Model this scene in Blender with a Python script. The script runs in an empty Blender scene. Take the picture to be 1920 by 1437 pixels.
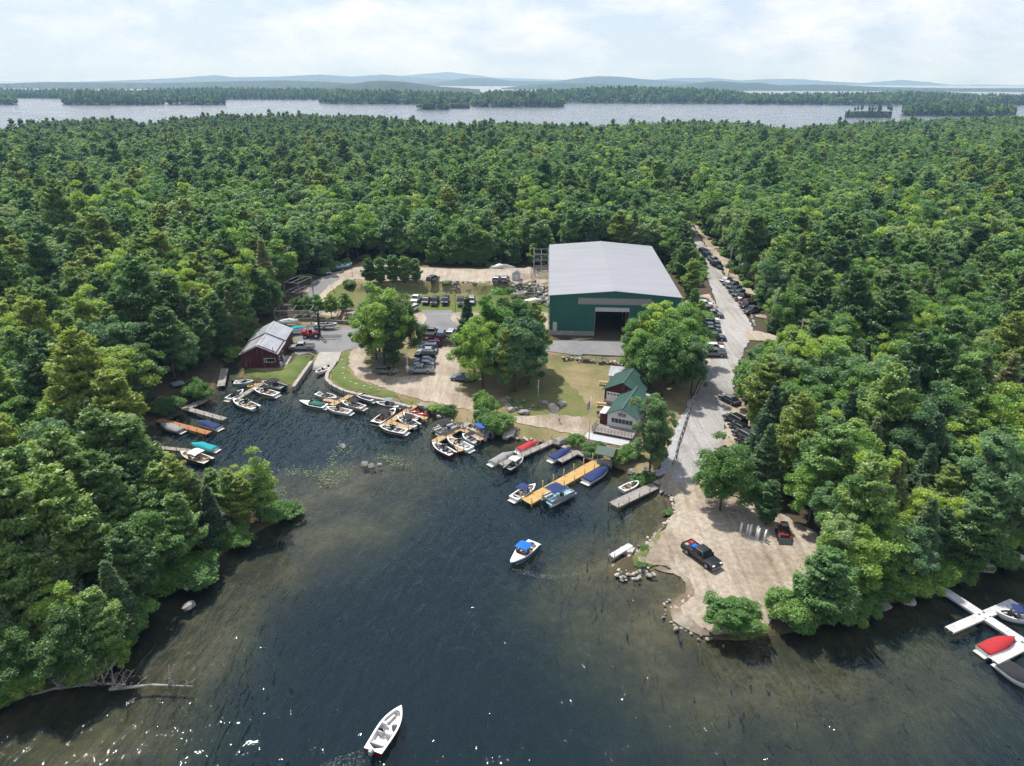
import bpy, bmesh, math, random
import numpy as np
from mathutils import Vector, Matrix

# ------------------------------------------------------------------ camera, sky, sun
S = bpy.context.scene
COL = S.collection
R = math.radians
CAMH, FPX, HOR, ROLL = 60.0, 1333.0, 150.0, R(0.24)
PITCH = math.atan((718.5 - HOR) / FPX)
_fw = np.array([0, math.cos(PITCH), -math.sin(PITCH)])
_u0 = np.array([0, math.sin(PITCH), math.cos(PITCH)])
_r0 = np.array([1.0, 0, 0])
_rt = math.cos(ROLL) * _r0 + math.sin(ROLL) * _u0
_up = -math.sin(ROLL) * _r0 + math.cos(ROLL) * _u0
cd = bpy.data.cameras.new('drone_camera')
cd.sensor_width = 36.0
cd.lens = 36.0 * FPX / 1920.0
cd.clip_start = 1.0
cd.clip_end = 60000.0
cam = bpy.data.objects.new('drone_camera', cd)
COL.objects.link(cam)
cam.matrix_world = Matrix(((_rt[0], _up[0], -_fw[0], 0), (_rt[1], _up[1], -_fw[1], 0),
                           (_rt[2], _up[2], -_fw[2], CAMH), (0, 0, 0, 1)))
S.camera = cam

SUN_EL, SUN_AZ = R(63), R(-38)          # azimuth: from +Y (ahead) towards -X (left)
w = bpy.data.worlds.new('World')
S.world = w
w.use_nodes = True
wt = w.node_tree
bg = wt.nodes['Background']
sky = wt.nodes.new('ShaderNodeTexSky')
sky.sky_type = 'NISHITA'
sky.sun_disc = False
sky.sun_elevation = SUN_EL
sky.sun_rotation = SUN_AZ
sky.air_density = 1.0
sky.dust_density = 0.9
sky.ozone_density = 1.0
tc = wt.nodes.new('ShaderNodeTexCoord')
mp = wt.nodes.new('ShaderNodeMapping')
mp.inputs['Scale'].default_value = (2.6, 2.6, 6.5)
wt.links.new(tc.outputs['Generated'], mp.inputs['Vector'])
nz = wt.nodes.new('ShaderNodeTexNoise')
nz.inputs['Scale'].default_value = 2.6
nz.inputs['Detail'].default_value = 9.0
nz.inputs['Roughness'].default_value = 0.56
nz.inputs['Distortion'].default_value = 0.25
wt.links.new(mp.outputs['Vector'], nz.inputs['Vector'])
cr = wt.nodes.new('ShaderNodeValToRGB')
cr.color_ramp.elements[0].position = 0.44
cr.color_ramp.elements[0].color = (0.0, 0.0, 0.0, 1)
cr.color_ramp.elements[1].position = 0.64
cr.color_ramp.elements[1].color = (0.97, 0.97, 0.97, 1)
wt.links.new(nz.outputs['Fac'], cr.inputs['Fac'])
mx = wt.nodes.new('ShaderNodeMix')
mx.data_type = 'RGBA'
mx.inputs['B'].default_value = (9.3, 9.4, 10.4, 1)
wt.links.new(cr.outputs['Color'], mx.inputs['Factor'])
veil = wt.nodes.new('ShaderNodeMix'); veil.data_type = 'RGBA'          # thin high cloud over the blue
veil.inputs['Factor'].default_value = 0.62
veil.inputs['B'].default_value = (6.6, 7.55, 9.9, 1)
wt.links.new(sky.outputs['Color'], veil.inputs['A'])
wt.links.new(veil.outputs['Result'], mx.inputs['A'])
wt.links.new(mx.outputs['Result'], bg.inputs['Color'])
bg.inputs['Strength'].default_value = 0.083

sl = bpy.data.lights.new('sun', 'SUN')
sl.energy = 4.35
sl.angle = R(2.0)
sl.color = (1.0, 0.955, 0.89)
sun = bpy.data.objects.new('sun', sl)
COL.objects.link(sun)
_sd = Vector((math.sin(SUN_AZ) * math.cos(SUN_EL), math.cos(SUN_AZ) * math.cos(SUN_EL), math.sin(SUN_EL)))
sun.rotation_euler = _sd.to_track_quat('Z', 'Y').to_euler()
sun.location = (-100, 100, 200)
S.view_settings.view_transform = 'Standard'
S.view_settings.look = 'None'
S.view_settings.exposure = 0.53
S.view_settings.gamma = 1.0
S.render.engine = 'CYCLES'
cy = S.cycles
cy.max_bounces = 8
cy.diffuse_bounces = 4
cy.glossy_bounces = 3
cy.transmission_bounces = 3
cy.transparent_max_bounces = 8
cy.volume_bounces = 0
cy.caustics_reflective = False
cy.caustics_refractive = False
cy.use_denoising = True
cy.denoising_prefilter = 'NONE'
cy.sample_clamp_indirect = 4.0

# ------------------------------------------------------------------ pixel (of the 1920 photograph) -> point on a level plane
def G(px, py, z=0.0):
    d = _fw * FPX + _rt * (px - 960.0) + _up * (718.5 - py)
    t = (z - CAMH) / d[2]
    return float(d[0] * t), float(d[1] * t)

def PJ(x, y, z):
    v = np.stack([np.asarray(x, float), np.asarray(y, float), np.asarray(z, float) - CAMH], -1)
    dep = v @ _fw
    return 960 + FPX * (v @ _rt) / dep, 718.5 - FPX * (v @ _up) / dep, dep

# ------------------------------------------------------------------ object helpers
def tag(o, label=None, cat=None, group=None, kind=None):
    if label: o['label'] = label
    if cat: o['category'] = cat
    if group: o['group'] = group
    if kind: o['kind'] = kind
    return o

def link(name, me, parent=None, loc=None, rot=None, scale=None):
    o = bpy.data.objects.new(name, me)
    COL.objects.link(o)
    if parent is not None: o.parent = parent
    if loc is not None: o.location = loc
    if rot is not None: o.rotation_euler = rot
    if scale is not None: o.scale = scale
    return o

def thing(name, label, cat, loc=(0, 0, 0), rz=0.0, group=None):
    o = link(name, None, None, loc, (0, 0, rz))
    o.empty_display_size = 0.5
    return tag(o, label, cat, group)

class MB:
    """collects shapes; build() links them as ONE mesh object"""
    def __init__(s):
        s.v, s.f, s.sm = [], [], []
    def add(s, vs, fs, smooth=False):
        n = len(s.v)
        s.v += [tuple(p) for p in vs]
        s.f += [tuple(i + n for i in f) for f in fs]
        s.sm += [smooth] * len(fs)
        return s
    def box(s, x0, y0, z0, x1, y1, z1, M=None):
        vs = [(x0, y0, z0), (x1, y0, z0), (x1, y1, z0), (x0, y1, z0), (x0, y0, z1), (x1, y0, z1), (x1, y1, z1), (x0, y1, z1)]
        if M is not None: vs = [M @ Vector(p) for p in vs]
        return s.add(vs, [(0, 3, 2, 1), (4, 5, 6, 7), (0, 1, 5, 4), (1, 2, 6, 5), (2, 3, 7, 6), (3, 0, 4, 7)])
    def bar(s, a, b, r, r2=None, n=6, smooth=True):
        a, b = Vector(a), Vector(b)
        r2 = r if r2 is None else r2
        d = (b - a).normalized()
        u = d.orthogonal().normalized(); v = d.cross(u)
        vs = []
        for p, q in ((a, r), (b, r2)):
            for k in range(n):
                t = 2 * math.pi * k / n + math.pi / n
                vs.append(p + u * math.cos(t) * q + v * math.sin(t) * q)
        fs = [(k, (k + 1) % n, n + (k + 1) % n, n + k) for k in range(n)]
        s.add(vs, fs, smooth)
        n0 = len(s.v) - 2 * n
        s.f += [tuple(range(n0 + n - 1, n0 - 1, -1)), tuple(range(n0 + n, n0 + 2 * n))]
        s.sm += [False, False]
        return s
    def beam(s, a, b, wd, ht):
        """rectangular beam, wd sideways, ht upwards"""
        a, b = Vector(a), Vector(b)
        d = (b - a).normalized()
        u = d.cross(Vector((0, 0, 1)))
        u = u.normalized() if u.length > 1e-4 else Vector((1, 0, 0))
        v = u.cross(d)
        vs = [p + u * sx * wd / 2 + v * sz * ht / 2 for p in (a, b) for sx, sz in ((-1, -1), (1, -1), (1, 1), (-1, 1))]
        return s.add(vs, [(0, 1, 2, 3), (7, 6, 5, 4), (0, 4, 5, 1), (1, 5, 6, 2), (2, 6, 7, 3), (3, 7, 4, 0)])
    def prism(s, prof, x0, x1, axis='x'):
        """profile [(a,b)] counter-clockwise extruded along an axis"""
        n = len(prof)
        mk = (lambda t, a, b: (t, a, b)) if axis == 'x' else (lambda t, a, b: (a, t, b)) if axis == 'y' else (lambda t, a, b: (a, b, t))
        vs = [mk(x0, a, b) for a, b in prof] + [mk(x1, a, b) for a, b in prof]
        fs = [tuple(range(n - 1, -1, -1)), tuple(range(n, 2 * n))] + [(k, (k + 1) % n, n + (k + 1) % n, n + k) for k in range(n)]
        return s.add(vs, fs)
    def loft(s, rings, smooth=True, cap=True):
        n = len(rings[0]); n0 = len(s.v)
        vs = [p for r in rings for p in r]
        fs = []
        for i in range(len(rings) - 1):
            for k in range(n):
                k2 = (k + 1) % n
                fs.append((i * n + k, i * n + k2, (i + 1) * n + k2, (i + 1) * n + k))
        s.add(vs, fs, smooth)
        if cap:
            s.f += [tuple(n0 + k for k in range(n - 1, -1, -1)), tuple(n0 + (len(rings) - 1) * n + k for k in range(n))]
            s.sm += [False, False]
        return s
    def mesh(s, name, m, bevel=0.0):
        me = bpy.data.meshes.new(name)
        me.from_pydata([tuple(p) for p in s.v], [], s.f)
        me.polygons.foreach_set('use_smooth', s.sm)
        bm = bmesh.new(); bm.from_mesh(me)
        bmesh.ops.recalc_face_normals(bm, faces=bm.faces[:])
        if bevel:
            bmesh.ops.bevel(bm, geom=[e for e in bm.edges if e.is_manifold and e.calc_face_angle(0) > 0.6], offset=bevel, segments=1, affect='EDGES', clamp_overlap=True)
        bm.to_mesh(me); bm.free()
        if m: me.materials.append(m)
        return me
    def build(s, name, m, parent=None, bevel=0.0, loc=None, rot=None):
        return link(name, s.mesh(name, m, bevel), parent, loc, rot)

def np_mesh(name, verts, tris, m, smooth=False):
    me = bpy.data.meshes.new(name)
    verts = np.asarray(verts, np.float32); tris = np.asarray(tris, np.int32)
    me.vertices.add(len(verts)); me.vertices.foreach_set('co', verts.ravel())
    k = tris.shape[1]
    me.loops.add(tris.size); me.loops.foreach_set('vertex_index', tris.ravel())
    me.polygons.add(len(tris))
    me.polygons.foreach_set('loop_start', np.arange(0, tris.size, k, dtype=np.int32))
    me.polygons.foreach_set('loop_total', np.full(len(tris), k, np.int32))
    me.polygons.foreach_set('use_smooth', np.full(len(tris), smooth))
    me.update(calc_edges=True); me.validate()
    if m: me.materials.append(m)
    return me

# ------------------------------------------------------------------ materials
def newmat(name):
    m = bpy.data.materials.new(name)
    m.use_nodes = True
    nt = m.node_tree
    return m, nt, nt.nodes['Principled BSDF']

def ramp(nt, fac, stops):
    c = nt.nodes.new('ShaderNodeValToRGB')
    e = c.color_ramp.elements
    while len(e) < len(stops): e.new(0.5)
    for i, (p, col) in enumerate(stops):
        e[i].position = p
        e[i].color = (*col, 1) if len(col) == 3 else col
    nt.links.new(fac, c.inputs['Fac'])
    return c.outputs['Color']

def noise(nt, scale, detail=5, rough=0.55, coord='Object', stretch=None, dist=0.0, rot=None):
    t = nt.nodes.new('ShaderNodeTexCoord')
    n = nt.nodes.new('ShaderNodeTexNoise')
    n.inputs['Scale'].default_value = scale
    n.inputs['Detail'].default_value = detail
    n.inputs['Roughness'].default_value = rough
    n.inputs['Distortion'].default_value = dist
    src = t.outputs[coord]
    if stretch or rot:
        mp_ = nt.nodes.new('ShaderNodeMapping')
        if rot: mp_.inputs['Rotation'].default_value = (0, 0, rot)
        if stretch: mp_.inputs['Scale'].default_value = stretch
        nt.links.new(src, mp_.inputs['Vector']); src = mp_.outputs['Vector']
    nt.links.new(src, n.inputs['Vector'])
    return n.outputs['Fac']

def mixc(nt, fac, a, b, blend='MIX'):
    x = nt.nodes.new('ShaderNodeMix')
    x.data_type = 'RGBA'; x.blend_type = blend
    for sock, val in (('Factor', fac), ('A', a), ('B', b)):
        if isinstance(val, bpy.types.NodeSocket): nt.links.new(val, x.inputs[sock])
        elif sock == 'Factor': x.inputs[sock].default_value = val
        else: x.inputs[sock].default_value = (*val, 1)
    return x.outputs['Result']

def bump(nt, b, h, strength=0.3, dist=0.05):
    n = nt.nodes.new('ShaderNodeBump')
    n.inputs['Strength'].default_value = strength
    n.inputs['Distance'].default_value = dist
    nt.links.new(h, n.inputs['Height'])
    nt.links.new(n.outputs['Normal'], b.inputs['Normal'])

SURF_K = 0.87
def surf(name, stops, scale=0.3, rough=0.9, fine=None, bmp=0.0, detail=8, metal=0.0, stretch=None, rot=None, spec=0.3):
    """mottled surface: big noise through a ramp, a finer noise multiplied over it"""
    m, nt, b = newmat(name)
    stops = [(p, tuple(v * SURF_K for v in c)) for p, c in stops]
    n1 = noise(nt, scale, detail, 0.6, stretch=stretch, rot=rot)
    c = ramp(nt, n1, stops)
    if fine:
        n2 = noise(nt, fine, 4, 0.7)
        c = mixc(nt, 1.0, c, ramp(nt, n2, [(0.25, (0.62, 0.62, 0.62)), (0.75, (1.28, 1.28, 1.28))]), 'MULTIPLY')
        if bmp: bump(nt, b, n2, bmp, 0.08)
    nt.links.new(c, b.inputs['Base Color'])
    b.inputs['Roughness'].default_value = rough
    b.inputs['Metallic'].default_value = metal
    b.inputs['Specular IOR Level'].default_value = spec
    return m

def plain(name, col, rough=0.6, metal=0.0, var=0.15, scale=2.0, spec=0.4, coat=0.0):
    m, nt, b = newmat(name)
    col = tuple(c * SURF_K for c in col)
    lo = tuple(c * (1 - var) for c in col); hi = tuple(min(1, c * (1 + var)) for c in col)
    nt.links.new(ramp(nt, noise(nt, scale, 4), [(0.3, lo), (0.7, hi)]), b.inputs['Base Color'])
    b.inputs['Roughness'].default_value = rough
    b.inputs['Metallic'].default_value = metal
    b.inputs['Specular IOR Level'].default_value = spec
    if coat:
        b.inputs['Coat Weight'].default_value = coat
        b.inputs['Coat Roughness'].default_value = 0.08
    return m

def leafmat(name, dark, light, warm, trans=0.3):
    dark, light, warm = (tuple(c * k for c, k in zip(q, (1.8, 1.9, 2.15))) for q in (dark, light, warm)); trans += 0.1
    m, nt, b = newmat(name)
    nt.nodes.remove(b)
    oi = nt.nodes.new('ShaderNodeObjectInfo')
    c = ramp(nt, oi.outputs['Random'], [(0.0, tuple(c * .8 for c in dark)), (0.22, dark), (0.6, light), (0.9, warm), (1.0, tuple(c * 1.12 for c in warm))])
    n1 = noise(nt, 0.9, 3)
    c = mixc(nt, 1.0, c, ramp(nt, n1, [(0.3, (0.72, 0.76, 0.8)), (0.7, (1.25, 1.2, 1.1))]), 'MULTIPLY')
    c = mixc(nt, 1.0, c, oi.outputs['Color'], 'MULTIPLY')
    d = nt.nodes.new('ShaderNodeBsdfDiffuse'); t = nt.nodes.new('ShaderNodeBsdfTranslucent')
    nt.links.new(c, d.inputs['Color'])
    nt.links.new(mixc(nt, 1.0, c, (1.25, 1.35, 0.6), 'MULTIPLY'), t.inputs['Color'])
    ms = nt.nodes.new('ShaderNodeMixShader'); ms.inputs['Fac'].default_value = trans
    nt.links.new(d.outputs[0], ms.inputs[1]); nt.links.new(t.outputs[0], ms.inputs[2])
    g = nt.nodes.new('ShaderNodeBsdfGlossy'); g.inputs['Roughness'].default_value = 0.45
    g.inputs['Color'].default_value = (0.8, 0.85, 0.9, 1)
    m2 = nt.nodes.new('ShaderNodeMixShader'); m2.inputs['Fac'].default_value = 0.03
    nt.links.new(ms.outputs[0], m2.inputs[1]); nt.links.new(g.outputs[0], m2.inputs[2])
    nt.links.new(m2.outputs[0], nt.nodes['Material Output'].inputs['Surface'])
    return m

M = {}
M['floor'] = surf('forest_floor', [(0.3, (0.05, 0.035, 0.022)), (0.5, (0.075, 0.055, 0.032)), (0.7, (0.045, 0.06, 0.022))], 0.25, fine=3.0, bmp=0.4)
def shore_floor():
    m = M['floor']; nt = m.node_tree; b = nt.nodes['Principled BSDF']
    old = b.inputs['Base Color'].links[0].from_socket
    ge = nt.nodes.new('ShaderNodeNewGeometry'); sx = nt.nodes.new('ShaderNodeSeparateXYZ'); nt.links.new(ge.outputs['Position'], sx.inputs[0])
    mr = nt.nodes.new('ShaderNodeMapRange'); mr.inputs['From Min'].default_value = 0.12; mr.inputs['From Max'].default_value = 0.5
    nt.links.new(sx.outputs['Z'], mr.inputs['Value'])
    bedc = mixc(nt, 1.0, ramp(nt, noise(nt, 0.13, 8, .6), BEDC), ramp(nt, noise(nt, .9, 4, .7), [(0.25, (0.62, 0.62, 0.62)), (0.75, (1.28, 1.28, 1.28))]), 'MULTIPLY')
    nt.links.new(mixc(nt, mr.outputs['Result'], bedc, old), b.inputs['Base Color'])
M['lawn'] = surf('lawn_grass', [(0.32, (0.17, 0.135, 0.065)), (0.46, (0.15, 0.15, 0.05)), (0.6, (0.09, 0.13, 0.03)), (0.75, (0.075, 0.12, 0.025))], 0.16, fine=5.0, bmp=0.4)
M['dry_lawn'] = surf('dry_lawn', [(0.3, (0.29, 0.23, 0.13)), (0.48, (0.235, 0.19, 0.095)), (0.6, (0.15, 0.15, 0.055)), (0.72, (0.22, 0.175, 0.095))], 0.13, fine=4.0, bmp=0.4)
M['green_lawn'] = surf('green_lawn', [(0.3, (0.15, 0.17, 0.05)), (0.5, (0.105, 0.15, 0.03)), (0.7, (0.08, 0.13, 0.022))], 0.35, fine=5.0, bmp=0.4)
M['gravel'] = surf('gravel', [(0.28, (0.28, 0.235, 0.18)), (0.45, (0.37, 0.317, 0.252)), (0.6, (0.415, 0.357, 0.287)), (0.78, (0.33, 0.27, 0.205))], 0.14, fine=2.4, bmp=0.25)
M['sand'] = surf('sandy_gravel', [(0.28, (0.26, 0.215, 0.16)), (0.45, (0.34, 0.29, 0.225)), (0.62, (0.38, 0.328, 0.26)), (0.78, (0.3, 0.25, 0.19))], 0.16, fine=1.6, bmp=0.25, stretch=(1, 0.5, 1), rot=0.5)
def tracks(m, ang, k=.8):
    nt = m.node_tree; b = nt.nodes['Principled BSDF']; old = b.inputs['Base Color'].links[0].from_socket
    t = ramp(nt, noise(nt, 1.0, 3, .6, stretch=(1.1, .045, 1), rot=ang, dist=.5), [(0.36, (k, k * .97, k * .94)), (0.5, (1, 1, 1)), (0.64, (1.1, 1.1, 1.1))])
    d = ramp(nt, noise(nt, .09, 4, .6), [(0.38, (.74, .7, .66)), (0.52, (1, 1, 1))])
    nt.links.new(mixc(nt, 1.0, mixc(nt, 1.0, old, t, 'MULTIPLY'), d, 'MULTIPLY'), b.inputs['Base Color'])
tracks(M['sand'], .5); tracks(M['gravel'], 1.2, .86)
M['asphalt'] = surf('worn_asphalt', [(0.3, (0.27, 0.265, 0.258)), (0.5, (0.33, 0.32, 0.308)), (0.72, (0.395, 0.375, 0.35))], 0.1, fine=3.0, bmp=0.15, stretch=(1, 0.25, 1), rot=-0.3)
M['asphalt2'] = surf('grey_asphalt', [(0.3, (0.16, 0.16, 0.163)), (0.5, (0.2, 0.2, 0.203)), (0.7, (0.25, 0.243, 0.235))], 0.12, fine=3.0, bmp=0.15)
M['crush'] = surf('crushed_stone', [(0.3, (0.27, 0.275, 0.285)), (0.7, (0.44, 0.44, 0.44))], 1.5, fine=4.0, bmp=0.6)
BEDC = [(0.32, (0.045, 0.04, 0.018)), (0.46, (0.075, 0.062, 0.026)), (0.56, (0.115, 0.094, 0.042)), (0.75, (0.175, 0.146, 0.08))]
M['bed'] = surf('lake_bed', BEDC, 0.13, fine=0.9, bmp=0.3)
shore_floor()
tracks(M['asphalt'], -.35, .84)
M['concrete'] = surf('weathered_concrete', [(0.3, (0.3, 0.28, 0.25)), (0.7, (0.45, 0.43, 0.39))], 0.6, fine=5.0, bmp=0.2)
M['rock'] = surf('granite', [(0.25, (0.13, 0.125, 0.115)), (0.5, (0.3, 0.285, 0.26)), (0.75, (0.46, 0.435, 0.4))], 0.9, fine=4.0, bmp=0.5)
M['rock2'] = surf('dark_granite', [(0.25, (0.09, 0.085, 0.08)), (0.55, (0.2, 0.19, 0.175)), (0.8, (0.36, 0.34, 0.31))], 0.9, fine=4.0, bmp=0.5)
M['rock3'] = surf('pale_granite', [(0.25, (0.32, 0.29, 0.25)), (0.5, (0.47, 0.43, 0.38)), (0.75, (0.58, 0.55, 0.5))], 0.9, fine=4.0, bmp=0.5)
M['bark'] = surf('bark', [(0.3, (0.06, 0.048, 0.038)), (0.7, (0.15, 0.125, 0.1))], 2.0, fine=9.0, bmp=0.4)
M['birch'] = surf('pale_bark', [(0.35, (0.2, 0.18, 0.16)), (0.55, (0.5, 0.48, 0.44))], 2.0)
M['dead'] = surf('dead_wood', [(0.3, (0.2, 0.17, 0.145)), (0.7, (0.4, 0.36, 0.32))], 2.0)
M['leaf'] = leafmat('broad_leaf', (0.06, 0.115, 0.022), (0.1, 0.172, 0.03), (0.175, 0.22, 0.032), 0.4)
M['leaf2'] = leafmat('grey_green_leaf', (0.065, 0.12, 0.045), (0.1, 0.16, 0.06), (0.15, 0.19, 0.07), 0.38)
M['pine'] = leafmat('pine_needle', (0.05, 0.095, 0.03), (0.09, 0.138, 0.034), (0.15, 0.175, 0.034), 0.34)
M['spruce'] = leafmat('hemlock_needle', (0.042, 0.076, 0.03), (0.07, 0.105, 0.036), (0.125, 0.125, 0.05), 0.3)
M['softpine'] = leafmat('soft_pine_needle', (0.07, 0.125, 0.035), (0.1, 0.16, 0.04), (0.145, 0.19, 0.042), 0.32)
M['brownleaf'] = leafmat('dying_foliage', (0.1, 0.085, 0.05), (0.13, 0.12, 0.07), (0.16, 0.13, 0.08), 0.2)
M['bushy'] = leafmat('shrub_leaf', (0.065, 0.125, 0.024), (0.1, 0.17, 0.03), (0.14, 0.2, 0.036), 0.36)

# ------------------------------------------------------------------ terrain
def seg_sd(P, poly):
    """signed distance to a closed polygon (positive inside); P (n,2)"""
    poly = np.asarray(poly, float)
    d2 = np.full(len(P), 1e18); ins = np.zeros(len(P), bool)
    a = poly; b = np.roll(poly, -1, 0)
    for (ax, ay), (bx, by) in zip(a, b):
        ex, ey = bx - ax, by - ay
        L = ex * ex + ey * ey
        if L < 1e-12: continue
        wx, wy = P[:, 0] - ax, P[:, 1] - ay
        t = np.clip((wx * ex + wy * ey) / L, 0, 1)
        d2 = np.minimum(d2, (wx - ex * t) ** 2 + (wy - ey * t) ** 2)
        if ay != by:
            c = ((ay > P[:, 1]) != (by > P[:, 1])) & (P[:, 0] < ex * (P[:, 1] - ay) / ey + ax)
            ins ^= c
    d = np.sqrt(d2)
    return np.where(ins, d, -d)

def rough_poly(poly, amp=0.35, step=1.2, seed=1):
    rg = random.Random(seed); out = []
    n = len(poly)
    for i in range(n):
        a, b = poly[i], poly[(i + 1) % n]
        L = math.hypot(b[0] - a[0], b[1] - a[1]); k = max(1, int(L / step))
        nx, ny = -(b[1] - a[1]) / max(L, 1e-6), (b[0] - a[0]) / max(L, 1e-6)
        for j in range(k):
            t = j / k; q = rg.uniform(-amp, amp) if j else rg.uniform(-amp, amp) * 0.4
            out.append((a[0] + (b[0] - a[0]) * t + nx * q, a[1] + (b[1] - a[1]) * t + ny * q))
    return out

SHORE_PX = [(-260, 1380), (-90, 1360), (0, 1330), (40, 1310), (100, 1288), (190, 1280), (222, 1235), (268, 1160), (318, 1092), (372, 1062), (415, 1040),
            (462, 1008), (505, 984), (548, 966), (556, 958), (545, 950), (500, 948), (455, 935), (405, 905), (345, 898), (300, 882), (282, 862), (268, 842),
            (262, 815), (280, 796), (318, 786), (338, 776), (348, 764), (352, 752), (392, 742), (404, 716), (412, 696), (424, 684), (446, 680), (452, 698),
            (451, 706), (490, 711), (534, 719), (548, 726), (583, 679), (630, 679), (624, 690), (613, 700), (612, 712), (622, 722), (645, 733), (680, 742), (720, 750),
            (775, 766), (815, 778), (850, 792), (880, 806), (915, 814), (950, 818), (985, 826), (1020, 832), (1052, 838), (1085, 850), (1130, 868),
            (1150, 874), (1178, 884), (1192, 896), (1214, 912), (1240, 922), (1258, 938), (1263, 956), (1254, 976), (1236, 992), (1222, 1010), (1200, 1028),
            (1178, 1042), (1152, 1056), (1142, 1072), (1162, 1080), (1200, 1078), (1228, 1066), (1262, 1076), (1286, 1094), (1288, 1112), (1262, 1130),
            (1252, 1150), (1268, 1172), (1300, 1186), (1340, 1198), (1400, 1200), (1450, 1190), (1520, 1180), (1600, 1148), (1622, 1132), (1700, 1128),
            (1752, 1104), (1800, 1084), (1862, 1068), (1905, 1044), (1960, 1022), (2060, 1010)]
SHORE = [G(*p) for p in SHORE_PX]
BACKPX = [(2300, 203), (2100, 203), (1900, 204), (1780, 209), (1680, 213), (1560, 214), (1490, 222), (1400, 221), (1280, 218), (1200, 221), (1130, 228), (1060, 226), (960, 222),
          (850, 226), (800, 222), (740, 214), (600, 211), (480, 212), (390, 211), (300, 217), (275, 224), (240, 215), (120, 217), (40, 221), (15, 233), (-60, 240), (-400, 240)]
BACK = [G(px, py, 18.5 if px < 1480 else 23.5) for px, py in BACKPX]
LAND = SHORE + [(120, 104), (180, 95), (300, 120), (1500, 300)] + BACK + [(-900, 100), (-300, -20), (-120, 20)]

# control heights (px, py, z)
CTRL = [(x, y, z) for x, y, z in [
    (560, 690, .9), (500, 710, .8), (560, 655, 1.2), (610, 655, 1.0), (620, 630, 1.5), (690, 640, 1.6), (650, 700, .9), (720, 730, 1.0), (790, 690, 1.4), (850, 720, 1.3),
    (900, 760, 1.2), (1000, 790, 1.2), (1100, 810, 1.1), (1180, 850, 1.0), (1050, 720, 1.6), (1150, 700, 1.7), (1230, 740, 1.7), (1250, 860, 1.1), (1280, 930, .8), (1300, 1040, .8),
    (1420, 1060, .9), (1350, 1150, .6), (1500, 1000, 1.4), (1310, 760, 1.6), (1350, 690, 2.4), (1380, 620, 3.0), (1350, 540, 3.6), (1310, 460, 4.4), (1285, 410, 5.5),
    (1450, 630, 3.2), (1600, 800, 3.0), (1800, 700, 4.0), (1700, 500, 6.0), (1800, 950, 1.6), (1450, 780, 2.0), (300, 600, 3.5), (150, 700, 3.5), (100, 900, 3), (100, 1100, 2), (350, 980, 1.2),
    (260, 1080, 1.5), (400, 560, 4), (500, 560, 3.5), (300, 450, 7), (560, 560, 3.0), (600, 520, 4.5), (650, 500, 5.2), (900, 440, 7.0), (1150, 400, 7), (1500, 450, 7)]]
CTRLW = np.array([(*G(px, py, z), z) for px, py, z in CTRL] + [(-500, 500, 5), (0, 500, 6), (300, 500, 7), (600, 600, 6), (-300, 700, 3), (0, 700, 3), (500, 900, 4), (150, 400, 6), (-100, 620, 4), (200, 720, 3), (-500, 750, 3), (300, 800, 3)])

def PX(z, *pts): return [G(px, py, z) for px, py in pts]
MID = PX(3.2, (620, 560), (700, 578), (760, 588), (860, 586), (1040, 588), (1034, 640), (900, 634), (786, 632), (772, 600), (700, 612), (640, 590))
UPPER = PX(5.4, (640, 512), (690, 490), (760, 500), (900, 504), (1032, 500), (1034, 534), (900, 534), (790, 528), (700, 532), (668, 534))
YARD = [(7, 228), (46, 231), (48, 168), (42.5, 160)] + PX(3.0, (1290, 655), (1250, 668), (1190, 672), (1130, 672), (1070, 668), (1020, 664)) + [(5, 164)]
TERR = [(MID, 3.2, 0.5), (UPPER, 5.4, 2.0), (YARD, 3.0, 0.8)]
RAMP = PX(0.6, (583, 684), (629, 684), (668, 622), (608, 622))
SHOALS = [(G(650, 900), 15, -.75), (G(760, 870), 10, -.8), (G(700, 950), 11, -1.2), (G(590, 985), 9, -.9), (G(1240, 1110), 8, -.35), (G(1130, 1130), 9, -1.3), (G(1230, 955), 5, -.5),
          (G(1330, 1260), 12, -1.0), (G(1560, 1330), 13, -1.6), (G(1750, 1230), 14, -1.3), (G(1860, 1110), 6, -1.2), (G(1500, 1230), 11, -.9), (G(430, 1110), 9, -.7), (G(320, 1230), 9, -.8),
          (G(180, 1360), 12, -.8), (G(520, 1040), 8, -.8), (G(1180, 900), 4, -.8), (G(350, 800), 6, -.7)]

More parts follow.
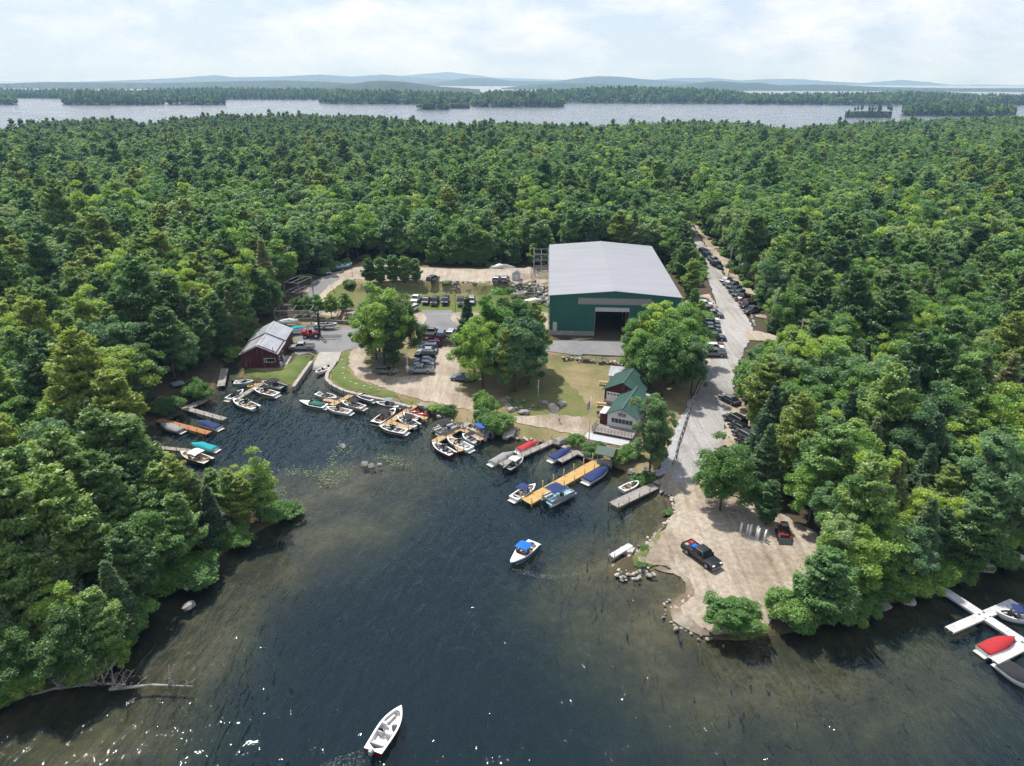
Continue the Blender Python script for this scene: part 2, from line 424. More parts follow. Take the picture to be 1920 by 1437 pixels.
def height(x, y):
    P = np.stack([np.ravel(np.asarray(x, float)), np.ravel(np.asarray(y, float))], -1)
    sd = seg_sd(P, LAND)
    ww = np.zeros(len(P)); zz = np.zeros(len(P))
    for cx, cy_, cz in CTRLW:
        q = 1.0 / (((P[:, 0] - cx) ** 2 + (P[:, 1] - cy_) ** 2) + 9.0) ** 1.6
        ww += q; zz += q * cz
    base = zz / ww
    # gentle hummocks
    hm = 0.22 * np.sin(P[:, 0] * .21 + 1.3 * np.sin(P[:, 1] * .13)) * np.sin(P[:, 1] * .19 + .7)
    big = 2.0 * np.sin(P[:, 0] * .008 + 1) * np.sin(P[:, 1] * .011) * np.clip((P[:, 1] - 300) / 300, 0, 1)
    land = np.minimum(base + big + hm * np.clip(sd / 8 - .3, 0, 1), 0.45 + sd * 0.32) * np.clip(sd / 1.2, 0, 1) ** .7
    for poly, pz, wd in TERR:
        s2 = seg_sd(P, poly)
        t = np.clip(s2 / wd + 0.5, 0, 1); t = t * t * (3 - 2 * t)
        land = land * (1 - t) + pz * t
    dd = -sd
    deep = -(0.25 + 0.14 * dd + 0.0085 * dd * dd); deep = np.maximum(deep, -7.0) * np.clip(dd / 1.0, 0, 1)
    for (sx, sy), sr, sz in SHOALS:
        t = np.exp(-(((P[:, 0] - sx) ** 2 + (P[:, 1] - sy) ** 2) / (sr * sr * .95)) ** 1.2)
        deep = np.where(dd > 0, np.maximum(deep, deep * (1 - t) + np.maximum(deep, sz) * t), deep)
    z = np.where(sd > 0, land, deep)
    # boat ramp slides into the water
    s2 = seg_sd(P, RAMP)
    yr = G(606, 683)[1]; rz = (P[:, 1] - yr) * 0.085
    t = np.clip(s2 / .8 + .5, 0, 1)
    z = z * (1 - t) + np.minimum(rz, 1.5) * t
    return z.reshape(np.shape(x)), sd.reshape(np.shape(x))

NX0, NX1, NY0, NY1, NS = -150, 160, 20, 340, 1.0
_gx = np.arange(NX0, NX1 + .5, NS); _gy = np.arange(NY0, NY1 + .5, NS)
GX, GY = np.meshgrid(_gx, _gy)
HZ, HSD = height(GX, GY)

def hz(x, y):
    fx = (x - NX0) / NS; fy = (y - NY0) / NS
    i = int(math.floor(fx)); j = int(math.floor(fy))
    if not (0 <= i < len(_gx) - 1 and 0 <= j < len(_gy) - 1):
        return float(height(np.array([x]), np.array([y]))[0][0])
    u, v = fx - i, fy - j
    return float(HZ[j, i] * (1 - u) * (1 - v) + HZ[j, i + 1] * u * (1 - v) + HZ[j + 1, i] * (1 - u) * v + HZ[j + 1, i + 1] * u * v)

def on(px, py, dz=0.0):
    """where the photograph's pixel meets the ground (+dz)"""
    z = 1.0
    for _ in range(14):
        x, y = G(px, py, z + dz)
        z = 0.5 * z + 0.5 * max(0.0, hz(x, y))
    return x, y, z

def quads_to(name, keep, m):
    idx = np.arange(GX.size).reshape(GX.shape)
    q = np.stack([idx[:-1, :-1], idx[:-1, 1:], idx[1:, 1:], idx[1:, :-1]], -1)[keep]
    used, inv = np.unique(q.ravel(), return_inverse=True)
    V = np.stack([GX.ravel(), GY.ravel(), HZ.ravel()], -1)[used]
    return np_mesh(name, V, inv.reshape(-1, 4), m, True)

zc = np.maximum.reduce([HZ[:-1, :-1], HZ[:-1, 1:], HZ[1:, 1:], HZ[1:, :-1]])
tag(link('ground', quads_to('ground', zc > 0.02, M['floor'])), 'brown forest floor under the trees around the marina', kind='structure')
tag(link('lake_bed', quads_to('lake_bed', zc <= 0.02, M['bed'])), 'brown lake bottom seen through the shallows', kind='structure')

# coarse land beyond
cs = 12.0
cx_ = np.arange(-1494, 1495, cs); cy_ = np.arange(-196, 1365, cs)
CX, CY = np.meshgrid(cx_, cy_)
CZ, CSD = height(CX, CY)
inside = (CX > NX0 + 4) & (CX < NX1 - 4) & (CY > NY0 + 4) & (CY < NY1 - 4)
CZ = np.where(inside, np.minimum(CZ - 3, -8.5), CZ - 0.25)
idx = np.arange(CX.size).reshape(CX.shape)
qq = np.stack([idx[:-1, :-1], idx[:-1, 1:], idx[1:, 1:], idx[1:, :-1]], -1).reshape(-1, 4)
tag(link('wooded_terrain', np_mesh('wooded_terrain', np.stack([CX.ravel(), CY.ravel(), CZ.ravel()], -1), qq, M['floor'], True)), 'wooded land stretching back to the far lake', kind='structure')

def clip_cell(poly, x0, y0, x1, y1):
    for ax, sgn, lim in ((0, 1, x0), (0, -1, x1), (1, 1, y0), (1, -1, y1)):
        out = []
        for i in range(len(poly)):
            p, q = poly[i - 1], poly[i]
            pi, qi = sgn * (p[ax] - lim) >= 0, sgn * (q[ax] - lim) >= 0
            if pi != qi:
                t = (lim - p[ax]) / (q[ax] - p[ax])
                r = [p[0] + (q[0] - p[0]) * t, p[1] + (q[1] - p[1]) * t]; r[ax] = lim
                out.append(tuple(r))
            if qi: out.append(q)
        poly = out
        if len(poly) < 3: return []
    return poly

LAYER = [0]
def sheet(name, label, poly, m, amp=0.3, seed=3, lift=None):
    """a ground covering draped over the terrain"""
    LAYER[0] += 1
    lift = lift or (0.03 + 0.008 * LAYER[0])
    poly = rough_poly(poly, amp, 1.0, seed) if amp else poly
    xs = [p[0] for p in poly]; ys = [p[1] for p in poly]
    key = {}; V = []; Fs = []
    P = []
    cells = [(i, j) for j in range(int(math.floor(min(ys))), int(math.ceil(max(ys)))) for i in range(int(math.floor(min(xs))), int(math.ceil(max(xs))))]
    if not cells: return
    C = np.array([(i + .5, j + .5) for i, j in cells]); sd = seg_sd(C, poly)
    def vid(p):
        k = (round(p[0], 3), round(p[1], 3))
        if k not in key:
            key[k] = len(V); V.append((p[0], p[1], hz(p[0], p[1]) + lift))
        return key[k]
    for (i, j), s in zip(cells, sd):
        if s > .75: pl = [(i, j), (i + 1, j), (i + 1, j + 1), (i, j + 1)]
        elif s < -.75: continue
        else: pl = clip_cell(poly, i, j, i + 1, j + 1)
        if len(pl) < 3: continue
        f = []
        for p in pl:
            k = vid(p)
            if k not in f: f.append(k)
        if len(f) >= 3: Fs.append(f)
    me = bpy.data.meshes.new(name); me.from_pydata(V, [], Fs); me.materials.append(m)
    bm = bmesh.new(); bm.from_mesh(me)
    for f in bm.faces:
        if f.normal.z < 0: f.normal_flip()
        f.smooth = True
    bm.to_mesh(me); bm.free()
    return tag(link(name, me), label, kind='structure')

def ring(pts): return [on(px, py)[:2] for px, py in pts]
# ------------------------------------------------------------------ ground coverings
ROAD_L = [(1262, 905), (1262, 870), (1282, 800), (1302, 745), (1322, 700), (1337, 665), (1348, 640), (1350, 600), (1338, 556), (1324, 515), (1308, 470), (1294, 440), (1284, 420), (1276, 404)]
ROAD_R = [(1287, 404), (1296, 420), (1308, 440), (1328, 470), (1353, 510), (1374, 550), (1398, 590), (1412, 616), (1405, 640), (1394, 660), (1380, 700), (1370, 760), (1358, 800), (1352, 860), (1345, 905)]
sheet('meadow', 'mixed grass and dirt between the lots and the shore', ring([(455, 698), (453, 704), (490, 709), (534, 717), (549, 723), (584, 682), (590, 668), (560, 660), (548, 640), (520, 610), (560, 590), (640, 585), (600, 545), (620, 520), (680, 490), (790, 500), (1030, 508), (1030, 640), (1030, 660), (1190, 670), (1290, 668), (1325, 690), (1300, 735), (1270, 800), (1240, 870), (1225, 905), (1185, 890), (1150, 872), (1085, 848), (1020, 831), (985, 824), (915, 812), (850, 790), (815, 775), (775, 763), (720, 747), (645, 731), (622, 720), (614, 708), (628, 688), (632, 676)]), M['dry_lawn'], 0.2, 5)
sheet('barn_lawn', 'bright green lawn in front of the red barn', ring([(456, 696), (455, 703), (490, 708.5), (533, 716), (547, 721), (580, 680), (586, 668), (556, 668), (535, 690), (500, 697)]), M['green_lawn'], 0.25, 6)
sheet('slope_grass', 'grassy bank between the two parking levels', ring([(600, 552), (640, 520), (670, 536), (760, 532), (900, 538), (1030, 540), (1030, 586), (900, 584), (760, 584), (690, 574), (640, 584)]), M['lawn'], 0.4, 7)
sheet('bank_green', 'strip of green grass behind the parked cars', ring([(640, 566), (700, 570), (760, 570), (900, 570), (1030, 572), (1030, 584), (900, 583), (760, 583), (690, 577)]), M['green_lawn'], 0.5, 8)
sheet('verge_grass', 'green grass strip along the curved sea wall', ring([(634, 678), (628, 690), (620, 702), (622, 712), (640, 724), (680, 736), (730, 745), (752, 750), (735, 735), (690, 722), (660, 706), (650, 690), (656, 668), (648, 660)]), M['green_lawn'], 0.3, 9)
sheet('hill_lawn', 'patchy green lawn beside the green-roofed cabin', ring([(1010, 700), (1060, 712), (1085, 740), (1110, 768), (1090, 785), (1040, 782), (990, 780), (960, 770), (950, 740), (975, 710)]), M['lawn'], 0.6, 10)
sheet('upper_lot', 'pale gravel upper parking lot along the forest edge', ring([(566, 552), (588, 528), (620, 514), (668, 500), (700, 497), (760, 502), (900, 506), (960, 504), (1030, 498), (1030, 528), (980, 532), (900, 532), (800, 527), (720, 530), (672, 524), (640, 532), (612, 552), (640, 590), (600, 590)]), M['gravel'], 0.35, 11)
sheet('asphalt_drive', 'grey asphalt drive curving up to the upper lot', ring([(570, 556), (586, 534), (618, 520), (640, 522), (612, 540), (598, 556), (604, 588), (580, 588)]), M['asphalt2'], 0.25, 12)
sheet('middle_lot', 'pale gravel middle parking lot', ring([(618, 576), (700, 588), (760, 588), (860, 587), (1028, 588), (1030, 632), (900, 631), (790, 629), (772, 604), (700, 610), (640, 598)]), M['gravel'], 0.3, 13)
sheet('middle_asphalt', 'grey asphalt apron in the middle lot', ring([(790, 582), (848, 582), (845, 600), (860, 612), (880, 630), (788, 628), (790, 612), (800, 598)]), M['asphalt2'], 0.25, 14)
sheet('lower_lot', 'pale gravel lower lot and shore drive', ring([(655, 668), (655, 690), (672, 712), (700, 722), (745, 738), (790, 752), (840, 762), (885, 772), (900, 752), (868, 742), (858, 715), (862, 690), (870, 655), (850, 648), (780, 650), (800, 668), (815, 702), (780, 706), (735, 708), (700, 700), (684, 680), (690, 655), (718, 640), (700, 632), (670, 640)]), M['gravel'], 0.35, 15)
sheet('barn_yard', 'grey asphalt yard above the boat ramp', ring([(550, 660), (556, 640), (545, 628), (552, 612), (620, 612), (672, 612), (700, 626), (690, 644), (664, 656), (640, 662), (600, 662), (560, 668)]), M['asphalt2'], 0.25, 16)
sheet('shore_path', 'sandy path along the shore to the cabin', ring([(880, 770), (930, 776), (975, 782), (1030, 778), (1085, 782), (1105, 795), (1120, 810), (1190, 815), (1196, 838), (1170, 845), (1120, 830), (1060, 812), (1000, 800), (940, 788), (885, 778)]), M['sand'], 0.4, 17)
sheet('warehouse_apron', 'smooth asphalt apron before the warehouse door', ring([(1016, 664), (1022, 640), (1110, 639), (1185, 641), (1240, 645), (1290, 648), (1330, 668), (1290, 668), (1190, 669), (1130, 669), (1070, 666)]), M['asphalt2'], 0.15, 18)
sheet('beach', 'sandy gravel beach and turning area by the water', ring([(1222, 907), (1240, 900), (1262, 872), (1352, 860), (1380, 930), (1450, 960), (1530, 1000), (1570, 1060), (1530, 1100), (1480, 1130), (1440, 1178), (1400, 1195), (1340, 1192), (1300, 1180), (1272, 1166), (1258, 1148), (1268, 1132), (1294, 1112), (1290, 1090), (1262, 1072), (1232, 1062), (1196, 1062), (1190, 1044), (1212, 1022), (1250, 988), (1266, 958), (1262, 938), (1242, 918)]), M['sand'], 0.4, 19)
sheet('bank_weeds', 'green weedy bank above the aluminium jetty', ring([(1232, 996), (1246, 988), (1240, 1004), (1222, 1028), (1210, 1050), (1226, 1062), (1206, 1072), (1190, 1062), (1186, 1048), (1202, 1034), (1220, 1014)]), M['lawn'], .4, 43)
M['wetsand'] = surf('wet_sand', [(0.3, (0.13, 0.1, 0.065)), (0.7, (0.2, 0.155, 0.105))], .4, fine=2.0, rough=.45)
sheet('wet_margin', 'dark wet sand along the edge of the beach cove', ring([(1224, 1066), (1240, 1062), (1268, 1070), (1292, 1088), (1304, 1110), (1290, 1126), (1274, 1140), (1282, 1162), (1330, 1186), (1330, 1196), (1290, 1184), (1262, 1166), (1254, 1148), (1264, 1132), (1288, 1112), (1286, 1094), (1262, 1076)]), M['wetsand'], .35, 41)
road = sheet('road', 'sun-bleached asphalt road running back through the forest', ring(ROAD_L + ROAD_R), M['asphalt'], 0.25, 20)
sheet('side_track', 'gravel side track joining the road', ring([(1398, 622), (1420, 622), (1450, 630), (1480, 640), (1470, 655), (1430, 640), (1400, 640)]), M['gravel'], 0.3, 21)
sheet('roadside_parking', 'gravel parking strip along the left of the road', ring([(1282, 560), (1330, 552), (1350, 600), (1349, 640), (1338, 666), (1322, 700), (1290, 690), (1300, 640), (1290, 600)]), M['gravel'], 0.3, 22)
sheet('road_shoulder', 'dusty gravel shoulder under the trees on the right', ring([(1300, 420), (1330, 470), (1356, 510), (1376, 550), (1400, 590), (1440, 600), (1420, 560), (1395, 520), (1362, 480), (1330, 445)]), M['gravel'], 0.5, 23)
sheet('tree_shoulder', 'dirt parking strip under the trees beside the lower road', ring([(1366, 745), (1358, 800), (1352, 862), (1400, 880), (1420, 860), (1405, 800), (1398, 750)]), M['sand'], 0.5, 24)
sheet('stone_strip', 'grey crushed-stone strip beside the guard rail', ring([(1298, 745), (1306, 742), (1283, 800), (1266, 860), (1258, 885), (1235, 896), (1228, 893), (1240, 870), (1256, 835), (1272, 790)]), M['crush'], 0.3, 25)
sheet('boat_ramp', 'ribbed concrete boat ramp sliding into the water', PX(0.5, (583, 688), (629, 688), (642, 662), (600, 662)), M['concrete'], 0.0, 26, lift=0.26)

# painted lines on the road: centre line and edge line, worn
def ribbon(name, label, pts, wd, m, parent=None, lift=0.30):
    P = [Vector((*on(*p)[:2], 0)) for p in pts]
    Q = []
    for a, b in zip(P[:-1], P[1:]):
        k = max(1, int((b - a).length / 1.0))
        Q += [a.lerp(b, i / k) for i in range(k)]
    Q.append(P[-1])
    V = []; Fs = []
    for i, p in enumerate(Q):
        d = (Q[min(i + 1, len(Q) - 1)] - Q[max(i - 1, 0)]).normalized(); n = Vector((-d.y, d.x, 0)) * wd / 2
        for q in (p - n, p + n): V.append((q.x, q.y, hz(q.x, q.y) + lift))
        if i: Fs.append((2 * i - 2, 2 * i - 1, 2 * i + 1, 2 * i))
    me = bpy.data.meshes.new(name); me.from_pydata(V, [], Fs); me.materials.append(m)
    return tag(link(name, me, parent), label, kind=None if parent else 'structure')
M['ypaint'] = surf('worn_yellow_paint', [(0.4, (0.36, 0.33, 0.26)), (0.6, (0.45, 0.36, 0.14))], 1.2)
M['wpaint'] = surf('worn_white_paint', [(0.4, (0.4, 0.385, 0.36)), (0.55, (0.6, 0.59, 0.57))], 1.2)
ribbon('centre_line', 'faded yellow line', [(1296, 425), (1318, 470), (1340, 515), (1360, 560), (1372, 600)], 0.16, M['ypaint'], road)
ribbon('edge_line', 'faded white line', [(1338, 566), (1350, 602), (1358, 630)], 0.14, M['wpaint'], road)

# ------------------------------------------------------------------ water
wm, wnt, wb = newmat('lake_water')
wnt.nodes.remove(wb)
wout = wnt.nodes['Material Output']
gl = wnt.nodes.new('ShaderNodeBsdfGlossy'); gl.inputs['Roughness'].default_value = 0.03
tr = wnt.nodes.new('ShaderNodeBsdfTransparent'); tr.inputs['Color'].default_value = (0.97, 0.98, 0.985, 1)
fr = wnt.nodes.new('ShaderNodeFresnel'); fr.inputs['IOR'].default_value = 1.4
n1 = noise(wnt, 1.0, 2, 0.5, stretch=(1.1, 0.55, 1), rot=R(-24), dist=0.25)
n2 = noise(wnt, 1.0, 2, 0.5, stretch=(2.6, 1.5, 1), rot=R(-12), dist=0.25)
n3 = noise(wnt, 0.02, 2, 0.5)
n4 = noise(wnt, 1.0, 2, 0.5, stretch=(0.62, 0.2, 1), rot=R(-35), dist=0.3)
ad = wnt.nodes.new('ShaderNodeMath'); ad.operation = 'MULTIPLY_ADD'; ad.inputs[1].default_value = 0.28
wnt.links.new(n2, ad.inputs[0]); wnt.links.new(n1, ad.inputs[2])
gu = wnt.nodes.new('ShaderNodeMapRange'); gu.inputs['From Min'].default_value = 0.35; gu.inputs['From Max'].default_value = 0.65
gu.inputs['To Min'].default_value = 0.45; gu.inputs['To Max'].default_value = 1.0
wnt.links.new(n3, gu.inputs['Value'])
bp = wnt.nodes.new('ShaderNodeBump'); bp.inputs['Distance'].default_value = 0.32
wnt.links.new(gu.outputs['Result'], bp.inputs['Strength'])
ad2 = wnt.nodes.new('ShaderNodeMath'); ad2.operation = 'MULTIPLY_ADD'; ad2.inputs[1].default_value = 2.4
wnt.links.new(n4, ad2.inputs[0]); wnt.links.new(ad.outputs[0], ad2.inputs[2]); wnt.links.new(ad2.outputs[0], bp.inputs['Height'])
wnt.links.new(bp.outputs['Normal'], gl.inputs['Normal']); wnt.links.new(bp.outputs['Normal'], fr.inputs['Normal'])
gp = wnt.nodes.new('ShaderNodeNewGeometry'); gs = wnt.nodes.new('ShaderNodeSeparateXYZ'); wnt.links.new(gp.outputs['Position'], gs.inputs[0])
open_ = wnt.nodes.new('ShaderNodeMapRange'); open_.inputs['From Min'].default_value = 300; open_.inputs['From Max'].default_value = 900     # wind-ruffled open lake, sheltered cove
open_.inputs['To Min'].default_value = 0.03; open_.inputs['To Max'].default_value = 0.2
wnt.links.new(gs.outputs['Y'], open_.inputs['Value']); wnt.links.new(open_.outputs['Result'], gl.inputs['Roughness'])
wms = wnt.nodes.new('ShaderNodeMixShader')
wnt.links.new(fr.outputs[0], wms.inputs['Fac']); wnt.links.new(tr.outputs[0], wms.inputs[1]); wnt.links.new(gl.outputs[0], wms.inputs[2])
wnt.links.new(wms.outputs[0], wout.inputs['Surface'])
va = wnt.nodes.new('ShaderNodeVolumeAbsorption'); va.inputs['Color'].default_value = (0.30, 0.44, 0.36, 1); va.inputs['Density'].default_value = 0.44
vs_ = wnt.nodes.new('ShaderNodeVolumeScatter'); vs_.inputs['Color'].default_value = (0.1, 0.34, 0.6, 1); vs_.inputs['Density'].default_value = 0.065
va2 = wnt.nodes.new('ShaderNodeAddShader'); wnt.links.new(va.outputs[0], va2.inputs[0]); wnt.links.new(vs_.outputs[0], va2.inputs[1])
wnt.links.new(va2.outputs[0], wout.inputs['Volume'])
tag(MB().box(-20800, -1400, -12, 20800, 19800, 0).build('lake', wm), 'dark blue lake water with small ripples', kind='structure')
M['deepbed'] = surf('deep_lake_bed', [(0.3, (0.03, 0.035, 0.03)), (0.7, (0.06, 0.06, 0.045))], 0.01)
tag(MB().add([(-20700, -1390, -9), (20700, -1390, -9), (20700, 19700, -9), (-20700, 19700, -9)], [(0, 1, 2, 3)]).build('lake_floor', M['deepbed']), 'deep lake floor', kind='structure')
# ------------------------------------------------------------------ trees: prototypes
def leaf_mesh(name, pos, nrm, size, along, m, rg, elong=1.0):
    """one leaf-sized triangle (or spray) per point; 'along' is the direction the tip points to"""
    n = len(pos)
    nrm = nrm / (np.linalg.norm(nrm, axis=1, keepdims=True) + 1e-9)
    t = along - nrm * np.sum(along * nrm, 1, keepdims=True)
    t /= np.linalg.norm(t, axis=1, keepdims=True) + 1e-9
    b = np.cross(nrm, t)
    s = size[:, None]
    v0 = pos + t * s * elong * 0.62
    v1 = pos - t * s * elong * 0.38 + b * s * 0.5
    v2 = pos - t * s * elong * 0.38 - b * s * 0.5
    V = np.stack([v0, v1, v2], 1).reshape(-1, 3)
    return np_mesh(name, V, np.arange(3 * n).reshape(-1, 3), m)

def unit(rg, n):
    v = rg.normal(size=(n, 3))
    return v / np.linalg.norm(v, axis=1, keepdims=True)

def trunk_mesh(name, H, r, limbs, m, bend=0.0, seed=0):
    b = MB(); rg = random.Random(seed)
    px, py = rg.uniform(-1, 1) * bend, rg.uniform(-1, 1) * bend
    pts = [Vector((px * t * t, py * t * t, H * t - .4 * (t == 0))) for t in (0, .3, .6, .85, 1)]
    for i in range(4):
        b.bar(pts[i], pts[i + 1], r * (1 - .82 * i / 4), r * (1 - .82 * (i + 1) / 4), 7)
    for (a, q, rr) in limbs: b.bar(a, q, rr, rr * .3, 5)
    return b.mesh(name, m)

PROTO = {}
def deciduous(key, H, Rr, nleaf, ls, nclump, seed, m='leaf', flat=0.40, bark='bark', cz=.57, low=-.85, cl=(.13, .3)):
    rg = np.random.default_rng(seed)
    nclump = int(nclump * 2.1)
    d = unit(rg, nclump * 4); d = d[d[:, 2] > low][:nclump]
    az = np.arctan2(d[:, 1], d[:, 0]); a0 = rg.uniform(0, 6, 3)
    wob = 1 + .16 * np.sin(2 * az + a0[0] + 2 * d[:, 2]) + .13 * np.sin(3 * az + a0[1]) + .1 * np.sin(5 * d[:, 2] + a0[2])
    rad = (rg.uniform(.35, 1.04, len(d)) * wob)[:, None]
    C = d * rad * np.array([Rr, Rr, H * flat]) + np.array([0, 0, H * cz])
    C[:, :2] += rg.normal(size=(len(C), 2)) * Rr * .08
    cr_ = rg.uniform(cl[0], cl[1], len(d)) * Rr
    per = nleaf // len(d)
    pos = []; nr = []; al = []
    for c, r, o in zip(C, cr_, d):
        q = unit(rg, per * 2)
        q = q[(q @ o + .6 * q[:, 2]) > -.35][:per]
        lump = 1 + .22 * np.sin(q[:, :1] * 5 + c[0]) * np.sin(q[:, 1:2] * 5 + c[1]) * np.sin(q[:, 2:] * 4 + c[2])
        rr = r * lump * rg.uniform(.5, 1.22, (len(q), 1)) * np.array([1.12, 1.12, .74])
        pos.append(c + q * rr); nr.append(q * .38 + np.array([0, 0, .75]) + rg.normal(size=q.shape) * .5); al.append(q + rg.normal(size=q.shape) * .8)
    pos = np.concatenate(pos); nr = np.concatenate(nr); al = np.concatenate(al)
    crown = leaf_mesh(key + '_crown', pos, nr, ls * rg.uniform(.7, 1.3, len(pos)), al, M[m], rg, 1.15)
    limbs = [((0, 0, H * random.Random(seed + i).uniform(.25, .5)), tuple(C[i] * np.array([.9, .9, .95])), .02 * H * .5) for i in range(0, len(C), 3)]
    PROTO[key] = (crown, trunk_mesh(key + '_trunk', H * .78, H * .016 + .04, limbs, M[bark], .5, seed), H, Rr)

def conifer(key, H, Rr, nleaf, ls, seed, m='pine', base=.28, step=1.0, nb=5.5, rise=.22, prof='pine', wide=.2, bark='bark'):
    rg = np.random.default_rng(seed)
    zs = []; z = H * base
    while z < H * .985:
        zs.append(z); z += step * rg.uniform(.7, 1.25) * (1.0 if z < H * .75 else .7)
    br = []
    for z in zs:
        t = (z / H - base) / (1 - base)
        if prof == 'pine': L = Rr * (1.0 - .85 * t ** 2.0) * (.55 + .45 * min(1, t / .18))
        else: L = Rr * (1.0 - .97 * t) ** .82 * (.75 + .25 * min(1, t / .1))
        a0 = rg.uniform(0, 6.3); k = int(rg.integers(int(nb), int(nb) + 2))
        for j in range(k):
            br.append((z + rg.normal() * .25, a0 + 6.283 * j / k + rg.normal() * .25, max(.35, L * rg.uniform(.55, 1.12)), t))
    tot = sum(b_[2] ** 1.35 for b_ in br)
    pos = []; nr = []; al = []; limbs = []
    for z, a, L, t in br:
        n = max(8, int(nleaf * L ** 1.35 / tot))
        s = rg.uniform(.18, 1.0, n) ** .75
        o = np.array([math.cos(a), math.sin(a), 0]); sd = np.array([-o[1], o[0], 0])
        el = (rise + .35 * t) if prof == 'pine' else (-.18 + .4 * t)
        wd = wide * L * np.sin(np.clip(s, 0, 1) * 2.6) + .1
        lat = rg.normal(size=n) * wd
        up_ = el * s * L + .12 * L * s * s + rg.normal(size=n) * (.05 * L + .07)
        p = o * (s * L)[:, None] + sd * lat[:, None] + np.array([0, 0, 1]) * (z + up_)[:, None]
        pos.append(p); nr.append(np.array([0, 0, 1.0]) + rg.normal(size=(n, 3)) * .5 + o * .1)
        al.append(o * 1.0 + sd * (np.sign(lat) * .6)[:, None] + rg.normal(size=(n, 3)) * .45 + np.array([0, 0, .35]))
        if L > 1.2 and rg.random() < .5: limbs.append(((0, 0, z - .1), tuple(o * L * .75 + np.array([0, 0, z + el * L * .75])), .012 * H * .25 + .02))
    pos = np.concatenate(pos); nr = np.concatenate(nr); al = np.concatenate(al)
    crown = leaf_mesh(key + '_crown', pos, nr, ls * rg.uniform(.7, 1.3, len(pos)), al, M[m], rg, 1.5)
    PROTO[key] = (crown, trunk_mesh(key + '_trunk', H * .97, H * .013 + .05, limbs, M[bark], .25, seed), H, Rr)

# near versions (fine leaves)
deciduous('maple', 15, 4.3, 38000, .26, 46, 1)
deciduous('maple_b', 15.5, 4.0, 34000, .26, 40, 31, flat=.43)
deciduous('oak', 14, 4.8, 40000, .26, 52, 2, flat=.37)
deciduous('oak_b', 13.5, 4.6, 36000, .27, 44, 32, m='leaf2', flat=.4)
deciduous('ash', 16, 3.8, 34000, .25, 42, 3, m='leaf2', flat=.42)
deciduous('beech', 13, 4.0, 34000, .25, 48, 4, m='leaf', flat=.43, cz=.54)
conifer('white_pine', 18, 4.8, 26000, .3, 5, base=.2, step=1.5, nb=5.0, rise=.16, wide=.18)
conifer('white_pine_b', 17, 4.5, 24000, .3, 35, base=.22, step=1.35, nb=5.0, rise=.2, wide=.19, m='softpine')
conifer('young_pine', 12, 3.5, 19000, .28, 6, m='softpine', base=.14, step=1.1, nb=5.5, rise=.3, wide=.17)
conifer('tall_pine', 19.5, 4.4, 24000, .3, 7, base=.34, step=1.6, nb=5.0, rise=.1, wide=.18)
conifer('hemlock', 15.5, 3.9, 28000, .28, 8, m='spruce', base=.1, step=.7, prof='cone', wide=.26)
conifer('spruce', 14, 2.9, 24000, .26, 9, m='spruce', base=.06, step=.6, prof='cone', wide=.24)
conifer('snag', 14, 2.2, 3200, .26, 39, m='brownleaf', base=.2, step=1.0, prof='cone', wide=.2, bark='dead')
deciduous('birch', 11, 1.9, 9000, .2, 22, 10, m='bushy', flat=.42, bark='birch', cz=.6, low=-.9, cl=(.2, .38))
deciduous('shrub', 3.4, 2.3, 15000, .17, 30, 11, m='bushy', flat=.42, cz=.5, low=-.6)
deciduous('low_shrub', 2.0, 1.8, 9000, .15, 22, 12, m='bushy', flat=.4, cz=.48, low=-.5)
# far versions (coarser leaves)
deciduous('far_maple', 15, 4.3, 11000, .46, 36, 21)
deciduous('far_oak', 14, 4.7, 11000, .46, 40, 22, m='leaf2', flat=.37)
deciduous('far_beech', 14, 4.1, 10000, .46, 34, 25, flat=.43)
deciduous('far_ash', 15, 3.7, 9000, .46, 30, 26, flat=.42, m='leaf2')
conifer('far_pine', 18, 4.6, 9000, .5, 23, base=.22, step=1.7, nb=5.0, rise=.14, wide=.19)
conifer('far_softpine', 16.5, 4.3, 9000, .5, 27, base=.2, step=1.5, nb=5.0, rise=.2, wide=.2, m='softpine')
conifer('far_hemlock', 15, 3.7, 9000, .48, 24, m='spruce', base=.12, step=.9, prof='cone', wide=.28)
FARMAP = {'maple': 'far_maple', 'maple_b': 'far_ash', 'oak': 'far_oak', 'oak_b': 'far_beech', 'ash': 'far_ash', 'beech': 'far_beech', 'white_pine': 'far_pine', 'white_pine_b': 'far_softpine', 'young_pine': 'far_softpine', 'tall_pine': 'far_pine', 'hemlock': 'far_hemlock', 'spruce': 'far_hemlock', 'snag': 'snag'}
KINDNAME = {'maple_b': 'maple_tree', 'oak_b': 'oak_tree', 'white_pine_b': 'pine_tree', 'snag': 'dead_tree', 'maple': 'maple_tree', 'oak': 'oak_tree', 'ash': 'ash_tree', 'beech': 'beech_tree', 'white_pine': 'pine_tree', 'young_pine': 'young_pine', 'tall_pine': 'tall_pine', 'hemlock': 'hemlock_tree', 'spruce': 'spruce_tree', 'birch': 'birch_tree', 'shrub': 'shrub', 'low_shrub': 'low_shrub'}

def plant(key, x, y, z, sc=1.0, rz=0.0, label=None, group=None, zs=None, cat=None, tint=(1, 1, 1, 1)):
    t = thing(KINDNAME[key], label, cat or ('shrub' if 'shrub' in key else 'tree'), (x, y, z), rz, group)
    t.scale = (sc, sc, zs or sc)
    link('trunk', PROTO[key][1], t); link('crown', PROTO[key][0], t).color = tint
    return t

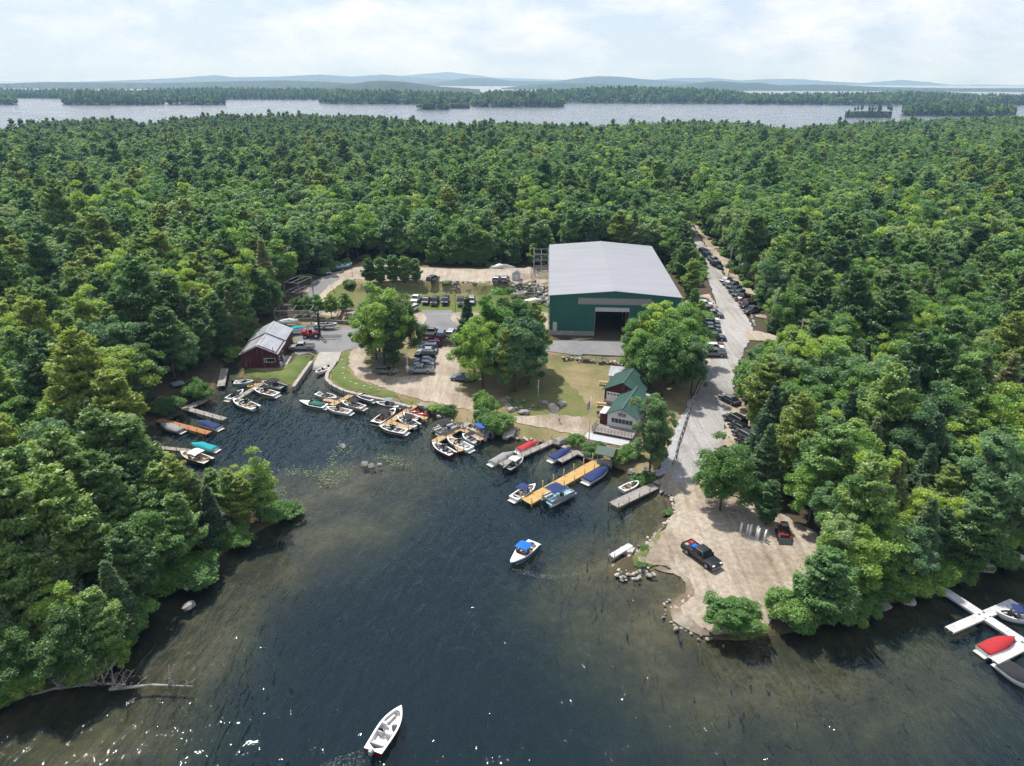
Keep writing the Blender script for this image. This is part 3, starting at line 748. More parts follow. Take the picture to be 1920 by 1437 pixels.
def scatter(name, label, items, kind='stuff', trunks=False):
    """items: list of (proto, x, y, z, scale, zscale, rz); one object, geometry-node instances"""
    keys = sorted({i[0] for i in items}); kid = {k: i for i, k in enumerate(keys)}
    me = bpy.data.meshes.new(name)
    n = len(items)
    me.vertices.add(n)
    me.vertices.foreach_set('co', np.array([i[1:4] for i in items], np.float32).ravel())
    a = me.attributes.new('vid', 'INT', 'POINT'); a.data.foreach_set('value', np.array([kid[i[0]] for i in items], np.int32))
    a = me.attributes.new('scl', 'FLOAT_VECTOR', 'POINT'); a.data.foreach_set('vector', np.array([(i[4], i[4], i[5]) for i in items], np.float32).ravel())
    a = me.attributes.new('rotz', 'FLOAT_VECTOR', 'POINT'); a.data.foreach_set('vector', np.array([(0, 0, i[6]) for i in items], np.float32).ravel())
    o = tag(link(name, me), label, kind=kind)
    ng = bpy.data.node_groups.new(name, 'GeometryNodeTree')
    ng.interface.new_socket('Geometry', in_out='INPUT', socket_type='NodeSocketGeometry')
    ng.interface.new_socket('Geometry', in_out='OUTPUT', socket_type='NodeSocketGeometry')
    N, Lk = ng.nodes, ng.links
    gi = N.new('NodeGroupInput'); go = N.new('NodeGroupOutput'); jn = N.new('GeometryNodeJoinGeometry')
    def attr(nm, ty):
        q = N.new('GeometryNodeInputNamedAttribute'); q.data_type = ty; q.inputs['Name'].default_value = nm
        return q.outputs['Attribute']
    vid, scl, rot = attr('vid', 'INT'), attr('scl', 'FLOAT_VECTOR'), attr('rotz', 'FLOAT_VECTOR')
    for k in keys:
        for src in ((0, 1) if trunks else (0,)):
            po = bpy.data.objects.new(k + ('_leaves', '_stem')[src], PROTO[k][src])
            oi = N.new('GeometryNodeObjectInfo'); oi.inputs['Object'].default_value = po; oi.inputs['As Instance'].default_value = True
            cmp = N.new('FunctionNodeCompare'); cmp.data_type = 'INT'; cmp.operation = 'EQUAL'
            Lk.new(vid, cmp.inputs[2]); cmp.inputs[3].default_value = kid[k]
            ip = N.new('GeometryNodeInstanceOnPoints')
            Lk.new(gi.outputs[0], ip.inputs['Points']); Lk.new(cmp.outputs[0], ip.inputs['Selection'])
            Lk.new(oi.outputs['Geometry'], ip.inputs['Instance']); Lk.new(rot, ip.inputs['Rotation']); Lk.new(scl, ip.inputs['Scale'])
            Lk.new(ip.outputs[0], jn.inputs[0])
    Lk.new(jn.outputs[0], go.inputs[0])
    md = o.modifiers.new('scatter', 'NODES'); md.node_group = ng
    return o

def poisson(x0, x1, y0, y1, sp, seed):
    rg = np.random.default_rng(seed)
    xs = np.arange(x0, x1, sp); ys = np.arange(y0, y1, sp * .88)
    X, Y = np.meshgrid(xs, ys); X = X + (np.arange(len(ys)) % 2)[:, None] * sp * .5
    X = X + rg.uniform(-.36, .36, X.shape) * sp; Y = Y + rg.uniform(-.36, .36, Y.shape) * sp
    return np.stack([X.ravel(), Y.ravel()], -1)

# clearings (world outlines): no forest trees inside
def WR(z, *pts): return [G(px, py, z) for px, py in pts]
CLEAR = [ring([(418, 700), (436, 676), (448, 660), (470, 640), (500, 604), (530, 580), (520, 560), (552, 540), (585, 522), (620, 508), (680, 486), (760, 494), (900, 500), (1030, 490)]) +
         [(8, 232), (50, 236), (52, 200)] + ring([(1282, 570), (1320, 512), (1304, 468), (1288, 438), (1276, 412), (1268, 400), (1294, 400), (1308, 420), (1340, 460), (1370, 500), (1404, 548), (1436, 598), (1450, 622), (1480, 640), (1470, 655), (1440, 650), (1428, 662), (1425, 690), (1420, 740), (1425, 800), (1430, 870), (1450, 900), (1480, 950), (1520, 990), (1545, 1040), (1530, 1090), (1480, 1110), (1450, 1190)]) +
         [G(1330, 1215), G(1200, 1100), G(900, 1000), G(500, 800)],
         ring([(1262, 405), (1282, 405), (1262, 370), (1240, 330), (1226, 306), (1216, 306), (1228, 335), (1246, 372)]),
         ring([(300, 735), (360, 715), (405, 700), (400, 745), (340, 790), (285, 790)])]

def forest_candidates():
    rg = np.random.default_rng(77)
    out = []
    near = poisson(-150, 160, 30, 300, 4.0, 1)
    far = poisson(-1000, 1100, -40, 1130, 5.1, 2)
    far = far[~((far[:, 0] > -150) & (far[:, 0] < 160) & (far[:, 1] > 30) & (far[:, 1] < 300))]
    for P, isnear in ((near, 1), (far, 0)):
        P = P[np.abs(P[:, 0]) < .82 * np.maximum(P[:, 1], 0) + 45]
        sd = seg_sd(P, LAND)
        ok = sd > (1.6 if isnear else 2.5)
        for c in CLEAR: ok &= seg_sd(P, c) < -1.2
        P = P[ok]; sd = sd[ok]
        Z, _ = height(P[:, 0], P[:, 1])
        for (x, y), z, s in zip(P, Z, sd):
            out.append((x, y, float(z), s, isnear))
    return out

def fbm(x, y, s):
    return (math.sin(x * s + 1.7 * math.sin(y * s * .8)) + math.sin(y * s * 1.3 + 1.3 * math.sin(x * s * 1.1 + 2))) * .5

# the open ground that the forest leaves in view (photograph outline); no crown hangs in front of it
KEEP = [(450, 650), (510, 600), (535, 585), (535, 530), (575, 525), (600, 500), (660, 490), (700, 505), (1030, 505), (1030, 455), (1225, 455), (1285, 560), (1330, 560), (1300, 470), (1278, 400), (1296, 398), (1330, 440), (1372, 490), (1424, 545), (1458, 592), (1492, 646), (1418, 656), (1366, 712), (1350, 800), (1372, 850), (1372, 935), (1470, 972), (1500, 1040), (1484, 1088), (1440, 1110), (1430, 1180), (1330, 1200), (1200, 1090), (900, 1000), (600, 960), (566, 960), (540, 948), (480, 880), (440, 866), (390, 872), (330, 868), (290, 850), (276, 836), (292, 780), (292, 748), (330, 722), (410, 690), (440, 700)]
def covers(T):
    """which of the trees (x, y, z, height, radius) would hide that ground"""
    T = np.asarray(T, float); out = np.zeros(len(T), bool)
    for a, b in [(0, .95), (0, .7), (-.8, .6), (.8, .6), (-.55, .82), (.55, .82), (0, .45)]:
        px, py, _ = PJ(T[:, 0] + a * T[:, 4], T[:, 1], T[:, 2] + b * T[:, 3])
        out |= seg_sd(np.stack([px, py], -1), KEEP) > 1
    return out & (T[:, 1] < 330) & (T[:, 1] > 30)

rgt = random.Random(5)
FOREST = []
for x, y, z, s, isnear in forest_candidates():
    f = fbm(x, y, .035) + .5 * fbm(x, y, .11)
    pc = .37 + (.08 if x < 0 else 0) + .28 * f + (.25 if s < 10 else 0) + (.2 if y > 330 and x < -20 else -.1 if y > 480 else 0) + (.18 if x < -30 and y < 160 else 0) - (.16 if 200 < y < 560 else 0) - .05
    if rgt.random() < pc:
        key = rgt.choices(['white_pine', 'white_pine_b', 'tall_pine', 'hemlock', 'spruce', 'young_pine', 'snag'], [4, 4, 1.6, 3, 1.2, 2, .35])[0]
    else:
        key = rgt.choices(['maple', 'maple_b', 'oak', 'oak_b', 'ash', 'beech', 'snag'], [3, 3, 3, 2, 2.4, 2.4, .15])[0]
    sc = rgt.triangular(.5, 1.18, .8) * (.8 if s < 4 else 1.0)
    sc *= float(np.interp(y, [200, 320, 600, 900], [1, 1.02, .9, .74]))
    if 'pine' in key and rgt.random() < .12: sc *= 1.22
    FOREST.append([key, x, y, z - .15, sc, sc * rgt.uniform(.88, 1.12), rgt.uniform(0, 6.28)])
dims = lambda k: [(t[1], t[2], t[3], PROTO[t[0]][2] * t[4] * k, PROTO[t[0]][3] * t[4] * k) for t in FOREST]
c1, c2 = covers(dims(1.0)), covers(dims(.6))
for t, a in zip(FOREST, c1):
    if a: t[4] *= .6; t[5] *= .6
FOREST = [t for t, a, b in zip(FOREST, c1, c2) if not (a and b)]
# ------------------------------------------------------------------ far shores, islands and hills
M['hillwood'] = surf('wooded_hillside', [(0.3, (0.016, 0.032, 0.018)), (0.5, (0.024, 0.045, 0.022)), (0.7, (0.036, 0.058, 0.026))], 0.012, fine=0.06, bmp=0.0)

def dirx(px):
    d = _fw * FPX + _rt * (px - 960.0) + _up * (718.5 - HOR)
    return d[0] / d[1]

def crest_z(px, py, dist):
    """height of a point seen at (px, py) when it stands dist metres ahead"""
    d = _fw * FPX + _rt * (px - 960.0) + _up * (718.5 - py)
    return CAMH + d[2] / d[1] * dist

def ridge(name, label, pts, dist, depth, tree=0.0, seed=0, kind='structure', front=.35):
    """a long hill: the crest passes through the given directions at dist + front*depth; its foot lies on the lake"""
    rg = np.random.default_rng(seed)
    pxs = np.array([p[0] for p in pts], float); pys = np.array([p[1] for p in pts], float)
    n = max(30, int((pxs[-1] - pxs[0]) / 5))
    q = np.linspace(pxs[0], pxs[-1], n)
    py = np.interp(q, pxs, pys)
    cd_ = dist + front * depth
    rows = [0, .06, .16, .28, front, .5, .65, .82, 1.0]
    V = []
    hs = np.array([max(.5, crest_z(a, b, cd_) - tree) for a, b in zip(q, py)])
    for r in rows:
        y = dist + r * depth
        if r <= front: k = math.sin(min(1, r / front) * math.pi / 2) ** .8
        else: k = math.cos((r - front) / (1 - front) * math.pi / 2)
        for i, a in enumerate(q):
            e = min(1, i / 3, (n - 1 - i) / 3) if tree else 1.0
            z = hs[i] * k * (1 + (.05 * math.sin(i * .7 + r * 9) if r != front else 0)) * e - 1.2 * (1 - k)
            V.append((dirx(a) * (y if r > 0 else dist) , y + (rg.normal() * depth * .012), z))
    V = np.array(V)
    Fs = [(j * n + i, j * n + i + 1, (j + 1) * n + i + 1, (j + 1) * n + i) for j in range(len(rows) - 1) for i in range(n - 1)]
    o = link(name, np_mesh(name, V, np.array(Fs), M['hillwood'], True))
    tag(o, label, kind=kind)
    return V.reshape(len(rows), n, 3)

FARTREES = []
def clothe(V, sp, seed, keys=('far_pine', 'far_hemlock', 'far_maple', 'far_oak'), wts=(5, 3, 2, 2), sc=1.0):
    rg = random.Random(seed)
    nr, n, _ = V.shape
    for j in range(nr - 3):
        for i in range(n - 1):
            a, b, c = V[j, i], V[j, i + 1], V[j + 1, i]
            w_, h_ = np.linalg.norm(b - a), np.linalg.norm(c - a)
            m_ = w_ * h_ / (sp * sp); k = int(m_) + (rg.random() < m_ - int(m_))
            for _ in range(k):
                u, v = rg.random(), rg.random()
                p = a + (b - a) * u + (c - a) * v
                if p[2] < -.6: continue
                s = sc * rg.uniform(.75, 1.2)
                FARTREES.append((rg.choices(keys, wts)[0], p[0], p[1], max(p[2], .2) - .3, s, s * rg.uniform(.85, 1.15), rg.uniform(0, 6.28)))

HZR = lambda px: 150 + (px - 960) * .00417        # the true horizon
def base_d(px, py): return CAMH * FPX / (py - HZR(px)) * 0.995

V = ridge('wooded_island', 'low wooded island at the far right of the lake', [(1706, 204), (1725, 198), (1770, 193), (1800, 190), (1850, 193), (1890, 199), (1915, 204)], base_d(1800, 209), 260, 20, 1); clothe(V, 9, 1)
V = ridge('wooded_islet', 'thin islet with separate trees on the lake at right', [(1596, 209.3), (1640, 208.5), (1685, 209.3)], base_d(1640, 211), 30, 0, 2); clothe(V, 10, 2, sc=.62, keys=('far_pine', 'far_hemlock'), wts=(4, 1))
V = ridge('wooded_island', 'small round wooded island in the middle of the lake', [(781, 190), (795, 183), (812, 180), (830, 183), (840, 190)], base_d(810, 198), 110, 20, 3); clothe(V, 8, 3)
V = ridge('wooded_island', 'long wooded island right of the small round one', [(884, 188), (895, 176), (915, 170), (960, 170), (1010, 173), (1040, 178), (1058, 189)], base_d(960, 194), 300, 20, 4); clothe(V, 10, 4)
V = ridge('wooded_islet', 'tiny rocky islet with two trees between the islands', [(842, 195), (862, 194.3), (880, 195)], base_d(860, 196), 16, 0, 5); clothe(V, 22, 9, sc=.7)
V = ridge('wooded_shore', 'wooded point reaching into the lake at centre left', [(596, 182), (612, 172), (640, 169), (700, 168), (760, 169), (820, 171), (900, 173)], base_d(700, 189), 420, 22, 6); clothe(V, 13, 6, sc=1.1)
V = ridge('wooded_island', 'wooded island second from the left edge', [(305, 184), (320, 179), (350, 177), (390, 177), (417, 184)], base_d(360, 190), 130, 20, 7); clothe(V, 10, 7)
V = ridge('wooded_island', 'long wooded island near the left edge', [(108, 182), (125, 172), (160, 168), (200, 172), (240, 176), (275, 178), (299, 186)], base_d(200, 190.5), 260, 21, 8); clothe(V, 12, 8, sc=1.05)
V = ridge('wooded_shore', 'sliver of wooded shore at the left edge', [(-60, 180), (-20, 178), (10, 181), (20, 186)], base_d(0, 190), 200, 21, 9); clothe(V, 12, 9, sc=1.05)
V = ridge('far_shore', 'wooded far shore on the left', [(-120, 172), (40, 168), (120, 167), (240, 169), (330, 165), (420, 164), (500, 166), (600, 166), (680, 170)], base_d(300, 181), 700, 23, 10); clothe(V, 16, 10, sc=1.15)
V = ridge('far_shore', 'wooded far shore right of the centre', [(900, 172), (1000, 168), (1080, 165), (1150, 162), (1220, 162), (1300, 164), (1380, 170), (1432, 180)], base_d(1200, 188), 700, 22, 11); clothe(V, 15, 11, sc=1.1)
V = ridge('far_shore', 'wooded far shore on the right', [(1400, 180), (1480, 175), (1560, 175), (1640, 174), (1720, 172), (1800, 177), (1880, 180), (2040, 182)], base_d(1600, 191), 800, 23, 12); clothe(V, 16, 12, sc=1.15)
scatter('island_woods', 'far-off woods on the islands and shores of the big lake', FARTREES)
ridge('hill', 'wooded hill behind the point at centre left', [(560, 168), (640, 160), (690, 153), (720, 151.5), (760, 154), (820, 162), (900, 168)], 3300, 900, 0, 13)
ridge('hill', 'low blue-green ridge along the left', [(-200, 158), (0, 157), (80, 154.5), (200, 155), (300, 156), (420, 153), (520, 151), (600, 153), (680, 158), (760, 163)], 4600, 1500, 0, 14)
ridge('hill', 'blue hill right of the centre', [(940, 166), (1000, 159), (1060, 156), (1120, 157), (1180, 160), (1240, 164)], 5200, 1200, 0, 15)
ridge('hill', 'long blue-green ridge on the right', [(1230, 162), (1290, 158), (1330, 153), (1350, 152), (1400, 156), (1420, 155), (1460, 160), (1520, 159), (1580, 160), (1640, 163), (1720, 165), (1800, 166), (1900, 166), (2050, 167)], 5000, 1800, 0, 16)
ridge('hill', 'wooded rise behind the right shore', [(1640, 174), (1690, 170), (1720, 169.5), (1760, 171), (1830, 176)], 3600, 600, 0, 17)
ridge('hill', 'blue hill beyond the narrows at the centre', [(740, 160), (820, 154), (880, 146), (920, 147), (960, 152), (1040, 153), (1080, 147), (1120, 143), (1160, 144), (1210, 149), (1280, 153), (1340, 157)], 7800, 2200, 0, 18)
ridge('mountain', 'pale mountain chain on the horizon at left', [(-200, 157), (120, 155), (280, 149), (340, 146), (405, 141), (440, 145), (520, 144), (600, 140), (660, 144), (720, 140), (790, 146), (860, 150)], 11000, 3000, 0, 19)
ridge('mountain', 'palest mountain on the horizon at the centre', [(720, 146), (780, 140), (840, 135), (890, 141), (930, 146), (1000, 148), (1100, 152)], 15500, 2500, 0, 20)
ridge('mountain', 'pale mountain chain on the horizon at right', [(1200, 153), (1260, 147), (1330, 146), (1390, 151), (1430, 149), (1490, 148), (1560, 153), (1620, 156), (1690, 150), (1740, 154), (1790, 160), (1850, 159), (1950, 163), (2100, 160)], 12500, 3000, 0, 21)

# ------------------------------------------------------------------ summer haze
hm = bpy.data.materials.new('haze'); hm.use_nodes = True
hn = hm.node_tree; hn.nodes.remove(hn.nodes['Principled BSDF'])
pv = hn.nodes.new('ShaderNodeVolumePrincipled')
pv.inputs['Color'].default_value = (0.4, 0.66, 1.0, 1)
pv.inputs['Density'].default_value = 0.000105
pv.inputs['Absorption Color'].default_value = (0.72, 0.9, 1, 1)
pv.inputs['Anisotropy'].default_value = 0.1
hn.links.new(pv.outputs[0], hn.nodes['Material Output'].inputs['Volume'])
tag(MB().box(-21000, -1500, -13.5, 21000, 20000, 420).build('haze', hm), 'pale summer haze over the lake', kind='stuff')
# ------------------------------------------------------------------ buildings
M['green_wall'] = surf('green_metal_siding', [(0.3, (0.02, 0.118, 0.09)), (0.7, (0.03, 0.148, 0.113))], 0.15, rough=.5)
M['grey_roof'] = surf('grey_metal_roof', [(0.3, (0.245, 0.25, 0.27)), (0.48, (0.272, 0.277, 0.298)), (0.7, (0.3, 0.303, 0.322))], 0.35, rough=.5, stretch=(.12, 1, 1))
M['galv'] = surf('galvanised_roof', [(0.3, (0.34, 0.35, 0.37)), (0.7, (0.56, 0.57, 0.59))], 0.5, rough=.4, metal=.3, stretch=(1, .3, 1))
M['red_wood'] = surf('weathered_red_boards', [(0.35, (0.075, 0.014, 0.018)), (0.55, (0.1, 0.02, 0.024)), (0.72, (0.22, 0.16, 0.15))], 0.9, rough=.85, stretch=(2, 2, .35))
M['green_roof'] = surf('green_metal_roof', [(0.3, (0.04, 0.092, 0.076)), (0.7, (0.06, 0.12, 0.1))], 0.4, rough=.5)
M['white'] = plain('white_paint', (.72, .72, .7), .5, var=.06)
M['offwhite'] = plain('grey_white_paint', (.52, .52, .5), .6)
M['glass'] = plain('dark_glass', (.015, .02, .024), .08, spec=.7, var=.3)
M['dark'] = plain('dark_void', (.012, .012, .013), .9)
M['steel'] = plain('grey_steel', (.24, .245, .25), .5, .4)
M['greywood'] = surf('grey_weathered_wood', [(0.3, (0.19, 0.17, 0.15)), (0.7, (0.33, 0.3, 0.27))], 1.2, fine=6)
M['brownwood'] = surf('dark_brown_wood', [(0.3, (0.06, 0.04, 0.028)), (0.7, (0.12, 0.085, 0.06))], 1.5)
M['tanwood'] = surf('raw_timber', [(0.3, (0.3, 0.2, 0.115)), (0.7, (0.42, 0.3, 0.19))], 1.5)
M['greydeck'] = plain('pale_grey_deck_paint', (.42, .43, .44), .7, var=.1)
M['brick'] = surf('brick', [(0.35, (0.13, 0.065, 0.045)), (0.65, (0.22, 0.12, 0.085))], 3.0)
M['skylite'] = surf('translucent_panel', [(0.3, (0.26, 0.25, 0.22)), (0.7, (0.36, 0.345, 0.31))], 1.0, rough=.5)
M['black'] = plain('black_rubber', (.018, .018, .019), .7)
M['red'] = plain('red_paint', (.32, .02, .02), .45)
M['yellow'] = plain('yellow_paint', (.6, .33, .02), .5)
M['darkgrey'] = plain('dark_grey_paint', (.05, .052, .055), .5)

class House:
    """local frame: u along the gable front, v to the back, h up"""
    def __init__(s, name, label, x, y, th, W, L, e, r, z, cat='building'):
        s.o = thing(name, label, cat, (x, y, z), th); s.W, s.L, s.e, s.r = W, L, e, r
    def roof(s, m, over=.4, thick=.14, rib=0.0, v0=None, v1=None, drop=0.0, name='roof'):
        W, L, e, r = s.W, s.L, s.e - drop, s.r - drop
        v0 = -over if v0 is None else v0; v1 = L + over if v1 is None else v1
        k = (r - e) / (W / 2); b = MB()
        for sg in (-1, 1):
            u0, u1 = W / 2, W / 2 + sg * (W / 2 + over)
            z0, z1 = r + .05, r + .05 - k * (W / 2 + over)
            b.add([(u0, v0, z0), (u1, v0, z1), (u1, v1, z1), (u0, v1, z0), (u0, v0, z0 + thick), (u1, v0, z1 + thick), (u1, v1, z1 + thick), (u0, v1, z0 + thick)],
                  [(0, 1, 2, 3), (4, 5, 6, 7), (0, 1, 5, 4), (1, 2, 6, 5), (2, 3, 7, 6)])
        o = b.build(name, m, s.o)
        if rib:
            q = MB()
            n = int((v1 - v0) / rib)
            for sg in (-1, 1):
                for i in range(n + 1):
                    v = v0 + .03 + (v1 - v0 - .06) * i / n; u1 = W / 2 + sg * (W / 2 + over)
                    q.beam((W / 2, v, r + .06 + thick), (u1, v, r + .06 + thick - k * (W / 2 + over)), .05, .05)
            q.build('roof_rib', m, o); 
        c = MB(); c.beam((W / 2, v0 - .02, r + thick + .06), (W / 2, v1 + .02, r + thick + .06), .35, .07); c.build('ridge_cap', m, o)
        return o
    def walls(s, m, hole=None, floor=None, base=0.0):
        """gable walls as shells .2 thick; hole = (u0,u1,h1) door opening in the front"""
        W, L, e, r = s.W, s.L, s.e, s.r; b = MB(); t = .2
        if hole:
            u0, u1, h1 = hole
            ru = lambda u: e + (r - e) * (1 - abs(u - W / 2) / (W / 2))
            b.prism([(0, base), (u0, base), (u0, ru(u0)), (0, e)], 0, t, 'y')
            b.prism([(u1, base), (W, base), (W, e), (u1, ru(u1))], 0, t, 'y')
            mid = [(u0, h1), (u1, h1), (u1, ru(u1))] + ([(W / 2, r)] if u0 < W / 2 < u1 else []) + [(u0, ru(u0))]
            b.prism(mid, 0, t, 'y')
        else: b.prism([(0, base), (W, base), (W, e), (W / 2, r), (0, e)], 0, t, 'y')
        b.prism([(0, base), (W, base), (W, e), (W / 2, r), (0, e)], L - t, L, 'y')
        b.box(0, t, base, t, L - t, e); b.box(W - t, t, base, W, L - t, e)
        return b.build('wall', m, s.o)

# --- the boat warehouse
wh = House('boat_warehouse', 'large green metal boat storage warehouse with a pale grey gable roof', 8.92, 163.68, -.05, 30.96, 56.1, 9.83, 11.11, 3.0)
wh.roof(M['grey_roof'], .25, .12)
for u0, u1 in ((-.42, -.26), (31.22, 31.38)): MB().box(u0, -.2, 9.62, u1, 56.3, 9.78).build('gutter', M['steel'], wh.o)
for u in (-.3, 31.14): MB().box(u, -.1, .3, u + .12, .02, 9.6).build('downspout', M['steel'], wh.o)
MB().box(.9, -.14, 1.12, 1.9, -.06, 3.3).build('side_door', M['offwhite'], wh.o)
whw = wh.walls(M['green_wall'], (11.0, 18.9, 6.3), base=.02)
b = MB()
for i in range(78):
    u = .2 + i * .4
    if u > 30.8: break
    h1 = 9.83 + 1.28 * (1 - abs(u - 15.48) / 15.48)
    z0 = 6.3 if 10.95 < u < 18.95 else 1.15 if u < 10.95 else .1
    b.box(u - .03, -.05, z0, u + .03, -.002, h1 - .12)
b.build('siding_rib', M['green_wall'], whw)
MB().box(-.12, -.14, -.6, 10.98, -.004, 1.1).build('foundation', M['concrete'], wh.o); MB().box(18.92, -.14, -.6, 31.08, -.004, .55).build('foundation', M['concrete'], wh.o)
b = MB(); b.box(10.9, -.25, 6.2, 19.0, -.06, 7.15); b.build('rolled_door', M['offwhite'], wh.o)
for u in (10.86, 18.94): MB().box(u, -.16, .0, u + .12, -.055, 6.2).build('door_jamb', M['steel'], wh.o)
MB().box(.3, .3, .02, 30.6, 55.7, .06).build('floor', M['brownwood'], wh.o)
lp = MB().box(0, 0, 0, .44, .06, 1.45).mesh('translucent_panel', M['skylite'])
fr_ = MB(); fr_.box(6.75, -.08, 7.85, 24.1, -.05, 7.95); fr_.box(6.75, -.08, 9.38, 24.1, -.05, 9.46); fr_.build('panel_strip_trim', M['steel'], wh.o)
for i in range(36): link('translucent_panel', lp, wh.o, (6.8 + .48 * i, -.115 - .02 * (i % 2), 7.93))
# boat racks inside, seen through the door
for k, u in enumerate((8.5, 21.0)):
    for v in (4, 12, 20, 28, 36):
        b = MB()
        for h in (2.6, 5.2, 7.8): b.beam((u - 2.2, v, h), (u + 2.2, v, h), .15, .2)
        for du in (-2.2, 2.2): b.beam((u + du, v, .05), (u + du, v, 8.6), .18, .18)
        b.build('rack_frame', M['yellow'], wh.o)

# --- red boat barn
bn = House('red_barn', 'weathered red wooden boat barn with a two-level grey metal roof', -59.69, 146.04, .08, 7.78, 15.97, 3.52, 5.37, 1.0)
bn.walls(M['red_wood'])
bn.roof(M['galv'], .35, .1, .9, 8.0, 16.35, 0.0)
bn.roof(M['galv'], .35, .1, .9, -.35, 8.1, .3, 'lower_roof')
b = MB()
for i in range(33): b.box(.12 + i * .235, -.03, .05, .15 + i * .235, -.002, 3.4 + 1.8 * (1 - abs(.12 + i * .235 - 3.89) / 3.89) - .15)
b.build('board_batten', M['red_wood'], bn.o)
wn = MB(); wn.box(4.9, -.06, 1.25, 7.3, -.005, 1.35); wn.box(4.9, -.06, 2.15, 7.3, -.005, 2.25)
for u in (4.9, 5.35, 7.2): wn.box(u, -.06, 1.35, u + .1, -.005, 2.15)
wf = wn.build('window', M['white'], bn.o); MB().box(5.0, -.03, 1.34, 7.2, -.012, 2.16).build('pane', M['glass'], wf)
for v0, v1, z1 in ((1.6, 2.5, 2.0), (4.3, 5.3, 2.1)):
    d = MB().box(7.785, v0, .1 if z1 > 2.05 else 1.0, 7.84, v1, z1).build('door' if z1 > 2.05 else 'window', M['white'], bn.o)
    MB().box(7.842, v0 + .12, 1.15, 7.86, v1 - .12, z1 - .15).build('pane', M['glass'], d)
MB().bar((7.15, -.28, .6), (7.15, -.28, 4.9), .08).build('stove_pipe', M['brownwood'], bn.o)
MB().box(7.9, 1.2, -.1, 9.4, 9.5, .12).build('step_platform', M['concrete'], bn.o)
for v in (.3, 3.3):
    t = MB().bar((0, 0, 0), (0, 0, 1.25), .32, .3, 10).build('fuel_drum', M['offwhite'])
    q = bn.o.matrix_basis @ Vector((8.35, v, .12)); t.location = (q.x, q.y, hz(q.x, q.y) + (.06 if v < 1 else .1))
    tag(t, 'white drum by the corner of the red barn' if v < 1 else 'white tank beside the red barn side door', 'drum')

# --- dark red shed with green roof
sh = House('red_shed', 'dark red shed with a green metal roof and white garage door', 18.17, 127.59, -.42, 7.15, 8.21, 2.96, 4.85, 1.5)
sh.roof(M['green_roof'], .45, .1, .5)
sh.walls(M['red_wood'], base=.9)
MB().box(-.05, -.05, -.8, 7.2, 8.26, .9).build('foundation', M['concrete'], sh.o)
b = MB()
for i in range(23): b.box(.1 + i * .31, -.03, .92, .14 + i * .31, -.003, 2.9 + 1.85 * (1 - abs(.1 + i * .31 - 3.57) / 3.57) - .12)
b.build('board_batten', M['red_wood'], sh.o)
gd = MB().box(.45, -.09, .55, 3.15, -.035, 2.55).build('garage_door', M['white'], sh.o)
for i in range(4): MB().box(.62 + i * .63, -.11, 1.95, 1.02 + i * .63, -.092, 2.25).build('pane', M['glass'], gd)
b = MB()
for h in (1.05, 1.55): b.box(.45, -.1, h, 3.15, -.091, h + .025)
b.build('panel_joint', M['steel'], gd)

# --- white cabin with green roof
cb = House('white_cabin', 'white lakeside cabin with a green metal roof, brick chimney and deck', 17.49, 117.07, -.41, 5.2, 10.55, 2.78, 4.14, 1.4)
cb.roof(M['green_roof'], .4, .1, .5)
cb.walls(M['white'], base=-.5)
wf = MB().box(.7, -.07, 1.15, 4.75, -.005, 2.15).build('window', M['white'], cb.o)
for i in range(6): MB().box(.78 + i * .66, -.1, 1.22, 1.36 + i * .66, -.072, 2.08).build('pane', M['glass'], wf)
sg = MB().box(1.95, -.14, 2.62, 3.35, -.01, 3.2).build('cabin_sign', M['brownwood'], cb.o)
MB().box(2.03, -.16, 2.7, 3.27, -.145, 3.12).build('sign_face', M['offwhite'], sg)
b = MB()
for i, (u, wd) in enumerate(((2.12, .22), (2.4, .3), (2.76, .18), (3.0, .2))): b.box(u, -.175, 2.93, u + wd, -.163, 3.05)
for i, (u, wd) in enumerate(((2.15, .3), (2.52, .2), (2.8, .34))): b.box(u, -.175, 2.76, u + wd, -.163, 2.86)
b.build('sign_lettering', M['dark'], sg)
MB().bar((2.6, -.06, 3.62), (2.6, -.01, 3.62), .13, .13, 10).build('gable_vent', M['darkgrey'], cb.o)
MB().box(5.5, 5.6, -.5, 6.1, 6.2, 5.0).build('chimney', M['brick'], cb.o)
MB().box(5.42, 5.52, 5.0, 6.18, 6.28, 5.12).build('chimney_cap', M['concrete'], cb.o)
b = MB(); b.add([(-1.6, .1, 2.5), (0, .1, 2.62), (0, 3.2, 2.62), (-1.6, 3.2, 2.5), (-1.6, .1, 2.42), (0, .1, 2.54), (0, 3.2, 2.54), (-1.6, 3.2, 2.42)], [(0, 1, 2, 3), (7, 6, 5, 4), (0, 4, 5, 1), (1, 5, 6, 2), (2, 6, 7, 3), (3, 7, 4, 0)])
b.build('porch_roof', M['white'], cb.o)
MB().box(-1.5, .2, -.4, -.02, 3.1, 2.4).build('porch', M['red_wood'], cb.o)
MB().box(-1.9, -3.4, .28, 5.6, -.02, .4).build('upper_deck', M['greywood'], cb.o)
b = MB()
for i in range(13): b.box(-1.9 + i * .61, -3.4, .4, -1.84 + i * .61, -3.34, 1.3)
for i in range(6): b.box(-1.9, -3.4 + i * .62, .4, -1.84, -3.34 + i * .62, 1.3)
for h in (.75, 1.02, 1.3): b.box(-1.94, -3.42, h, 5.6, -3.34, h + .06); b.box(-1.94, -3.42, h - .002, -1.86, -.1, h + .058)
b.build('railing', M['greywood'], cb.o)
MB().box(-2.6, -6.0, -.55, 5.3, -3.46, -.02).build('lower_deck', M['greydeck'], cb.o)

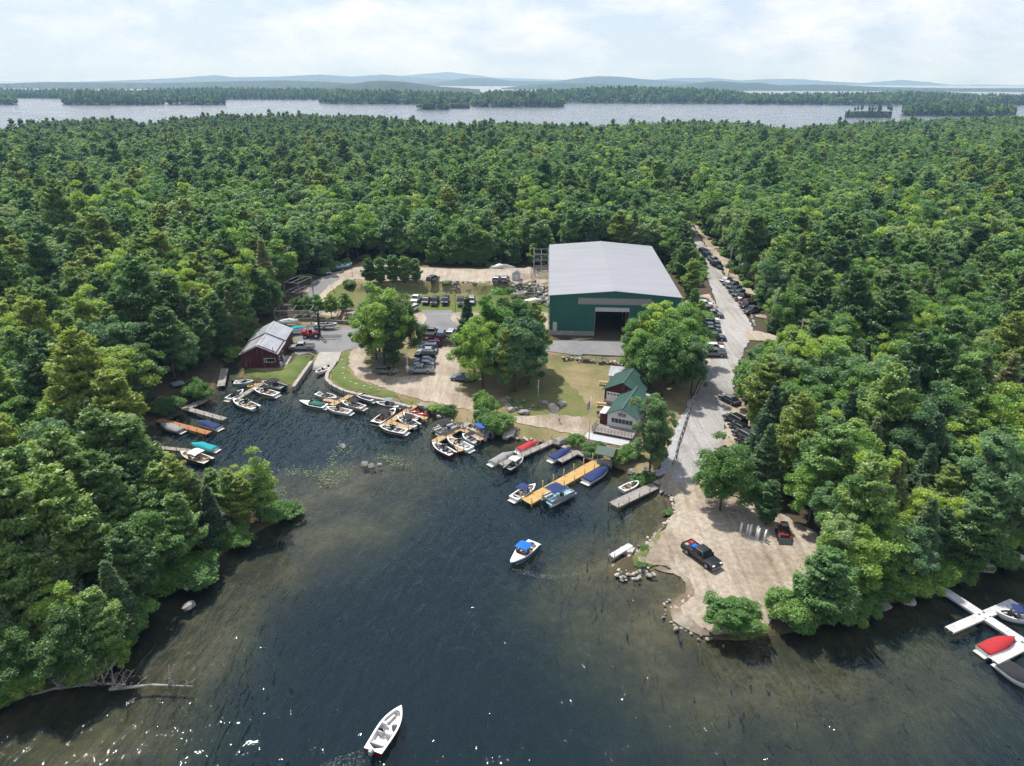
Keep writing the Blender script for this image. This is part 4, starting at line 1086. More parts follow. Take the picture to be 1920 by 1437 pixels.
# --- picnic shelter
x, y, z = on(1146, 716)
ps = thing('picnic_shelter', 'open picnic shelter with a ribbed tin roof beside the red shed', 'shelter', (x - .6, y - 2.0, z - .05), -.25)
for u in (0, 2.2, 4.4):
    for v in (0, 3.4): MB().box(u - .07, v - .07, -.2, u + .07, v + .07, 2.35 + v * .12).build('post', M['brownwood'], ps)
b = MB(); b.add([(-.4, -.4, 2.3), (4.9, -.4, 2.3), (4.9, 3.9, 2.85), (-.4, 3.9, 2.85), (-.4, -.4, 2.4), (4.9, -.4, 2.4), (4.9, 3.9, 2.95), (-.4, 3.9, 2.95)], [(3, 2, 1, 0), (4, 5, 6, 7), (0, 1, 5, 4), (1, 2, 6, 5), (2, 3, 7, 6), (3, 0, 4, 7)])
rf = b.build('roof', M['galv'], ps)
b = MB()
for i in range(11): b.beam((-.35 + i * .52, -.4, 2.41), (-.35 + i * .52, 3.9, 2.96), .07, .06)
b.build('roof_rib', M['galv'], rf)
MB().box(-.2, -.2, .02, 4.6, 3.6, .12).build('floor', M['greywood'], ps)
b = MB(); b.box(-.02, -.06, .45, 4.4, .0, .52); b.box(-.02, -.06, .8, 4.4, .0, .87); b.build('rail', M['brownwood'], ps)

# --- dock gazebo
gx, gy = G(1136, 866, .7)
gz = thing('dock_shelter', 'small green-roofed dock shelter at the head of the yellow dock', 'shelter', (gx, gy, .62), -.42)
for u in (-1.2, 1.2):
    for v in (-1.0, 1.0): MB().box(u - .06, v - .06, -.9, u + .06, v + .06, 2.1).build('post', M['greywood'], gz)
b = MB()
for sg_ in (-1, 1):
    b.add([(-1.6, sg_ * 1.5, 2.0), (1.6, sg_ * 1.5, 2.0), (1.6, 0, 2.75), (-1.6, 0, 2.75), (-1.6, sg_ * 1.5, 2.08), (1.6, sg_ * 1.5, 2.08), (1.6, 0, 2.83), (-1.6, 0, 2.83)], [(0, 1, 2, 3), (4, 5, 6, 7), (0, 1, 5, 4), (1, 2, 6, 5), (2, 3, 7, 6), (3, 0, 4, 7)])
b.build('roof', plain('faded_green_shingle', (.085, .125, .1), .8), gz)
MB().box(-1.35, -1.15, -.12, 1.35, 1.15, 0).build('platform', M['greywood'], gz)
b = MB(); b.box(1.1, -1, .0, 1.16, 1, .95); b.box(-1.1, -1.06, 0, 1.1, -1.0, .9); b.build('rail', M['greywood'], gz)

# --- small white pump shed in the upper lot
x, y, z = on(968, 527)
sd_ = House('garden_shed', 'small pale grey shed at the edge of the upper lot', x - 1.2, y, .0, 2.4, 2.6, 2.1, 2.9, z)
sd_.walls(M['offwhite']); sd_.roof(M['grey_roof'], .15, .06)
MB().box(.8, -.04, .05, 1.6, -.004, 1.8).build('door', M['white'], sd_.o)

# --- steel racks
def rack(name, label, px, py, wd, dp, ht, levels, m, rz=0.0):
    x, y, z = on(px, py)
    t = thing(name, label, 'rack', (x, y, z), rz)
    for u in (-wd / 2, wd / 2):
        for v in (0, dp): MB().beam((u, v, -.2), (u, v, ht), .2, .2).build('post', m, t)
    for i in range(levels):
        h = ht * (i + 1) / levels - .15
        b = MB()
        for v in (0, dp): b.beam((-wd / 2, v, h), (wd / 2, v, h), .14, .22)
        for u in (-wd / 2, 0, wd / 2): b.beam((u, 0, h + .02), (u, dp, h + .02), .12, .14)
        b.build('shelf_frame', m, t)
    b = MB()
    for i in range(levels):
        h0, h1 = ht * i / levels, ht * (i + 1) / levels - .2
        b.beam((-wd / 2, -.02, h0) if i % 2 else (wd / 2, -.02, h0), (wd / 2, -.02, h1) if i % 2 else (-wd / 2, -.02, h1), .08, .08)
    b.build('brace', m, t)
    return t
rack('steel_rack', 'tall empty grey steel boat rack beside the warehouse', 1015, 520, 4.6, 7, 7.5, 4, M['steel'])
rack('timber_rack', 'grey steel boat rack at the forest edge by the asphalt drive', 549, 566, 4.4, 7, 5.5, 2, M['steel'], -.3)
rack('boat_rack', 'low boat rack behind the red barn', 551, 612, 9, 5, 4.2, 2, M['steel'], .05)
rack('pallet_rack', 'low grey rack beside the warehouse boulders', 1002, 560, 4.2, 3, 1.8, 2, M['steel'], 0)
# ------------------------------------------------------------------ boats
def pal(name, col, rough=.35, coat=.3, var=.06): return plain(name, col, rough, 0, var, 1.5, .5, coat)
PAL = {'white': pal('gelcoat_white', (.74, .74, .73)), 'cream': pal('gelcoat_cream', (.6, .54, .42)), 'black': pal('gelcoat_black', (.015, .016, .02)), 'navy': pal('gelcoat_navy', (.018, .03, .085)),
       'maroon': pal('gelcoat_maroon', (.16, .012, .022)), 'grey': pal('gelcoat_grey', (.3, .31, .32)), 'charcoal': pal('gelcoat_charcoal', (.05, .053, .06)), 'blue': pal('gelcoat_light_blue', (.2, .42, .55)),
       'red': pal('gelcoat_red', (.4, .025, .02)), 'brown': plain('brown_carpet', (.16, .09, .06), .9), 'tan': plain('tan_vinyl', (.4, .3, .2), .7), 'silver': plain('silver_tube', (.5, .51, .52), .3, .7),
       'c_navy': plain('navy_canvas', (.012, .03, .12), .85), 'c_blue': plain('blue_canvas', (.02, .09, .36), .85), 'c_black': plain('black_canvas', (.02, .021, .024), .9), 'c_grey': plain('grey_canvas', (.27, .27, .265), .9),
       'c_red': plain('red_canvas', (.4, .022, .028), .85), 'c_teal': plain('teal_canvas', (.0, .3, .34), .8), 'c_white': plain('white_canvas', (.68, .68, .66), .8), 'c_slate': plain('slate_canvas', (.2, .23, .26), .85),
       'c_bright': plain('bright_blue_canvas', (.0, .12, .5), .8), 'seat': plain('pale_vinyl', (.5, .49, .46), .7), 'dseat': plain('dark_vinyl', (.06, .06, .065), .7), 'floor': plain('boat_carpet', (.24, .235, .225), .9), 'orange': plain('orange_foam', (.6, .12, .02), .6)}

def hb(t, B):      # half beam along the boat, t 0 stern .. 1 bow
    return B / 2 * ((.9 + .1 * min(1, t / .35)) if t < .45 else max(.0, 1 - ((t - .45) / .55) ** 2.3))
def sheer(t): return .62 + .22 * t * t

def boat(label, bow, stern, B=None, hull='white', side=None, deck='white', floor='floor', seat='seat', top=None, cover=None, engine='out', z=0.0, name='motorboat', ecol='black', ground=False, glass=True, world=None, cuddy=False, group=None):
    if world: (x, y, rz, L) = world
    else:
        a = Vector((*G(*bow, z + .45), 0)); s_ = Vector((*G(*stern, z + .45), 0))
        L = (a - s_).length; c = (a + s_) / 2; x, y, rz = c.x, c.y, math.atan2(a.y - s_.y, a.x - s_.x)
    L = max(L, 4.0); B = B or max(1.75, L * .36)
    t = thing(name, label, 'boat', (x, y, z), rz, group)
    X = lambda q: -L / 2 + q * L
    st = [0, .08, .2, .35, .5, .62, .74, .84, .92, .97, 1.0]
    def ringat(q, k0=-.28):
        b_ = max(hb(q, B), .012); s0 = sheer(q); kz = k0 if q < .75 else k0 + (s0 - .15 - k0) * ((q - .75) / .25) ** 1.6
        cz = max(kz + .12, .02 + .35 * max(0, q - .6))
        xx = X(q)
        return [(xx, 0, kz), (xx, b_ * .86, cz), (xx, b_ * .97, (cz + s0) / 2), (xx, b_, s0), (xx, -b_, s0), (xx, -b_ * .97, (cz + s0) / 2), (xx, -b_ * .86, cz)]
    m = MB(); rings = [ringat(q) for q in st]; n = 7
    vs = [p for r_ in rings for p in r_]; fs = []
    for i in range(len(st) - 1):
        for k in (0, 1, 2, 4, 5, 6):
            k2 = (k + 1) % n; fs.append((i * n + k, i * n + k2, (i + 1) * n + k2, (i + 1) * n + k))
    fs.append(tuple(range(6, -1, -1)))
    m.add(vs, fs, True); h = m.build('hull', PAL[hull], t)
    if side:
        q = MB()
        for sg in (-1, 1):
            vv = []; ff = []
            for i, u in enumerate(st[:-1]):
                b_ = hb(u, B) * .985 + .025; s0 = sheer(u); vv += [(X(u), sg * b_, s0 * .42 + .02), (X(u), sg * (b_ + .012), s0 * .82)]
                if i: ff.append((2 * i - 2, 2 * i - 1, 2 * i + 1, 2 * i))
            q.add(vv, ff)
        q.build('side_stripe', PAL[side], h)
    # deck rim with cockpit opening, from q0 to q1
    q0, q1 = .12, (.86 if not cuddy else .52)
    qs = [q0 + (q1 - q0) * i / 9 for i in range(10)]
    outer = [(X(u), hb(u, B) + .03, sheer(u) + .03) for u in st] ; inner = []
    rim = .17
    d = MB()
    if not cover:
        def inn(u): return max(.08, hb(u, B) - rim)
        rows = [0, .04] + qs + [q1 + .02, .93, .97, 1.0]
        vv = []; ff = []
        for i, u in enumerate(rows):
            b_ = max(hb(u, B) + .03, .02); s0 = sheer(u) + .03
            iu = inn(u) if q0 - 1e-6 <= u <= q1 + 1e-6 else 0.0
            vv += [(X(u), b_, s0 - .08), (X(u), b_, s0), (X(u), iu, s0 + (.03 if iu == 0 else 0)), (X(u), -iu, s0 + (.03 if iu == 0 else 0)), (X(u), -b_, s0), (X(u), -b_, s0 - .08)]
            if i:
                o0, o1 = (i - 1) * 6, i * 6
                for k in (0, 1, 3, 4): ff.append((o0 + k, o0 + k + 1, o1 + k + 1, o1 + k))
        # close bow and stern decks at the cockpit ends
        d.add(vv, ff, False)
        d.build('deck', PAL[deck], t)
        f = MB(); vv = []; ff = []
        for i, u in enumerate(qs):
            iu = inn(u); s0 = sheer(u) + .02; fl = .12 if u < .62 else .2
            vv += [(X(u), iu, s0), (X(u), iu * .94, fl), (X(u), -iu * .94, fl), (X(u), -iu, s0)]
            if i:
                o0, o1 = (i - 1) * 4, i * 4
                for k in (0, 1, 2): ff.append((o0 + k, o0 + k + 1, o1 + k + 1, o1 + k))
        ff += [(0, 1, 2, 3), tuple(range(len(vv) - 1, len(vv) - 5, -1))]
        f.add(vv, ff); f.build('cockpit', PAL[floor], t)
        sm = MB().box(-.28, -.27, .0, .28, .27, .34).box(-.34, -.27, .3, -.2, .27, .72).mesh('seat', PAL[seat], .04)
        for sg in (-1, 1): link('seat', sm, t, (X(.42), sg * B * .2, .14))
        bw = inn(.2) * 1.7
        MB().box(X(.13), -bw / 2, .13, X(.13) + .55, bw / 2, .48).box(X(.13), -bw / 2, .48, X(.13) + .16, bw / 2, .72).build('rear_bench', PAL[seat], t, .04)
        if not cuddy:
            for sg in (-1, 1):
                b2 = MB(); u0, u1 = .64, .82
                b2.add([(X(u0), sg * inn(u0) * .92, .21), (X(u1), sg * inn(u1) * .92, .21), (X(u1), sg * .1, .21), (X(u0), sg * .34, .21), (X(u0), sg * inn(u0) * .94, .5), (X(u1), sg * inn(u1) * .94, .52), (X(u1), sg * .1, .52), (X(u0), sg * .34, .5)],
                       [(0, 1, 2, 3), (4, 5, 6, 7), (0, 1, 5, 4), (1, 2, 6, 5), (2, 3, 7, 6), (3, 0, 4, 7)])
                b2.build('bow_cushion', PAL[seat], t)
        for sg in (-1, 1): MB().box(X(.55), sg * B * .24 - .22, .14, X(.6), sg * B * .24 + .22, sheer(.55) + .1).build('console', PAL['charcoal' if sg < 0 else deck], t, .03)
        if glass:
            w_ = MB(); hw = hb(.58, B) - .1; s0 = sheer(.58) + .03
            pts = [(X(.46), hw + .04), (X(.57), hw * .96), (X(.62), hw * .5), (X(.62), -hw * .5), (X(.57), -hw * .96), (X(.46), -hw - .04)]
            vv = []; ff = []
            for i, (xx, yy) in enumerate(pts):
                hh = .42 if 0 < i < 5 else .2
                vv += [(xx, yy, s0), (xx - .16, yy * .94, s0 + hh)]
                if i: ff.append((2 * i - 2, 2 * i, 2 * i + 1, 2 * i - 1))
            w_.add(vv, ff); ws = w_.build('windshield', M['glass'], t)
            e = MB()
            for i in range(5): e.bar(vv[2 * i + 1], vv[2 * i + 3], .025, n=4)
            e.build('frame', PAL['silver'], ws)
    else:
        vv = []; ff = []; prof = [(0, .0), (.1, .12), (.3, .34), (.5, .52), (.58, .62), (.72, .34), (.86, .16), (.95, .06), (1.0, .0)]
        for i, (u, pk) in enumerate(prof):
            b_ = max(hb(u, B) + .04, .03); s0 = sheer(u)
            vv += [(X(u), b_, s0 - .1), (X(u), b_ * .98, s0 + .03), (X(u), b_ * .6, s0 + pk * .72 + .04), (X(u), 0, s0 + pk + .05), (X(u), -b_ * .6, s0 + pk * .72 + .04), (X(u), -b_ * .98, s0 + .03), (X(u), -b_, s0 - .1)]
            if i:
                for k in range(6): ff.append(((i - 1) * 7 + k, (i - 1) * 7 + k + 1, i * 7 + k + 1, i * 7 + k))
        ff.append(tuple(range(7)))
        d = MB()
        d.add([p for u in st for p in ((X(u), hb(u, B) + .05, sheer(u) - .04), (X(u), hb(u, B) + .05, sheer(u) - .16))], [(2 * i, 2 * i + 1, 2 * i + 3, 2 * i + 2) for i in range(10)])
        d.add([p for u in st for p in ((X(u), -hb(u, B) - .05, sheer(u) - .04), (X(u), -hb(u, B) - .05, sheer(u) - .16))], [(2 * i, 2 * i + 1, 2 * i + 3, 2 * i + 2) for i in range(10)])
        d.build('rub_rail', PAL['white'], t)
        q = MB(); q.add([(p[0] * .93 + .05, p[1] * .95, p[2]) for p in vv], ff, True); cv = q.build('cover', PAL[cover], t)
        e = MB()
        for u in (.3, .58): e.bar((X(u) * .93 + .05, hb(u, B) * .85, sheer(u) + .12), (X(u) * .93 + .05, 0, sheer(u) + (.4 if u < .5 else .69)), .02, n=4).bar((X(u) * .93 + .05, -hb(u, B) * .85, sheer(u) + .12), (X(u) * .93 + .05, 0, sheer(u) + (.4 if u < .5 else .69)), .02, n=4)
        e.build('seam', PAL[cover], cv)
    if top:
        u0, u1 = .3, .6; hw = B * .44; zz = 1.75
        vv = []; ff = []
        for i, (u, dz) in enumerate(((u0, -.1), (u0 + .07, .02), (u1 - .07, .04), (u1, -.06))):
            vv += [(X(u), hw, zz + dz - .1), (X(u), hw * .55, zz + dz), (X(u), -hw * .55, zz + dz), (X(u), -hw, zz + dz - .1)]
            if i:
                for k in range(3): ff.append(((i - 1) * 4 + k, (i - 1) * 4 + k + 1, i * 4 + k + 1, i * 4 + k))
        n0 = len(vv); vv += [(p[0], p[1], p[2] - .05) for p in vv]; ff += [tuple(k + n0 for k in reversed(f_)) for f_ in ff]
        q = MB(); q.add(vv, ff, True); tp = q.build('bimini_top', PAL[top], t)
        e = MB()
        for sg in (-1, 1):
            base = (X(.45), sg * hb(.45, B) * .95, sheer(.45))
            for u in (u0, u1): e.bar(base, (X(u), sg * hw, zz - .2), .02, n=5)
        for u in (u0, u1): e.bar((X(u), -hw, zz - .2), (X(u), hw, zz - .2), .02, n=5)
        e.build('frame', PAL['silver'], tp)
    if engine == 'out':
        e = MB(); e.loft([[(X(0) - .55 + a * q, b_ * q, zz) for a, b_ in ((.0, -.2), (.5, -.22), (.5, .22), (.0, .2))] for zz, q in ((.55, .8), (.7, 1.0), (1.0, 1.0), (1.12, .75))], False)
        en = e.build('outboard_engine', PAL[ecol], t, .04)
        MB().box(X(0) - .42, -.09, -.5, X(0) - .22, .09, .56).box(X(0) - .25, -.14, .3, X(0) + .02, .14, .6).build('engine_leg', PAL['charcoal'], en)
    elif engine == 'in':
        MB().box(X(0) - .55, -B * .38, .12, X(0) + .02, B * .38, .2).build('swim_platform', PAL['seat' if hull != 'black' else 'charcoal'], t, .03)
    return t

def pontoon(label, bow, stern, top, deckc, z=0.0, B=2.5, rail='silver', world=None):
    a = Vector((*G(*bow, z + .6), 0)); s_ = Vector((*G(*stern, z + .6), 0))
    L = (a - s_).length; c = (a + s_) / 2
    t = thing('pontoon_boat', label, 'boat', (c.x, c.y, z), math.atan2(a.y - s_.y, a.x - s_.x))
    for sg in (-1, 1):
        b = MB(); b.bar((-L / 2, sg * B * .36, .08), (L / 2 - .7, sg * B * .36, .08), .3, n=12).bar((L / 2 - .7, sg * B * .36, .08), (L / 2 + .05, sg * B * .36, .28), .3, .06, n=12)
        b.build('float', PAL['silver'], t)
    MB().box(-L / 2, -B / 2, .4, L / 2, B / 2, .5).build('deck', PAL[deckc], t)
    b = MB(); e = .06
    for x0, x1, y0, y1 in ((-L / 2 + .3, L / 2 - .35, B / 2 - e, B / 2 - .02), (-L / 2 + .3, L / 2 - .35, -B / 2 + .02, -B / 2 + e), (-L / 2 + .3, -L / 2 + .36, -B / 2 + .1, B / 2 - .1)): b.box(x0, y0, .5, x1, y1, 1.0)
    for sg in (-1, 1): b.box(L / 2 - .41, sg * B * .28 - B * .2, .5, L / 2 - .35, sg * B * .28 + B * .2, 1.0)
    fc = b.build('fence', PAL['grey'], t)
    r = MB()
    for sg in (-1, 1): r.bar((-L / 2 + .3, sg * (B / 2 - .05), 1.06), (L / 2 - .35, sg * (B / 2 - .05), 1.06), .03, n=5)
    r.build('rail', PAL['silver'], fc)
    for sg, x0, x1 in ((1, -L / 2 + .5, -L * .1), (-1, -L / 2 + .5, -L * .2), (1, L * .12, L / 2 - .6), (-1, L * .16, L / 2 - .6)):
        y0, y1 = sorted((sg * (B / 2 - .08), sg * (B / 2 - .66)))
        q = MB().box(x0, y0, .5, x1, y1, .88); yb = sorted((sg * (B / 2 - .08), sg * (B / 2 - .24))); q.box(x0, yb[0], .88, x1, yb[1], 1.12)
        q.build('bench', PAL['seat'], t, .04)
    MB().box(-.1, -B * .36, .5, .4, -B * .12, 1.35).build('console', PAL['charcoal'], t, .05)
    MB().box(-.75, -B * .36, .5, -.25, -B * .12, .95).box(-.8, -B * .36, .95, -.68, -B * .12, 1.3).build('captain_chair', PAL['seat'], t, .04)
    if top:
        x0, x1, zz, hw = -L * .36, L * .1, 2.35, B * .47
        vv = []; ff = []
        for i in range(5):
            u = i / 4; xx = x0 + (x1 - x0) * u; dz = .12 * math.sin(u * math.pi)
            vv += [(xx, hw, zz + dz - .1), (xx, hw * .6, zz + dz), (xx, -hw * .6, zz + dz), (xx, -hw, zz + dz - .1)]
            if i:
                for k in range(3): ff.append(((i - 1) * 4 + k, (i - 1) * 4 + k + 1, i * 4 + k + 1, i * 4 + k))
        n0 = len(vv); vv += [(p[0], p[1], p[2] - .05) for p in vv]; ff += [tuple(k + n0 for k in reversed(f_)) for f_ in ff]
        q = MB(); q.add(vv, ff, True); tp = q.build('bimini_top', PAL[top], t)
        e_ = MB()
        for sg in (-1, 1):
            for xx in (x0, x1): e_.bar(((x0 + x1) / 2, sg * (B / 2 - .05), 1.0), (xx, sg * hw, zz - .12), .022, n=5)
        for xx in (x0, x1): e_.bar((xx, -hw, zz - .12), (xx, hw, zz - .12), .022, n=5)
        e_.build('frame', PAL['silver'], tp)
    e_ = MB().box(-L / 2 - .5, -.22, .55, -L / 2 + .02, .22, 1.15)
    en = e_.build('outboard_engine', PAL['black'], t, .05)
    MB().box(-L / 2 - .32, -.08, -.5, -L / 2 - .14, .08, .56).build('engine_leg', PAL['charcoal'], en)
    return t

def jetski(label, px, py, rz, col='yellow', z=0.0, cover=None, loc=None):
    x, y = G(px, py, z + .3) if loc is None else loc[:2]
    t = thing('jet_ski', label, 'jet ski', (x, y, z), rz)
    MB().loft([[(xx, w_, .25), (xx, w_ * .8, zb), (xx, -w_ * .8, zb), (xx, -w_, .25), (xx, -w_ * .6, .25 + hh), (xx, w_ * .6, .25 + hh)] for xx, w_, zb, hh in ((-1.4, .5, -.1, .15), (-.6, .56, -.12, .2), (.3, .55, -.1, .4), (1.0, .38, .0, .3), (1.45, .05, .2, .06))], True).build('hull', M['yellow'] if col == 'yellow' else PAL[col], t)
    MB().loft([[(xx, w_, .42), (xx, -w_, .42), (xx, -w_ * .7, h), (xx, w_ * .7, h)] for xx, w_, h in ((-1.2, .2, .62), (-.2, .22, .7), (.1, .18, .78))], False).build('seat', PAL['dseat'], t, .03)
    MB().bar((.35, -.32, .92), (.35, .32, .92), .03).bar((.5, 0, .6), (.35, 0, .92), .05).build('handlebar', M['black'], t)
    return t

BOATS = [
 dict(label='light blue and white runabout moored along the barn lawn', bow=(473, 717), stern=(442, 718), hull='blue', deck='white', engine='out', B=1.9),
 dict(label='white boat with black top tied left of the grey barn dock', bow=(457, 733), stern=(427, 749), hull='white', top='c_black', seat='dseat', engine='in'),
 dict(label='white open boat with outboard at the end of the barn dock', bow=(437, 751), stern=(481, 766), hull='white', seat='seat', deck='white', floor='tan'),
 dict(label='charcoal boat with black bimini beside the barn lawn corner', bow=(491, 717), stern=(533, 727), hull='charcoal', side='white', deck='grey', top='c_black', engine='out', seat='dseat'),
 dict(label='white boat with red trim moored right of the barn dock', bow=(476, 731), stern=(519, 741), hull='white', side='maroon', seat='seat', floor='tan', engine='in'),
 dict(label='pale boat under a grey cover beside the orange dock', bow=(301, 797), stern=(341, 808), cover='c_grey', hull='grey', engine='in'),
 dict(label='white boat under a navy cover behind the orange dock', bow=(370, 792), stern=(411, 803), cover='c_navy', engine='in'),
 dict(label='white boat under a bright teal cover by the lower left dock', bow=(358, 834), stern=(405, 843), cover='c_teal', engine='in'),
 dict(label='cream open boat with white top nearest the left point', bow=(339, 850), stern=(393, 866), hull='black', deck='cream', floor='cream', seat='tan', top='c_white', engine='out'),
 dict(label='small white outboard leaving the concrete boat ramp', bow=(593, 701), stern=(613, 691), hull='white', engine='out', glass=False, B=1.8),
 dict(label='white boat with black hull band and green canvas off the curved wall', bow=(562, 754), stern=(611, 763), hull='white', side='black', engine='in', seat='seat', floor='tan', cuddy=True),
 dict(label='white boat with black top at the first finger dock', bow=(632, 749), stern=(595, 738), hull='white', top='c_black', engine='out', glass=False),
 dict(label='all-white boat at the tip of the first finger dock', bow=(612, 766), stern=(657, 774), hull='white', engine='in', floor='white', seat='tan'),
 dict(label='white and grey boat with black top at the first finger dock', bow=(640, 755), stern=(682, 765), hull='white', side='grey', top='c_black', engine='in'),
 dict(label='white boat with black seats tucked under the curved wall', bow=(665, 740), stern=(701, 751), hull='white', side='black', seat='dseat', engine='in'),
 dict(label='white boat with slate bimini by the wooden steps', bow=(705, 757), stern=(749, 762), hull='white', side='charcoal', top='c_slate', engine='in', deck='white'),
 dict(label='black boat with brown floor left of the second wooden dock', bow=(742, 768), stern=(704, 794), hull='black', deck='white', floor='brown', seat='tan', top='c_black', engine='in'),
 dict(label='white boat with maroon stripe at the end of the second wooden dock', bow=(711, 801), stern=(761, 811), hull='white', side='maroon', engine='in', deck='white'),
 dict(label='white boat with black top in the middle slip of the second dock', bow=(745, 783), stern=(783, 800), hull='white', top='c_black', engine='out'),
 dict(label='orange and white runabout in the upper slip of the second dock', bow=(756, 777), stern=(785, 788), hull='orange', deck='white', engine='out', glass=False, B=1.8),
 dict(label='white boat with deep red hull at the end of the third dock', bow=(811, 833), stern=(850, 853), hull='maroon', deck='white', floor='white', engine='out', seat='dseat'),
 dict(label='all-white bowrider in the outer slip of the third dock', bow=(838, 823), stern=(882, 843), hull='white', floor='white', seat='seat', engine='in'),
 dict(label='small white boat with black top in the inner slip of the third dock', bow=(868, 817), stern=(894, 830), hull='white', top='c_black', engine='out', glass=False),
 dict(label='white boat under a crimson red cover on the fourth dock', bow=(1011, 830), stern=(971, 845), cover='c_red', engine='in'),
 dict(label='white boat under a light grey cover at the end of the fourth dock', bow=(963, 850), stern=(921, 869), cover='c_grey', engine='in'),
 dict(label='dark grey aluminium fishing boat with white top on the fourth dock', bow=(981, 860), stern=(950, 881), hull='charcoal', deck='grey', floor='floor', seat='dseat', top='c_white', engine='out', glass=False),
 dict(label='white boat under a navy cover beside the short grey dock', bow=(1070, 843), stern=(1033, 862), cover='c_navy', engine='in'),
 dict(label='white bowrider with navy bimini at the tip of the yellow dock', bow=(1004, 911), stern=(962, 936), hull='white', top='c_navy', engine='in', seat='seat'),
 dict(label='white boat under a deep navy cover right of the yellow dock head', bow=(1141, 876), stern=(1099, 903), cover='c_navy', engine='in', side='navy'),
 dict(label='small white rowing skiff behind the grey beach dock', bow=(1195, 907), stern=(1169, 918), hull='white', floor='tan', seat='tan', engine=None, glass=False, B=1.6),
 dict(label='white cuddy boat with bright blue bimini turning in open water', bow=(957, 1059), stern=(1002, 1018), hull='white', side='navy', top='c_bright', engine='in', cuddy=True, seat='tan'),
 dict(label='white boat with maroon hull heading out at the bottom edge', bow=(753, 1328), stern=(699, 1411), hull='maroon', deck='white', floor='white', seat='seat', engine='out', ecol='grey', glass=False, B=2.1),
 dict(label='white boat with navy bimini at the white right-hand dock', bow=(1870, 1151), stern=(1932, 1160), hull='white', top='c_navy', engine='in', seat='seat'),
 dict(label='white boat under a bright red cover at the white right-hand dock', bow=(1901, 1198), stern=(1842, 1222), cover='c_red', engine='in'),
 dict(label='white boat under a black cover at the bottom right corner', bow=(1944, 1292), stern=(1880, 1246), cover='c_black', engine='in', B=2.5),
]
PAL['c_green'] = plain('dark_green_canvas', (.02, .11, .09), .85)
for d_ in BOATS:
    o_ = boat(**d_)
    if 'green canvas' in d_['label']: MB().loft([[(xx, hw, .68), (xx, -hw, .68), (xx, -hw * .6, .7 + pk), (xx, hw * .6, .7 + pk)] for xx, hw, pk in ((-2.6, .9, .06), (-1.2, 1.0, .3), (.1, .95, .4))], True).build('canvas', PAL['c_green'], o_)
pontoon('grey pontoon boat with a black bimini left of the third dock', (859, 797), (815, 813), 'c_black', 'floor')
pontoon('pontoon boat with a blue canopy in the inner slip of the third dock', (883, 802), (918, 818), 'c_blue', 'tan')
pontoon('silver pontoon boat with royal blue bimini right of the yellow dock', (1071, 918), (1023, 941), 'c_navy', 'blue')
pontoon('small pontoon boat with a grey roof among the shrubs on the left', (346, 742), (330, 728), 'c_slate', 'grey')
jetski('yellow and black jet ski beside the barn dock', 477, 723, .3)
jetski('red jet ski on the top finger of the second dock', 776, 773, -.3, 'red')
jetski('second red jet ski on the top finger of the second dock', 790, 777, -.3, 'red')
# ------------------------------------------------------------------ docks, walls, rocks
M['yellowwood'] = surf('fresh_yellow_timber', [(0.3, (0.46, 0.29, 0.1)), (0.7, (0.56, 0.37, 0.15))], 1.0, fine=5)
M['tandeck'] = surf('new_tan_timber', [(0.3, (0.4, 0.27, 0.14)), (0.7, (0.52, 0.37, 0.21))], 1.0, fine=5)
M['orangewood'] = surf('orange_stained_timber', [(0.3, (0.34, 0.15, 0.06)), (0.7, (0.45, 0.21, 0.09))], 1.0, fine=5)
M['greydock'] = surf('grey_dock_boards', [(0.3, (0.23, 0.21, 0.19)), (0.7, (0.38, 0.355, 0.325))], 1.0, fine=6)
M['whitedock'] = surf('white_composite_deck', [(0.3, (0.5, 0.5, 0.51)), (0.7, (0.6, 0.6, 0.61))], 0.6, fine=5)
M['postwood'] = surf('dark_post', [(0.3, (0.05, 0.045, 0.04)), (0.7, (0.12, 0.105, 0.09))], 2.0)

def dock_run(t, a, b, wd, z, m, pstep=2.4, ph=.75, pm=None, posts=True, sides=(-1, 1), pr=.055):
    a, b = Vector((*a, 0)), Vector((*b, 0)); d = (b - a); L = d.length; d /= L; nrm = Vector((-d.y, d.x, 0))
    k = max(1, int(L / .28)); q = MB()
    for i in range(k):
        p0 = a + d * (L * i / k + .012); p1 = a + d * (L * (i + 1) / k - .012)
        q.add([(*(p + nrm * s * wd / 2).xy, h) for h in (z - .05, z + .004 * (i % 3)) for p, s in ((p0, -1), (p1, -1), (p1, 1), (p0, 1))], [(0, 3, 2, 1), (4, 5, 6, 7), (0, 1, 5, 4), (1, 2, 6, 5), (2, 3, 7, 6), (3, 0, 4, 7)])
    o = q.build('decking', m, t); o['kind'] = 'stuff'
    f = MB()
    for s in (-1, 0, 1):
        p0, p1 = a + nrm * s * (wd / 2 - .05), b + nrm * s * (wd / 2 - .05)
        f.beam((p0.x, p0.y, z - .16), (p1.x, p1.y, z - .16), .07, .2)
    f.build('frame', m, t)
    if posts:
        n = max(1, round(L / pstep)); pm_ = MB().bar((0, 0, -1.6 - z), (0, 0, ph), pr, n=7).mesh('post', pm or M['postwood'])
        for i in range(n + 1):
            for s in sides:
                p = a + d * min(L - .1, max(.1, L * i / n)) + nrm * s * (wd / 2 + pr + .012)
                link('post', pm_, t, (p.x, p.y, z))

def dock(label, pa, pb, wd, m, z=.55, pstep=2.4, ph=.75, pm=None, fingers=(), posts=True, name='dock', pr=.055, sides=(-1, 1)):
    a, b = G(*pa, z), G(*pb, z)
    t = thing(name, label, 'dock')
    dock_run(t, a, b, wd, z, m, pstep, ph, pm, posts, sides, pr)
    for fa, fb, fw_ in fingers: dock_run(t, G(*fa, z), G(*fb, z), fw_, z - .008, m, pstep, ph, pm, posts)
    return t

